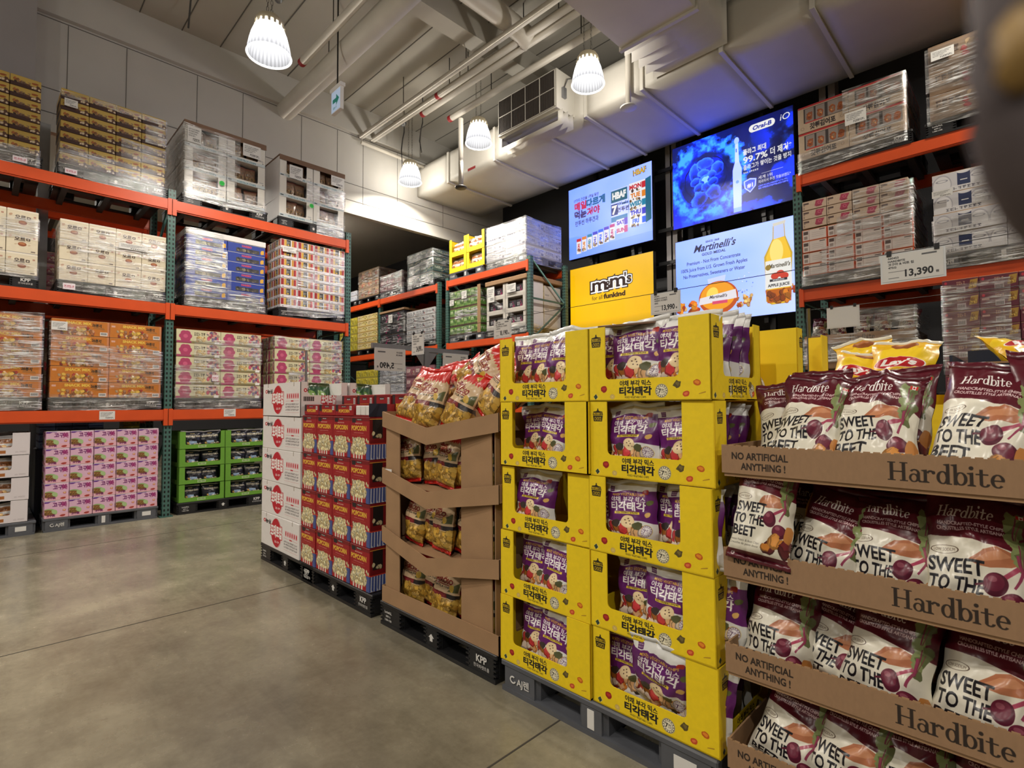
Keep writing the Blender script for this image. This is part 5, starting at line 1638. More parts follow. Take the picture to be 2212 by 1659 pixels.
def label_mesh(w, h, st=0):
    k = (w, h, st)
    if k not in _lm:
        if st == 0:
            c = Cv(150, 110, (222, 220, 216))
            for i in range(4): scrib(c, 12, 84 - i * 15, 120 - i * 14, 9, (70, 70, 72), 16 - i, i)
            scrib(c, 60, 12, 80, 18, (40, 40, 42), 8, 9)
            im = IM.setdefault('label0', img_mat('print_paper_label', c.image('print_paper_label'), .7))
        elif st == 1:
            c = Cv(150, 80, (226, 214, 220)); scrib(c, 14, 20, 120, 34, (176, 40, 70), 9, 3)
            im = IM.setdefault('label1', img_mat('print_pink_label', c.image('print_pink_label'), .7))
        else:
            c = Cv(80, 80, (222, 220, 216)); c.ell(40, 40, 38, 38, (40, 190, 70)); scrib(c, 16, 34, 48, 12, (20, 110, 40), 7, 2)
            im = IM.setdefault('label2', img_mat('print_green_spot', c.image('print_green_spot'), .7))
        bm = bmesh.new()
        P = [(0, 0), (w, 0), (w, h), (0, h)] if st != 2 else [(w / 2 + w / 2 * math.cos(i * math.pi / 8), h / 2 + h / 2 * math.sin(i * math.pi / 8)) for i in range(16)]
        f = bm.faces.new([bm.verts.new((x, 0, z)) for x, z in P])
        uv = bm.loops.layers.uv.new('UVMap')
        for lp in f.loops: lp[uv].uv = (lp.vert.co.x / w, lp.vert.co.z / h)
        _lm[k] = finish(bm, 'paper_label', im)
    return _lm[k]

# ================================================================ open display trays and bags
def panel(bm, poly, t, mi, uvf, place):
    """extrude a 2D polygon (a,b) by t; place maps (a,b,c) to 3D"""
    n = len(poly)
    A = [bm.verts.new(place(a, b_, 0)) for a, b_ in poly]
    B = [bm.verts.new(place(a, b_, t)) for a, b_ in poly]
    uv = bm.loops.layers.uv.verify()
    fa = bm.faces.new(A); fb = bm.faces.new(B[::-1])
    fs = [fa, fb] + [bm.faces.new((A[i], B[i], B[(i + 1) % n], A[(i + 1) % n])) for i in range(n)]
    for f, src in [(fa, poly), (fb, poly[::-1])]:
        f.material_index = mi
        for lp, p in zip(f.loops, src): lp[uv].uv = uvf(*p)
    for f in fs[2:]: f.material_index = 2
    fb.material_index = 2 if mi != 2 else mi
def window_poly(w, h, a, b_, lip, r=.012):
    """front panel with a window open at the top: window from x=a to x=b_, sill at z=lip"""
    T = [k * math.pi / 8 for k in range(5)]
    right = [(b_ - r + r * math.cos(t), lip + r - r * math.sin(t)) for t in T]
    left = [(a + r - r * math.cos(t), lip + r - r * math.sin(t)) for t in T[::-1]]
    return [(0, 0), (w, 0), (w, h), (b_, h)] + right + left + [(a, h), (0, h)]
_tm = {}
def tray_mesh(key, w, d, h, win, swin, front, side, edge, t=.005, back=True):
    """win/swin: (a, b, lip) window of the front / of both sides, as fractions; None = closed"""
    if key in _tm: return _tm[key]
    bm = bmesh.new()
    bm.loops.layers.uv.verify()
    def poly(ww, wn):
        if wn is None: return [(0, 0), (ww, 0), (ww, h), (0, h)]
        return window_poly(ww, h, wn[0] * ww, wn[1] * ww, wn[2] * h, min(.02, .12 * h))
    panel(bm, poly(w, win), t, 0, lambda a, b_: (a / w, b_ / h), lambda a, b_, c: (a, c, b_))
    panel(bm, poly(d, swin), t, 1, lambda a, b_: (a / d, b_ / h), lambda a, b_, c: (w - c, a, b_))
    panel(bm, poly(d, swin), t, 1, lambda a, b_: (1 - a / d, b_ / h), lambda a, b_, c: (c, a, b_))
    panel(bm, poly(w, None), t, 2, lambda a, b_: (a / w, b_ / h), lambda a, b_, c: (a, d - c, b_))
    panel(bm, [(0, 0), (w, 0), (w, d), (0, d)], t, 2, lambda a, b_: (a / w, b_ / d), lambda a, b_, c: (a, b_, c))
    bmesh.ops.recalc_face_normals(bm, faces=bm.faces[:])
    _tm[key] = finish(bm, 'display_tray', [front, side, edge])
    return _tm[key]

def bag_meshes(w, h, t, seed, m, nx=18, ny=24, crink=1.0, slump=0.0, sunk=.1):
    """filled pillow bag standing in the xz plane, front facing -y, base centre at the origin: body and two flat crimped seals"""
    sd = seed * 7.31
    s0, s1 = .05, .94
    def pt(u, v, side):
        x = (u - .5) * w
        e = max(0.0, 1 - abs(2 * u - 1) ** 2.6) ** .62
        vv = min(max((v - s0) / (s1 - s0), 0), 1)
        f = (math.sin(math.pi * min(1, vv * 1.12) ** .9) if vv * 1.12 < 1 else 0.0)
        f = max(0.0, math.sin(math.pi * vv ** .8)) ** .55
        inf = e * f * (1.0 - .25 * vv)
        y = -t / 2 * inf if side == 0 else t / 2 * inf
        x += .05 * w * crink * noise.noise((sd, v * 2.4, 61)) * (v - .1) + .03 * w * noise.noise((u * 2 + sd, v * 5, 62)) * crink
        # the sides draw in where the bag is full
        x *= 1 - .1 * f * (1 + .3 * math.sin(v * 9 + sd))
        k = noise.noise((u * 3.1 + sd, v * 3.3, side * 5 + sd)) * .5 + noise.noise((u * 7 + sd, v * 6, side * 3)) * .35
        rad = noise.noise((u * 16 + sd, v * 2.2, 9.0 + side)) * (abs(v - .5) * 2) ** 2.2
        fold = abs(noise.noise((u * 4.2 + v * 3 + sd, v * 4 - u * 2, 20 + side)))
        dy = (k * .11 + rad * .14 - fold * .13) * t * crink * (.3 + .7 * min(1, inf * 2.2))
        y += dy if side == 0 else -dy
        wob = noise.noise((u * 2.2 + sd, v * 1.5, 40)) * .05 * w * crink * (v ** 2)
        if v >= s1 or v <= s0: y += wob * .5 + noise.noise((u * 5 + sd, v * 2, 50)) * .012
        z = v * h + noise.noise((u * 2.5 + sd, 7, v)) * .03 * h * crink * (1 if v > .8 else .2) * v
        y += wob - slump * v * v * h
        return (x, y, z)
    # a bag settled into its tray: its lower third is squashed into the first tenth of its height
    vm = lambda v: v * sunk * 10 if v < .1 else sunk + (v - .1) * (1 - sunk) / .9
    def grid(v0, v1, n, close):
        bm = bmesh.new()
        uvl = bm.loops.layers.uv.new('UVMap')
        for side in ((0, 1) if close else (0,)):
            G = [[(i / nx, v0 + (v1 - v0) * j / n) for i in range(nx + 1)] for j in range(n + 1)]
            V = [[bm.verts.new(pt(u, v, side)) for u, v in r] for r in G]
            for j in range(n):
                for i in range(nx):
                    q = ((j, i), (j, i + 1), (j + 1, i + 1), (j + 1, i))
                    if side: q = q[::-1]
                    f = bm.faces.new([V[a][b_] for a, b_ in q]); f.smooth = True
                    for lp, (a, b_) in zip(f.loops, q): lp[uvl].uv = (G[a][b_][0], vm(G[a][b_][1]))
        if close: bmesh.ops.remove_doubles(bm, verts=bm.verts[:], dist=.0006)
        else:
            r = bmesh.ops.extrude_face_region(bm, geom=bm.faces[:])
            for v in r['geom']:
                if isinstance(v, bmesh.types.BMVert): v.co.y += .002
        return bm
    return (finish(grid(s0, s1, ny, True), 'bag_body', m), finish(grid(s1, 1.0, 2, False), 'top_seal', m), finish(grid(0, s0, 1, False), 'bottom_seal', m))
_bp = {}
def bag(kind, var, label, loc, rz=0.0, tilt=0.0, roll=0.0, s=1.0, group=None, cat='bag', name=None):
    w, h, t, tx, nm = BAGS[kind]
    k = (kind, var)
    if k not in _bp:
        _bp[k] = bag_meshes(w, h, t, var + len(kind) * 3, imat(tx, rough=.3, spec=.6, bump=.35, bscale=12), crink=(1.5 if kind in ('hard', 'low', 'mid', 'mix', 'tort') else 1.1) + .2 * (var % 3), sunk={'low': .28, 'mid': .17}.get(kind, .1))
    e = empty(name or nm, label, cat, loc, 0, group)
    e.rotation_euler = (Matrix.Rotation(rz, 3, 'Z') @ Matrix.Rotation(tilt, 3, 'X') @ Matrix.Rotation(roll, 3, 'Y')).to_euler()
    e.scale = (s, s, s)
    for n_, me in zip(('bag_body', 'top_seal', 'bottom_seal'), _bp[k]): meshobj(n_, me, e)
    return e
BAGS = dict(mid=(.24, .425, .13, 'hb', 'chip_bag'), low=(.245, .345, .145, 'hb', 'chip_bag'), hard=(.24, .44, .125, 'hb', 'chip_bag'), mix=(.25, .30, .085, 'mb', 'chip_bag'), tort=(.25, .40, .12, 'tb', 'tortilla_bag'),
            black=(.24, .2, .09, 'bb', 'chip_bag'), rice=(.24, .2, .1, 'wb', 'snack_bag'),
            lay=(.3, .4, .14, 'lay', 'crisp_bag'), brown=(.25, .4, .12, 'br', 'snack_bag'), gpack=(.22, .26, .07, 'gp', 'snack_pack'))

# ================================================================ loads on the snack rack (front faces +x, o = 'L')
XL = -7.92
B1, B2, B3 = L3
pallet('k', 'black pallet under the brown-yellow load with the pink label', 'L', XL, .56, B3)
pallet('k', 'black pallet under the brown-yellow load beside the pilaster', 'L', XL, -.66, B3)
pallet('k', 'black pallet under the tall white window trays, top beam', 'L', XL, 1.81, B3)
pallet('k', 'black pallet under the white window trays at the rack end', 'L', XL, 3.05, B3)
pallet('k', 'black pallet under the twelve cream cartons', 'L', XL, .58, B2)
pallet('k', 'black pallet under the cream cartons beside the grey column', 'L', XL, -.66, B2)
pallet('k', 'black pallet under the dark blue cartons', 'L', XL, 1.83, B2)
pallet('k', 'black pallet under the red and white cartons', 'L', XL, 3.06, B2)
pallet('k', 'black pallet under the orange cartons next to the green upright', 'L', XL, .53, B1)
pallet('k', 'black pallet under the orange cartons at the picture edge', 'L', XL, -.64, B1)
pallet('k', 'black pallet under the flower cartons next to the green upright', 'L', XL, 1.76, B1)
pallet('k', 'black pallet under the flower cartons at the rack end', 'L', XL, 3.0, B1)
pallet('g', 'grey pallet on the floor under the pink cartons', 'L', XL, .52, 0)
pallet('g', 'grey pallet on the floor under the white snack trays', 'L', XL, -.63, 0)
pallet('k', 'black pallet on the floor under the green trays', 'L', XL, 1.82, 0)

Z3, Z2, Z1 = B3 + .15, B2 + .15, B1 + .15
cartons('snack_carton', 'brown-yellow carton', 'load with pink pallet label', 'L', XL, .58, 1.04, Z3, 5.11, 7, 4, 'choco', nd=1)
cartons('snack_carton', 'brown-yellow carton', 'load beside the pilaster', 'L', XL, -.63, 1.04, Z3, 5.09, 7, 4, 'choco', only=lambda r, c, k: c >= 2)
cartons('cream_carton', 'cream carton', 'stack of twelve under brown-yellow load', 'L', XL, .60, 1.05, Z2, 3.58, 3, 4, 'orom', nd=2, top=MT['whitec'])
cartons('cream_carton', 'cream carton', 'stack beside grey column', 'L', XL, -.63, 1.05, Z2, 3.59, 3, 4, 'orom', only=lambda r, c, k: c >= 2, top=MT['whitec'])
cartons('blue_carton', 'dark blue carton', 'wrapped blue load', 'L', XL, 1.87, 1.01, Z2, 3.70, 6, 2, 'blue', nd=2, side='blue', top=MT['whitec'])
cartons('can_carton', 'red and white carton', 'load beneath end window trays', 'L', XL, 3.10, 1.03, Z2, 3.90, 7, 4, 'red', nd=2)
cartons('orange_carton', 'orange snack carton', 'load next to green upright', 'L', XL, .55, 1.07, Z1, 2.42, 5, 2, 'snack', nd=2)
cartons('orange_carton', 'orange snack carton', 'load at the picture edge', 'L', XL, -.6, 1.08, Z1, 2.43, 5, 2, 'snack', only=lambda r, c, k: c == 1)
cartons('cracker_carton', 'cream carton with pink flower', 'load next to green upright', 'L', XL, 1.78, 1.06, Z1, 2.42, 5, 2, 'flower', nd=2)
cartons('cracker_carton', 'cream carton with pink flower', 'load at rack end', 'L', XL, 3.03, 1.06, Z1, 2.43, 5, 2, 'flower', nd=2)
cartons('pink_carton', 'pink carton with purple writing', 'floor stack', 'L', XL, .53, 1.08, .15, 1.13, 5, 5, 'pink', nd=1, depth=.4, top=MT['whitec'])
# white cover over the blue load
o_ = cbox('cover_sheet', 0, 0, 0, 1.02, .55, .075, MT['whitec'], None, .004); o_.location = (XL + .004, 1.865, 3.70); o_.rotation_euler = (0, 0, math.pi / 2)
tag(o_, 'white cardboard cover lying on the dark blue cartons', 'cover')

def window_trays(name, desc, where, o, x0, y0, w, d, z0, z1, rows, cols, tm, cw, chh, bagf=None, cat='tray', group=None):
    for r in range(rows):
        for c in range(cols):
            z = z0 + (rows - 1 - r) * (z1 - z0) / rows
            ob_ = meshobj(name, tm, None, put(o, x0, y0, c * w / cols + .002, _rc.uniform(0, .006), z), (0, 0, (0 if o == 'F' else math.pi / 2) + _rc.uniform(-.006, .006)))
            tag(ob_, f'{desc}, row {NUM[r]} column {NUM[c]}, {where}', cat, group or where)
            if bagf: bagf(r, c, c * w / cols, z, f'row {NUM[r]} column {NUM[c]}, {where}')
RL = math.pi / 2
tw = tray_mesh('tw', .515, 1.03, .318, (.2, .8, .2), None, imat('tw'), MT['whitec'], MT['whitec'])
def wt_bags(y0):
    def f(r, c, u, z, where):
        for i in range(2):
            p = put('L', XL, y0, u + .17 + i * .18, .07 + .02 * i, z + .012)
            bag('brown', (r * 3 + c + i) % 4, f"brown snack bag, {'first' if i == 0 else 'second'} in tray, {where}", p, RL + _rc.uniform(-.2, .2), -.12, _rc.uniform(-.15, .15), .7, 'snack bags in the white trays')
    return f
window_trays('window_tray', 'white tray with window', 'load next to the upright', 'L', XL, 1.83, 1.04, 1.03, Z3, 5.19, 3, 2, tw, 0, 0, wt_bags(1.83), group='white window trays on the top beam')
window_trays('window_tray', 'white tray with window', 'load at the rack end', 'L', XL, 3.07, 1.04, 1.03, Z3, 5.14, 3, 2, tw, 0, 0, wt_bags(3.07), group='white window trays at the rack end')
for y, z, lab in ((1.825, 5.192, 'brown cardboard cap on the taller white window trays'), (3.065, 5.142, 'brown cardboard cap on the white trays at the rack end')):
    o_ = cbox('cardboard_sheet', 0, 0, 0, 1.05, 1.04, .02, MT['kraftd']); o_.location = (XL + .006, y, z); o_.rotation_euler = (0, 0, RL); tag(o_, lab, 'cardboard')
    cbox('cap_flange', 0, -.004, -.055, 1.05, 0, .02, MT['kraftd'], o_)
gt = tray_mesh('gt', .545, .5, .228, (.13, .9, .24), (.2, .9, .24), imat('gt'), MT['grn'], MT['grn'])
def gt_bags(r, c, u, z, where):
    for i in range(2):
        p = put('L', XL, 1.835, u + .17 + i * .21 + _rc.uniform(-.02, .02), .075, z + .01)
        bag('black', (r * 2 + c + i) % 4, f"{'first' if i == 0 else 'second'} black chip bag in green tray, {where}", p, RL + _rc.uniform(-.2, .2), -.1, _rc.uniform(-.08, .08), 1.0 if r else 1.12, 'black chip bags in the green trays')
window_trays('display_tray', 'green tray of black bags', 'floor load beside green upright', 'L', XL, 1.835, 1.1, .5, .15, 1.075, 4, 2, gt, 0, 0, gt_bags, group='green display trays')
bk = tray_mesh('bk', .51, .5, .24, (.04, .72, .36), None, imat('bk'), MT['whitec'], MT['whitec'])
def bk_bags(r, c, u, z, where):
    for i in range(2):
        p = put('L', XL, -.63, u + .13 + i * .19, .09, z + .01)
        if c == 1: bag('rice', (r + i) % 4, f"{'first' if i == 0 else 'second'} white snack bag in tray, {where}", p, RL + _rc.uniform(-.3, .3), -.12, _rc.uniform(-.15, .15), 1.0, 'snack bags in the white floor trays')
window_trays('display_tray', 'low white tray of snack bags', 'floor load beside pink cartons', 'L', XL, -.63, 1.04, .5, .15, 1.13, 4, 2, bk, 0, 0, bk_bags, group='white floor trays')
# things seen dimly under the lowest beam, behind the pink cartons
cartons('noodle_box', 'blue-white box', 'stack behind pink cartons', 'L', -8.45, .5, .62, .9, 1.25, 4, 4, 'bluebox', depth=.4)
cartons('yellow_box', 'yellow box', 'pair behind pink cartons', 'L', -8.5, 1.33, .18, .95, 1.25, 3, 1, 'yel', depth=.3)
for x, y, w, lab in ((-8.47, .48, .66, 'black pallet stack of trays under the blue-white boxes'), (-8.52, 1.3, .24, 'dark crate under the yellow boxes behind the pink cartons')):
    o_ = cbox('plastic_crate', 0, 0, 0, w, .44, .9 if w > .5 else .95, MT['navy'], None, .01); o_.location = (x, y, 0); o_.rotation_euler = (0, 0, RL); tag(o_, lab, 'crate')
# loads of the rack behind, glimpsed between the pallets
cartons('pink_carton', 'pink carton', 'rear rack behind cream cartons', 'L', -9.42, .1, .9, Z2, 3.5, 4, 3, 'maroon', depth=.5)
cartons('pale_carton', 'pale carton', 'rear rack behind blue cartons', 'L', -9.42, 1.9, 1.0, Z2, 3.6, 3, 3, 'pale', depth=.5)
cartons('pale_carton', 'pale carton', 'rear rack behind orange cartons', 'L', -9.42, .4, 1.1, Z1, 2.45, 3, 3, 'brownbox', depth=.5)
cartons('silver_carton', 'silver carton', 'rear rack behind flower cartons', 'L', -9.42, 2.9, 1.1, Z1, 2.5, 4, 3, 'grey', depth=.5)
for y, z, lab in ((.05, B2, 'dark pallet on the rear rack under pink cartons'), (1.85, B2, 'dark pallet on the rear rack under pale cartons'), (.4, B1, 'dark pallet on the rear rack behind orange cartons'), (2.9, B1, 'dark pallet on the rear rack behind flower cartons')):
    pallet('k', lab, 'L', -9.42, y, z)

wrap('clear film round the brown-yellow load, shiny at its lower corner', 'L', XL, .58, 1.04, 1.05, B3, [(.0, .34, 0, 1, -.04), (.36, .62, .55, 1.0), (.66, .9, .78, 1.0), (.93, 1.0, 0, 1)], False, [(.03, .82, .12, .09, 0), (.05, .03, .11, .06, 1)])
wrap('clear film round the brown-yellow load by the pilaster', 'L', XL, -.63, 1.04, 1.05, B3, [(.0, .2)], False, [(.82, .03, .12, .06, 1)])
wrap('shiny film round the taller white window trays', 'L', XL, 1.83, 1.04, 1.05, B3, [(.1, .34), (.3, .62, 0, .62, .05), (.6, .9, 0, .66, -.03), (.86, 1.1, 0, .66)], True, [(.03, .84, .16, .22, 0), (.72, .88, .24, .18, 0), (.42, .36, .07, .07, 2)])
wrap('shiny film round the white trays at the rack end', 'L', XL, 3.07, 1.04, 1.05, B3, [(.02, .4, .55, 1), (.5, .8, .4, 1)], True, [(.14, .76, .2, .2, 0), (.8, .84, .22, .16, 0), (.45, .38, .07, .07, 2)])
wrap('clear film round the twelve cream cartons', 'L', XL, .6, 1.05, 1.05, B2, [(.0, .3, 0, 1, -.05), (.3, .5, .1, 1, -.1), (.55, .82)], False, [(.55, .62, .3, .07, 0), (.04, .04, .11, .07, 1)])
wrap('clear film round the cream cartons by the grey column', 'L', XL, -.63, 1.05, 1.05, B2, [(.1, .3), (.5, .75, 0, 1, .08)], False)
wrap('glaring film over half of the dark blue cartons', 'L', XL, 1.87, 1.01, 1.05, B2, [(.02, .28), (.26, .56, 0, .55), (.54, .82, 0, .5), (.8, 1.06, 0, .45)], True)
wrap('shiny film round the red and white cartons', 'L', XL, 3.1, 1.03, 1.05, B2, [(.05, .35, .1, 1, .08), (.45, .8, .25, 1, -.08), (.85, 1.15, .5, 1)], False, [(.02, .98, .2, .08, 0)])
wrap('shiny film round the orange cartons next to the upright', 'L', XL, .55, 1.07, 1.05, B1, [(.0, .2), (.25, .5, .4, 1, .1), (.52, .78, 0, 1, -.1), (.8, 1.02, 0, .3)], False, [(.0, .92, .14, .1, 0)])
wrap('streaked film round the orange cartons at the picture edge', 'L', XL, -.6, 1.08, 1.05, B1, [(.0, .4), (.42, .75, 0, 1, .12), (.78, 1.05, 0, 1, .1)], True)
wrap('shiny film round the flower cartons next to the upright', 'L', XL, 1.78, 1.06, 1.05, B1, [(.0, .3), (.3, .6, 0, .7, .06), (.62, .95, .2, 1)], False, [(.42, .38, .08, .08, 1)])
wrap('shiny film round the flower cartons at the rack end', 'L', XL, 3.03, 1.06, 1.05, B1, [(.3, .55, .2, 1), (.6, .9, .5, 1), (.9, 1.06)], False)
rk = bpy.data.objects['pallet_rack']
for u, z in ((1.0, B1 - .11), (2.35, B1 - .1)):
    q = meshobj('price_tag', label_mesh(.15, .1, 0), rk, (u, -.014, z))

# ================================================================ far racks (front faces -y, o = 'F')
YM = 7.1
def far(lab, kind, x, z, d=YM): pallet(kind, lab, 'F', x, d, z)
far('grey pallet under the blue-lit carton load', 'g', -7.79, B3); far('grey pallet under the yellow window trays', 'g', -8.98, B3)
far('grey pallet under the green cartons', 'g', -8.97, B2); far('black pallet under the white window cartons', 'k', -7.79, B2)
far('pallet under the dark green cartons', 'k', -10.58, B3); far('pallet under the maroon bundle', 'g', -11.78, B3); far('pallet under the pale cartons of the farthest rack', 'k', -12.9, B3)
far('pallet under the silver can cartons', 'k', -10.6, B2); far('pallet under the black cartons with a tan lid', 'k', -11.75, B2); far('pallet under the striped cartons', 'k', -12.92, B2)
far('pallet under the purple cartons on the lowest far beam', 'k', -8.05, B1); far('pallet under the yellow net load', 'k', -12.98, B1); far('pallet under the grey purple cartons', 'k', -11.8, B1)
cartons('pale_carton', 'pale carton', 'blue-lit load on far rack', 'F', -7.77, YM, 1.08, Z3, 4.9, 4, 2, 'pale', depth=1.05, nd=2, side='pale', top=MT['whitec'])
yt = tray_mesh('yt', .56, .5, .38, (.14, .86, .26), None, MT['yellow'], MT['navy'], MT['yellow'])
def yt_bags(r, c, u, z, where):
    for i in range(2):
        bag('rice', (r + c + i) % 4, f"{'first' if i == 0 else 'second'} snack bag in yellow tray, {where}", (-8.96 + u + .18 + i * .2, YM + .09, z + .01), _rc.uniform(-.3, .3), -.1, 0, 1.5, 'bags in the far yellow trays')
window_trays('window_tray', 'yellow window tray', 'load on far rack', 'F', -8.96, YM, 1.13, .5, Z3, 4.92, 2, 2, yt, 0, 0, yt_bags, group='yellow window trays on the far rack')
cartons('green_carton', 'green carton', 'far rack middle beam', 'F', -8.94, YM, .9, Z2, 3.82, 5, 4, 'green', nd=2, depth=1.0, top=MT['kraft'])
for x in (-8.04,):
    o_ = cbox('corner_board', 0, 0, 0, .09, .012, .98, MT['kraft']); o_.location = (x, YM - .012, Z2); tag(o_, 'brown corner board standing against the green cartons', 'board')
wn = tray_mesh('wn', .53, .5, .29, (.12, .88, .3), None, imat('wine'), MT['whitec'], MT['whitec'])
def wn_fill(r, c, u, z, where):
    for i in range(2):
        o_ = meshobj('black_carton', carton_mesh(.19, .2, .22, 'blk'), None, (-7.77 + u + .07 + i * .2, YM + .03, z + .012)); tag(o_, f"black carton, {'first' if i == 0 else 'second'} in white window carton, {where}", 'carton', 'black cartons in the window cartons')
window_trays('window_carton', 'white window carton', 'load with tan lid', 'F', -7.77, YM, 1.07, .5, Z2, 3.74, 3, 2, wn, 0, 0, wn_fill, 'carton', 'white window cartons')
cartons('cream_carton', 'cream carton', 'rear of the tan-lidded load', 'F', -7.77, YM + .52, 1.07, Z2, 3.7, 3, 2, 'cream2', depth=.5, side='wine')
o_ = cbox('cardboard_sheet', -7.8, YM - .02, 3.75, -6.66, YM + 1.06, 3.84, MT['kraft'], None, .01); tag(o_, 'tan cardboard lid lying on the white window cartons', 'cardboard')
cartons('dark_carton', 'dark green carton', 'top of farthest rack', 'F', -10.56, YM, 1.0, Z3, 4.95, 4, 2, 'dkgreen', nd=2, depth=1.05)
cartons('maroon_bundle', 'maroon carton', 'wrapped bundle beside dark green cartons', 'F', -11.76, YM, .98, Z3, 4.66, 3, 3, 'maroon', nd=1)
cartons('pale_carton', 'pale carton', 'top of farthest rack', 'F', -12.86, YM, 1.02, Z3, 4.95, 3, 3, 'brownbox', nd=1)
far('pallet under the white cartons at the far end', 'k', -14.02, B3)
cartons('pale_carton', 'white carton', 'rack far end', 'F', -14.0, YM, 1.05, Z3, 4.5, 2, 3, 'pale', nd=1)
cartons('silver_carton', 'silver can carton', 'farthest rack middle beam', 'F', -10.58, YM, 1.1, Z2, 3.6, 5, 3, 'grey', nd=2, depth=1.05)
cartons('black_carton', 'black carton', 'farthest rack under tan lid', 'F', -11.74, YM, 1.04, Z2, 3.68, 3, 2, 'blk', nd=1)
o_ = cbox('cardboard_sheet', -11.77, YM - .02, 3.69, -10.66, YM + .6, 3.74, MT['kraft'], None, .005); tag(o_, 'tan lid lying on the black cartons of the farthest rack', 'cardboard')
cartons('striped_carton', 'cream striped carton', 'farthest rack middle beam', 'F', -12.9, YM, 1.0, Z2, 3.77, 6, 2, 'cream2', nd=1)
cartons('yellow_carton', 'yellow carton', 'farthest rack beside striped cartons', 'F', -13.9, YM, .96, Z2, 3.77, 4, 2, 'yel', nd=1)
cartons('purple_carton', 'purple carton', 'lowest beam of far rack', 'F', -8.0, YM, 1.1, Z1, 2.34, 4, 4, 'pur', nd=1)
cartons('yellow_carton', 'yellow carton', 'lowest beam of farthest rack', 'F', -12.96, YM, 1.08, Z1, 2.32, 4, 3, 'yel', nd=1)
cartons('purple_carton', 'grey purple carton', 'lowest beam of farthest rack', 'F', -11.78, YM, 1.05, Z1, 2.34, 4, 4, 'pale', nd=1)
cartons('purple_carton', 'maroon carton', 'lowest beam beside far upright', 'F', -10.6, YM, 1.1, Z1, 2.3, 3, 3, 'maroon', nd=1)
wrap('grey film round the blue-lit cartons on the far rack', 'F', -7.77, YM, 1.08, 1.05, B3, [(.0, .3), (.32, .55, 0, 1, .06), (.58, .84)], True)
wrap('film across the green cartons of the far rack', 'F', -8.94, YM, .9, 1.0, B2, [(.05, .3, 0, .8, .1), (.5, .7, .2, 1), (.85, 1.1)], False, [(.42, .9, .16, .16, 0), (.02, .8, .14, .12, 0)])
wrap('film twisted across the white window cartons', 'F', -7.77, YM, 1.07, 1.0, B2, [(.02, .2), (.45, .55, 0, 1, -.7)], True, [(.05, .7, .2, .3, 0), (.6, .82, .24, .16, 0)])
wrap('film round the dark green cartons', 'F', -10.56, YM, 1.0, 1.05, B3, [(.05, .35), (.4, .6, .1, 1, .1), (.65, .84)], True)
wrap('tight film round the maroon bundle', 'F', -11.76, YM, .98, .6, B3, [(.0, .3), (.3, .58)], True)
wrap('film round the pale cartons of the farthest rack', 'F', -12.86, YM, 1.02, .6, B3, [(.2, .5), (.55, .85)], False)
wrap('film round the silver can cartons', 'F', -10.58, YM, 1.1, 1.05, B2, [(.05, .35), (.4, .85, 0, 1, .05)], False)
wrap('film round the black cartons of the farthest rack', 'F', -11.74, YM, 1.04, .6, B2, [(.05, .4), (.45, .9)], False, [(.4, .7, .18, .2, 0)])
wrap('film round the purple cartons of the lowest beam', 'F', -8.0, YM, 1.1, .6, B1, [(.4, .95)], True)
wrap('film round the grey purple cartons of the lowest beam', 'F', -11.78, YM, 1.05, .6, B1, [(.4, .95)], True)

# ================================================================ rack beside the juice screen
YR = 6.7
pallet('k', 'black pallet under the four fish snack cartons', 'F', -1.94, YR, B3); pallet('k', 'black pallet under the brown plastic trays', 'F', -.74, YR, B3)
pallet('k', 'black pallet under the tan and orange-edged cartons', 'F', -1.93, YR, B2); pallet('g', 'grey pallet under the cream tub cartons', 'F', -.74, YR, B2)
pallet('k', 'black pallet under the wrapped beet chip trays', 'F', -1.92, YR, B1); pallet('k', 'black pallet under the purple snack cartons', 'F', -.7, YR, B1)
cartons('fish_snack_carton', 'tan fish snack carton', 'top of the rack by the juice screen', 'F', -1.91, YR, 1.02, Z3, 4.86, 2, 2, 'gat', depth=1.0, top=MT['kraft'])
cartons('plastic_tray', 'brown film-topped tray', 'stack beside fish snack cartons', 'F', -.71, YR, 1.05, Z3, 5.0, 3, 2, 'brownbox', depth=1.0, gap=.03)
cartons('tan_carton', 'tan carton with pink cup', 'upper tan rows', 'F', -1.89, YR, 1.0, 3.42, 3.74, 3, 4, 'tan', depth=1.0)
cartons('orange_edged_carton', 'orange-edged white carton', 'rows under tan cartons', 'F', -1.9, YR, 1.04, Z2, 3.41, 4, 4, 'orb', depth=1.02)
cartons('tub_carton', 'white and navy tub carton', 'wrapped load on grey pallet', 'F', -.7, YR, 1.08, Z2, 3.68, 4, 2, 'tub', depth=1.0, jit=.012)
cartons('purple_carton', 'dark purple snack carton', 'load beneath the tub cartons', 'F', -.65, YR, 1.1, Z1, 2.61, 7, 4, 'pur', depth=1.0)
wrap('shiny film round the fish snack cartons', 'F', -1.91, YR, 1.02, 1.0, B3, [(.0, .25, 0, 1, .04), (.26, .5, .5, 1), (.5, .78, .45, 1)], True, [(.48, .38, .2, .14, 0)])
wrap('film round the brown plastic trays', 'F', -.71, YR, 1.05, 1.0, B3, [(.1, .4), (.45, .9)], True, [(.04, .75, .18, .1, 0)])
wrap('film round the tan and orange-edged cartons', 'F', -1.9, YR, 1.04, 1.0, B2, [(.02, .2), (.25, .5, .2, 1, .12), (.52, .76, .35, 1, .1), (.78, 1.0, .5, 1)], True, [(.74, .16, .2, .08, 0)])
wrap('film round the cream tub cartons', 'F', -.7, YR, 1.08, 1.0, B2, [(.0, .22), (.3, .5), (.6, .9, .3, 1)], True, [(.0, .72, .16, .07, 0)])
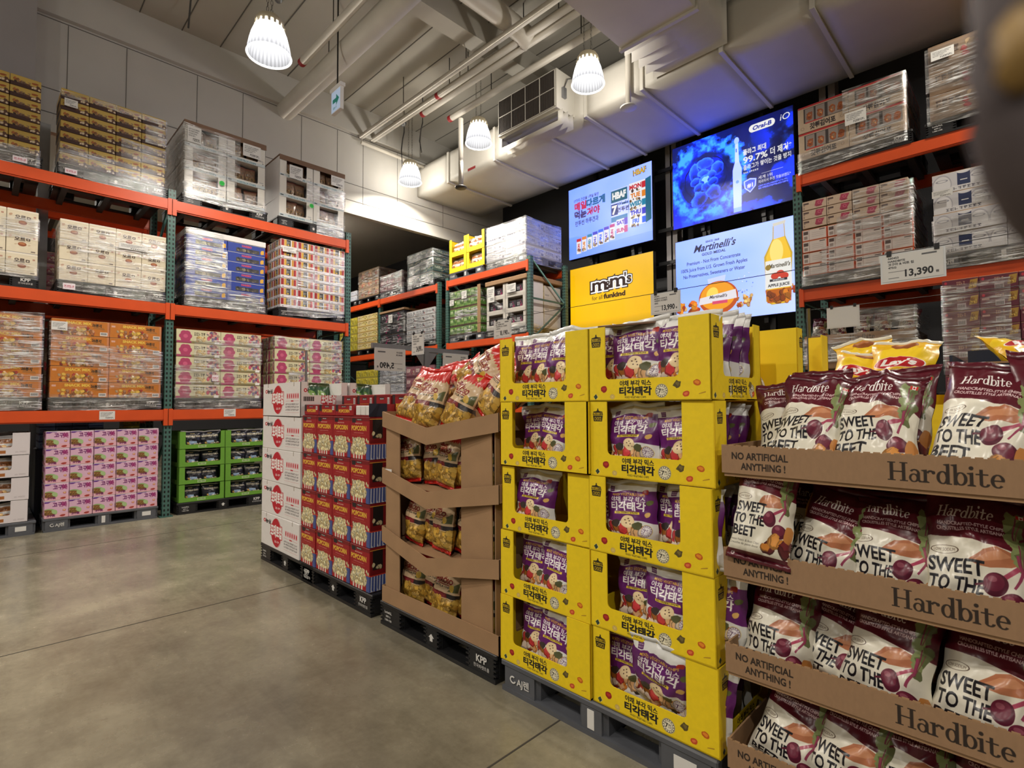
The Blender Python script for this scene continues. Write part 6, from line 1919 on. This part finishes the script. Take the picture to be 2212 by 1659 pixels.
wrap('streaked film round the purple snack cartons', 'F', -.65, YR, 1.1, 1.0, B1, [(.3, .7, 0, .5), (.7, 1.2, 0, .45), (.9, 1.2, .5, 1)], True)

# ================================================================ island row: white potato-chip cartons
YI = 1.86
pallet('k', 'black pallet under the white potato chip cartons', 'F', -5.14, YI, 0)
PW = dict(o='F', x0=-5.12)
for r in range(5):
    z = .15 + (4 - r) * .291
    for k in range(2):
        if r == 0:
            me = tray_mesh('pot', .83, .415, .291, None, (.16, .86, .62), imat('po'), imat('pos'), MT['whitec'])
        else: me = carton_mesh(.83, .413, .289, 'po', 'pos', MT['whitec'])
        ob_ = meshobj('potato_carton', me, None, (-5.12 + _rc.uniform(-.006, .006), YI + k * .42, z), (0, 0, _rc.uniform(-.01, .01)))
        tag(ob_, f"white carton with red oval, {ORD[r]} from the top{', rear rank' if k else ''}, of the white stack", 'carton', 'white potato chip cartons')
        if r == 0:
            for i in range(3):
                bag('gpack', i, f"green snack pack, {ORD[i]} in the {'rear' if k else 'front'} open white carton", (-4.40 - i * .04 - (.12 if i == 2 else 0), YI + k * .42 + .11 + i * .1, z + .03), math.pi / 2 + _rc.uniform(-.3, .3), -.1, 0, 1.0, 'green packs in the white cartons')

# ---------------- popcorn
pallet('k', 'black pallet under the popcorn boxes', 'F', -4.27, YI, 0)
pm = carton_mesh(.262, .26, .293, 'pc', 'ps', imat('pt'))
for r in range(4):
    for c in range(4):
        ob_ = meshobj('popcorn_box', pm, None, (-4.28 + c * .268 + _rc.uniform(-.004, .004), YI + _rc.uniform(0, .008), .15 + (3 - r) * .295), (0, 0, _rc.uniform(-.02, .02)))
        tag(ob_, f'red popcorn box, {ORD[r]} full row from the top, {ORD[c]} across from the white cartons', 'box', 'popcorn boxes in the front face')
        if c == 3:
            for k in range(1, 3):
                ob_ = meshobj('popcorn_box', pm, None, (-4.28 + c * .268, YI + k * .27, .15 + (3 - r) * .295)); tag(ob_, f"red popcorn box, {ORD[r]} full row, {'second' if k == 1 else 'third'} rank beside the tortilla stand", 'box', 'popcorn boxes behind the front face')
pt1, pt2 = carton_mesh(.255, .24, .085, 'pt', 'ps', imat('pt')), carton_mesh(.25, .24, .16, 'pt', 'ps', imat('pt'))
for c in range(3):
    ob_ = meshobj('popcorn_box', pt1, None, (-4.275 + c * .268, YI + .02, 1.331), (0, 0, _rc.uniform(-.03, .03))); tag(ob_, f'low red popcorn box lying on the front rank, {ORD[c]} from the white cartons', 'box', 'low popcorn boxes on top')
for c in range(4):
    ob_ = meshobj('popcorn_box', pt2, None, (-4.24 + c * .262, YI + .33, 1.331), (0, 0, _rc.uniform(-.03, .03))); tag(ob_, f'red popcorn box in the raised rank behind, {ORD[c]} from the white cartons', 'box', 'raised popcorn boxes')
    ob_ = meshobj('popcorn_box', pm, None, (-4.28 + c * .268, YI + .3, 1.035)); tag(ob_, f'red popcorn box carrying the raised rank, {ORD[c]} from the white cartons', 'box', 'popcorn boxes behind the front face')
# torn-open box on the corner
e = empty('torn_box', 'torn-open red box with white packets on the popcorn corner', 'box', (-3.47, YI + .02, 1.331))
bx_ = [(0, 0, 0, .235, .2, .005), (0, 0, 0, .005, .2, .085), (.23, 0, 0, .235, .2, .085), (0, .195, 0, .235, .2, .085)]
bm = bmesh.new()
for b_ in bx_: bm_box(bm, *b_)
meshobj('box_shell', finish(bm, 'box_shell', MT['red']), e)
for i in range(3): cbox('white_packet', .02 + i * .068, .01, .006, .08 + i * .068, .06, .075, MT['paper'], e, .004)
o_ = cbox('blue_flap', -3.22, YI + .0, 1.331, -3.217, YI + .14, 1.42, MT['navy'], None); o_['label'] = 'blue and white cardboard flap sticking up beside the torn box'; o_['category'] = 'cardboard'

# ---------------- tortilla chip stand
TX, TW_ = -3.05, 1.1
pallet('k', 'black pallet under the brown tortilla chip stand', 'F', -3.07, YI, 0)
def tort_tier(i, z, last):
    e = empty('cardboard_display', f'brown cardboard tier of tortilla chips, {ORD[i]} from the top', 'display tier', (TX, YI, z), 0, 'tiers of the tortilla chip stand')
    t = .006
    def pan(name, poly, place, off=t):
        bm = bmesh.new(); panel(bm, poly, off, 0, lambda a, b_: (a, b_), place)
        for f in bm.faces: f.material_index = 0
        bmesh.ops.recalc_face_normals(bm, faces=bm.faces[:])
        return meshobj(name, finish(bm, name, MT['kraft']), e)
    dip = 0 if last else .09
    hb = .098
    n = 12
    lower = [(TW_ * k / n, -dip * (1 - abs(2 * k / n - 1)) ** 1.0) for k in range(n + 1)]
    if last: band = [(0, 0), (TW_, 0), (TW_, hb), (0, hb)]
    else: band = lower + [(x, zz + hb) for x, zz in lower[::-1]]
    bow = lambda a: -.05 * math.sin(math.pi * a / TW_) if not last else 0
    # the front lip bows outward where it sags
    bm = bmesh.new()
    cols_ = 16
    for side_y in (0,):
        vv = []
        for k in range(cols_ + 1):
            a = TW_ * k / cols_
            dz = -dip * (1 - abs(2 * k / cols_ - 1))
            y = -.05 * (1 - abs(2 * k / cols_ - 1)) if not last else 0
            vv.append([bm.verts.new((a, y + yy, dz + zz)) for yy, zz in ((0, 0), (0, hb), (t, hb), (t, 0))])
        for A, B in zip(vv, vv[1:]):
            for q in range(4): bm.faces.new((A[q], B[q], B[(q + 1) % 4], A[(q + 1) % 4]))
        bm.faces.new(vv[0]); bm.faces.new(vv[-1][::-1])
    bmesh.ops.recalc_face_normals(bm, faces=bm.faces[:])
    meshobj('front_lip', finish(bm, 'front_lip', MT['kraft']), e)
    pan('side_lip', [(0, 0), (1.08, 0), (1.08, hb), (0, hb)], lambda a, b_, c: (TW_ - c, a, b_))
    pan('side_lip', [(0, 0), (1.08, 0), (1.08, hb), (0, hb)], lambda a, b_, c: (c, a, b_))
    pan('tray_floor', [(0, .005), (TW_, .005), (TW_, 1.08), (0, 1.08)], lambda a, b_, c: (a, b_, c * .5))
    return e, pan
tz = [1.27, .905, .53, .15]
for i, z in enumerate(tz):
    e, pan = tort_tier(i, z, i == 3)
    if i == 0: continue
    hp = (tz[i - 1] - z)
    for nm, a0, a1 in (('corner_panel', .03, .19), ('corner_panel', .79, 1.04)):
        pan(nm, [(a0, .02), (a1, .02), (a1 - .005, hp), (a0, hp)], lambda a, b_, c: (a, .012 + c, b_))
    pan('corner_panel', [(.02, .02), (.36, .02), (.36, hp), (.02, hp)], lambda a, b_, c: (1.05 + c, a, b_))
    pan('corner_panel', [(.02, .02), (.36, .02), (.36, hp), (.02, hp)], lambda a, b_, c: (.03 + c, a, b_))
    pan('back_panel', [(0, .02), (TW_, .02), (TW_, hp), (0, hp)], lambda a, b_, c: (a, .62 + c, b_))
    if i == 1: meshobj('price_label', label_mesh(.075, .095, 0), e, (.045, -.004, .0))
    for j in range(5):
        x = TX + .2 + j * .165 + _rc.uniform(-.02, .02)
        bag('tort', (i * 3 + j) % 5, f'tortilla chip bag, {ORD[j]} from the popcorn side, {ORD[i]} tier from the top', (x, YI + .09 + (.05 if j % 2 else 0) + _rc.uniform(-.01, .01), z + .012), _rc.uniform(-.2, .2), -.14, _rc.uniform(-.14, .14), .9, 'tortilla chip bags standing in the tiers')
        bag('tort', (i + j + 1) % 5, f'rear tortilla chip bag, {ORD[j]} from the popcorn side, {ORD[i]} tier', (x + .05, YI + .3, z + .012), _rc.uniform(-.2, .2), -.1, 0, .9, 'tortilla chip bags behind')
# loose heap on the top tier
HP = [(-2.93, 1.97, 1.30, .25, -.5, .22, 'leaning over the popcorn corner'), (-2.70, 1.93, 1.25, .12, -.28, .12, 'standing second on the heap'),
      (-2.46, 1.95, 1.25, -.05, -.36, .3, 'third on the heap with its red top folded'), (-2.2, 1.97, 1.34, -.3, -.5, .4, 'tilted beside the yellow display'),
      (-2.78, 2.2, 1.36, .3, -.5, -.2, 'lying behind the popcorn corner bag'), (-2.42, 2.2, 1.46, .1, -.7, .5, 'lying high on the back of the heap'), (-2.12, 2.18, 1.45, -.5, -.6, .8, 'lying across the back by the yellow display'),
      (-2.52, 2.06, 1.50, .1, -.45, .95, 'thrown sideways over the middle of the heap'), (-2.3, 2.02, 1.45, -.1, -.6, -.9, 'on its side close to the yellow boxes')]
for i, (x, y, z, rz, ti, ro, lab) in enumerate(HP):
    bag('tort', i % 5, f'tortilla chip bag with red ends, {lab}', (x, y, z), rz, ti, ro, 1.02, 'tortilla chip bags heaped on top')

# ---------------- yellow display boxes with purple bags
pallet('g', 'grey pallet on the floor under the yellow display boxes', 'F', -1.94, YI, 0)
YH = .318
yb = tray_mesh('yb', .55, .465, YH - .002, (.155, .77, .29), (.22, .86, .29), imat('yf', rough=.55), imat('ys', rough=.55), MT['yellow'])
YB = {(0, 0): [(.23, .1, -.1, 0), (.38, .06, .0, .06), (.12, .13, .1, 0)], (0, 1): [(.21, .08, .05, -.02), (.40, .07, -.1, .02), (.08, .12, 0, 0)],
      (1, 0): [(.27, .1, -.15, .1), (.16, .15, 0, -.1)], (1, 1): [(.19, .08, .05, -.05), (.42, .08, -.1, -.12)],
      (2, 0): [(.17, .08, .1, .04), (.40, .2, -.2, .9)], (2, 1): [(.18, .08, .08, -.05), (.36, .14, 0, 0), (.46, .08, -.15, -.08)],
      (3, 0): [(.16, .12, .05, 0), (.33, .07, -.05, .03)], (3, 1): [(.2, .13, .1, -.05), (.35, .07, 0, .02), (.5, .13, 0, 0)],
      (4, 0): [(.18, .11, .05, .0), (.30, .07, .0, .12), (.45, .12, 0, .1)], (4, 1): [(.12, .12, .1, 0), (.28, .12, .0, .14), (.45, .1, -.1, .05)]}
_y = 0
for r in range(5):
    for c in range(2):
        x, z = (-1.94 if c == 0 else -1.385) + _rc.uniform(-.008, .008), .15 + (4 - r) * YH
        ob_ = meshobj('display_box', yb, None, (x, YI + _rc.uniform(0, .012), z), (0, 0, _rc.uniform(-.012, .012)))
        side = 'tortilla side column' if c == 0 else 'beet chip side column'
        tag(ob_, f'yellow display box with window, {ORD[r]} from the top, {side}', 'display box', 'yellow display boxes in the front')
        for i, (bx, by, rz, ro) in enumerate(YB[r, c]):
            _y += 1
            bag('mix', _y % 5, f'purple and white chip bag, {ORD[i]} in the {ORD[r]} yellow box down, {side}', (x + bx, YI + by - (.005 if r == 0 or (r, c, i) == (4, 1, 1) else .02), z + .008 + (.02 if (r, c) == (4, 1) and i == 1 else 0)), rz, .33 if (r, c, i) == (4, 1, 1) else (-.1 if ro < .5 else -.3), ro, (1.0 if r else 1.13) if (r, c, i) != (4, 1, 1) else 1.12, 'purple chip bags in the yellow boxes')
        if c == 1:
            for i in range(3):
                _y += 1
                bag('mix', _y % 5, f'purple chip bag edge-on, {ORD[i]} in the side window of the {ORD[r]} box down', (x + .41 + i * .0, YI + .19 + i * .085, z + .008), -.15 + .1 * i, -.12, 0, 1.0 if r else 1.16, 'purple bags in the side windows')
for r in range(5):
    z = .15 + (4 - r) * YH
    ob_ = meshobj('display_box', yb, None, (-.74, 2.96, z), (0, 0, math.pi)); tag(ob_, f'yellow display box of the rear rank, {ORD[r]} from the top', 'display box', 'yellow display boxes at the rear')
    ob_.location.x = -.735
    if r == 0:
        for i in range(3): bag('mix', i, f'purple chip bag in the top rear yellow box, {ORD[i]} from its corner', (-.90, 2.62 + i * .09, z + .01), math.pi / 2 + .2, -.2, 0, 1.12, 'purple bags in the rear yellow box')
o_ = cbox('cardboard_flap', -1.345, YI + .02, 1.739, -1.1, YI + .2, 1.747, MT['kraftd'], None, .001); o_.rotation_euler = (.12, 0, .2); tag(o_, 'dark brown flap lying on the top yellow box', 'cardboard')

# ---------------- beet chip trays
pallet('k', 'black pallet under the brown beet chip trays', 'F', -.80, YI, 0)
HZ = [1.262, .905, .578, .252]
def beet_tray(i, ztop):
    lip = .094
    e = empty('cardboard_tray', f'brown cardboard beet chip tray, {ORD[i]} from the top', 'tray', (-.80, YI - .01, ztop - lip), 0, 'brown beet chip trays')
    bm = bmesh.new(); bm.loops.layers.uv.verify()
    panel(bm, [(0, 0), (1.1, 0), (1.1, lip), (0, lip)], .006, 0, lambda a, b_: (a / 1.1, b_ / lip), lambda a, b_, c: (a, c, b_))
    bmesh.ops.recalc_face_normals(bm, faces=bm.faces[:])
    meshobj('printed_lip', finish(bm, 'printed_lip', [imat('hl', rough=.75), MT['kraft'], MT['kraft']]), e)
    bm = bmesh.new()   # torn perforated top edge
    for k in range(44): bm_box(bm, k * .025, 0, lip, k * .025 + .017, .006, lip + .0035)
    q = meshobj('perforated_edge', finish(bm, 'perforated_edge', MT['kraft']), e); q['kind'] = 'stuff'
    cbox('side_lip', 0, .006, 0, .006, 1.08, lip, MT['kraft'], e); cbox('side_lip', 1.094, .006, 0, 1.1, 1.08, lip, MT['kraft'], e)
    cbox('tray_floor', .006, .006, -.012, 1.094, 1.08, 0, MT['kraft'], e)
    hgt = (ztop - lip - .012) - ((HZ[i + 1] - lip) if i < 3 else .15)
    for x, y in ((.03, .55), (1.04, .55), (.03, 1.04), (1.04, 1.04), (1.04, .03)): cbox('corner_post', x, y, -.012 - hgt, x + .03, y + .03, -.012, MT['kraft'], e)
    cbox('added_back_sheet', .0, .6, -.012 - hgt, 1.1, .606, -.012, MT['kraft'], e)  # unseen sheet added to keep the space behind the bags dark
for i, z in enumerate(HZ): beet_tray(i, z)
# (x, y offset, rz, tilt, roll, scale, variant)
HBAGS = [[(-.61, .1, .15, -.6, -.14, .92), (-.555, -.01, .05, -.6, .06, .95), (-.365, -.01, .0, -.64, .0, .97), (-.14, -.01, -.1, -.56, .12, .97), (.07, .05, .1, -.4, .0, 1.0), (.28, .05, 0, -.4, 0, 1.0)],
         [(-.685, -.05, .1, -.3, .1, .84), (-.53, .0, -.1, -.4, .2, .98), (-.345, .0, .12, -.42, .1, .98), (-.135, .0, .0, -.38, .0, 1.04), (.09, .06, 0, -.4, 0, 1.0), (.29, .08, 0, -.4, 0, 1.0)],
         [(-.67, .0, .0, -.4, .06, .98), (-.53, .05, .15, -.4, .3, .96), (-.37, -.005, -.1, -.4, .08, 1.02), (-.13, -.005, -.05, -.4, .08, 1.04), (.07, .04, .2, -.4, .2, 1.0), (.28, .08, 0, -.4, 0, 1.0)],
         [(-.655, .0, .05, -.4, .2, .98), (-.47, -.005, -.1, -.42, .1, 1.02), (-.31, .02, .1, -.4, .05, 1.0), (-.11, .0, 0, -.4, .1, 1.02), (.12, .02, .1, -.4, -.1, 1.0)]]
for i, row in enumerate(HBAGS):
    for j, (x, dy, rz, ti, ro, s) in enumerate(row):
        bag('mid' if i == 0 else 'hard' if (i, j) == (1, 0) else 'low', (i * 2 + j) % 6, f'burgundy and cream beet chip bag, {ORD[j]} from the yellow boxes, {ORD[i]} tray from the top', (x, YI + dy + (.03 if i == 0 or (i, j) == (1, 0) else .085), HZ[i] - .09 + (.06 if (i, j) == (1, 0) else 0)), rz, ti, ro, s, 'beet chip bags along the tray fronts')
    for j in range(4):
        bag('hard' if i == 0 else 'low', (i + j) % 6, f'rear beet chip bag, {ORD[j]} from the yellow boxes, {ORD[i]} tray from the top', (-.62 + j * .25, YI + .33, HZ[i] - .09), _rc.uniform(-.2, .2), -.45, _rc.uniform(-.1, .1), .92 if i == 0 else .94, 'beet chip bags behind')

# ---------------- crisps and navy bin beyond the beet chips
e = empty('display_bin', 'navy cardboard display bin behind the beet chip trays', 'bin', (-.28, 3.05, 0))
for n_, b_ in (('front_wall', (0, 0, .15, .95, .012, 1.58)), ('side_wall', (0, .012, .15, .012, .9, 1.62)), ('side_wall', (.938, .012, .15, .95, .9, 1.62)), ('back_wall', (0, .9, .15, .95, .912, 1.7)), ('shelf_board', (.012, .012, 1.2, .938, .9, 1.21)), ('plinth', (0, 0, 0, .95, .912, .15))):
    cbox(n_, *b_, MT['navy'], e)
bm = bmesh.new(); bm_box(bm, .0, -.003, 1.575, .95, .015, 1.583); meshobj('torn_edge', finish(bm, 'torn_edge', MT['kraft']), e)
e = empty('display_bin', 'yellow cardboard bin holding crisp bags behind the beet chips', 'bin', (-.80, 3.02, 0))
for n_, b_ in (('front_wall', (0, 0, 0, .5, .01, 1.40)), ('side_wall', (0, .01, 0, .01, .6, 1.40)), ('side_wall', (.49, .01, 0, .5, .6, 1.40)), ('back_wall', (0, .6, 0, .5, .61, 1.45)), ('shelf_board', (.01, .01, 1.38, .49, .6, 1.39))):
    cbox(n_, *b_, MT['yellow'], e)
for i, (x, y, z, rz, ti, ro, s, lab) in enumerate(((-.70, 3.12, 1.41, .2, -.7, .3, .9, 'leaning beside the purple bags'), (-.50, 3.1, 1.415, -.05, -.66, .05, .97, 'showing its red round mark'), (-.58, 3.36, 1.44, .3, -.6, -.2, 1.0, 'lying behind the other crisp bags'), (.02, 3.3, 1.55, .9, -1.0, .3, .8, 'lying crumpled on the navy bin'))):
    bag('lay', i, f'yellow crisp bag {lab}', (x, y, z), rz, ti, ro, s, 'yellow crisp bags', name='crisp_bag')

# ---------------- wrapped beet chip trays on the rack behind
hr = tray_mesh('hr', 1.02, .9, .1, None, None, imat('hl', rough=.75), MT['kraft'], MT['kraft'])
for i, z in enumerate((Z1, 1.79, 2.07)):
    o_ = meshobj('cardboard_tray', hr, None, (-1.9, YR, z)); tag(o_, f'wrapped brown beet chip tray on the rack, {ORD[2 - i]} from the top', 'tray', 'beet chip trays on the rack')
    for j in range(5): bag('hard', (i + j) % 6, f'wrapped beet chip bag on rack, {ORD[j]} from the juice screen, {ORD[2 - i]} tray down', (-1.78 + j * .2, YR + .12, z + .012), _rc.uniform(-.2, .2), -.3, _rc.uniform(-.2, .2), .74, 'beet chip bags on the rack')
wrap('cloudy film round the beet chip trays on the rack', 'F', -1.9, YR - .02, 1.04, .9, B1, [(.5, .8, 0, 1, .03), (.82, 1.05, .5, 1)], True)

# ================================================================ hanging price cards
def wire(label, y, z, x0, x1):
    e = empty('sign_wire', label, 'wire', (x0, y, z))
    bm = bmesh.new(); bm_tube(bm, [(0, 0, 0), (x1 - x0, 0, 0)], .0016, 5); meshobj('wire_run', finish(bm, 'wire_run', MT['rod']), e)
    for x in (0, x1 - x0):
        bm = bmesh.new(); bm_tube(bm, [(x, 0, .01), (x, 0, -z)], .012, 8); meshobj('end_post', finish(bm, 'end_post', MT['steel']), e)
wire('thin steel wire carrying price cards over the snack displays', 2.3, 1.945, -5.2, 1.6)
wire('thin steel wire behind the beet chips with a blank card', 3.62, 1.985, -1.0, 1.6)
def card(label, im, x, y, z, w, h, flip=False, back=False):
    e = empty('price_card', label, 'price card', (x, y, z))
    bm = bmesh.new(); bm_box(bm, 0, 0, -h, w, .003, 0); meshobj('card_sleeve', finish(bm, 'card_sleeve', MT['clear']), e)
    quad('printed_card', im, .006, -h + .006, w - .006, -.004, -.0012, e)
    for xx in (.02, w - .03): cbox('clip', xx, -.004, -.008, xx + .014, .007, .012, MT['plastic'], e)
    return e
card('price card hanging over the beet chip trays, reading 13,390', img_mat('card_a', price(['660455', 'HARDBITE', '고구마 & 비트 칩', '475G'], '13,390'), .5), -.395, 2.3, 1.943, .185, .105)
card('price card hanging over the yellow boxes, reading 13,990', img_mat('card_b', price(['692563', "MAMA'S CHOICE", '야채부각 티각태각', '400G'], '13,990'), .5), -1.33, 2.3, 1.943, .155, .103)
card('price card hanging before the far rack, reading 8,190', img_mat('card_c', price(['660126', 'EL SABROSO', 'TORTILLA CHIPS', '1.02KG'], '8,190', 200, 180), .5), -2.45, 2.3, 1.943, .155, .118)
card('small price card hanging over the popcorn by the grey bar', img_mat('card_d', price(['501233', 'KIRKLAND', 'POPCORN', '3.3KG'], '24,890', 200, 220), .5), -3.36, 2.3, 1.943, .155, .16)
card('blank back of a price card hanging behind the beet chips', MT['clear'], -.90, 3.62, 1.983, .17, .125)
# grey T-bar sign stand with two cards seen from behind
TBX = -4.285
e = empty('sign_stand', 'grey T-shaped sign stand behind the popcorn', 'sign stand', (TBX, 3.1, 0))
cbox('post', -.02, -.025, 0, .02, .025, 1.93, MT['steel'], e); cbox('cross_bar', -.015, -.6, 1.93, .015, .55, 1.975, MT['steel'], e); cbox('foot', -.2, -.08, 0, .2, .08, .01, MT['steel'], e)
bm = bmesh.new()
for s in (-1, 1):
    vs = [bm.verts.new((xx, s * yy, zz)) for xx in (-.006, .006) for yy, zz in ((.025, 1.93), (.14, 1.93), (.025, 1.78))]
    bm.faces.new(vs[:3]); bm.faces.new(vs[3:])
    for k in range(3): bm.faces.new((vs[k], vs[(k + 1) % 3], vs[3 + (k + 1) % 3], vs[3 + k]))
bmesh.ops.recalc_face_normals(bm, faces=bm.faces[:])
meshobj('gusset', finish(bm, 'gusset', MT['steel']), e)
for y, lab in ((2.52, 'card hanging from the grey bar, reading 5,490 reversed'), (3.3, 'reversed card hanging from the end of the grey bar')):
    c_ = empty('price_card', lab, 'price card', (TBX + .018, y, 1.925))
    quad('printed_card', img_mat('card_back', price(['502210', 'SNACK', '', ''], '5,490', 300, 190), .6), 0, -.2, .33, 0, 0, c_, (0, 0, 0), RL, True)
    cbox('card_holder', -.006, 0, -.2, -.002, .33, .01, MT['clear'], c_)

# ================================================================ cord right by the camera
e = empty('wrist_cord', 'dark padded cord with a yellowish bead held close to the camera', 'cord', (-.0046, .0959, 1.45))
CORD_POINTS = [(0.00209, 0.10345, 1.49592), (0.00026, 0.1024, 1.48151), (-0.00154, 0.10132, 1.46841), (-0.0023, 0.10109, 1.45859), (-0.00221, 0.10159, 1.45072), (-0.00111, 0.10304, 1.44416), (0.00104, 0.10549, 1.43824), (0.00502, 0.10981, 1.43166)]
BEAD_POINTS = [(0.00058, 0.09869, 1.4645), (0.00024, 0.09849, 1.462), (7e-05, 0.09846, 1.45919), (7e-05, 0.09862, 1.45637), (0.00026, 0.09894, 1.45387)]
CP = CORD_POINTS
bm = bmesh.new(); bm_tube(bm, [Vector(p) - e.location for p in CP], .0042, 12)
meshobj('cord_loop', finish(bm, 'cord_loop', mat('padded_cord', (74, 64, 66), .7)), e)
bm = bmesh.new(); bm_tube(bm, [Vector(p) - e.location for p in BEAD_POINTS], [.002, .0034, .0036, .0034, .002], 12)
meshobj('bead', finish(bm, 'bead', mat('tan_bead', (150, 120, 66), .5)), e)

_t = _tri.pop('o')
_td = _t.data
bpy.data.objects.remove(_t)
bpy.data.curves.remove(_td)
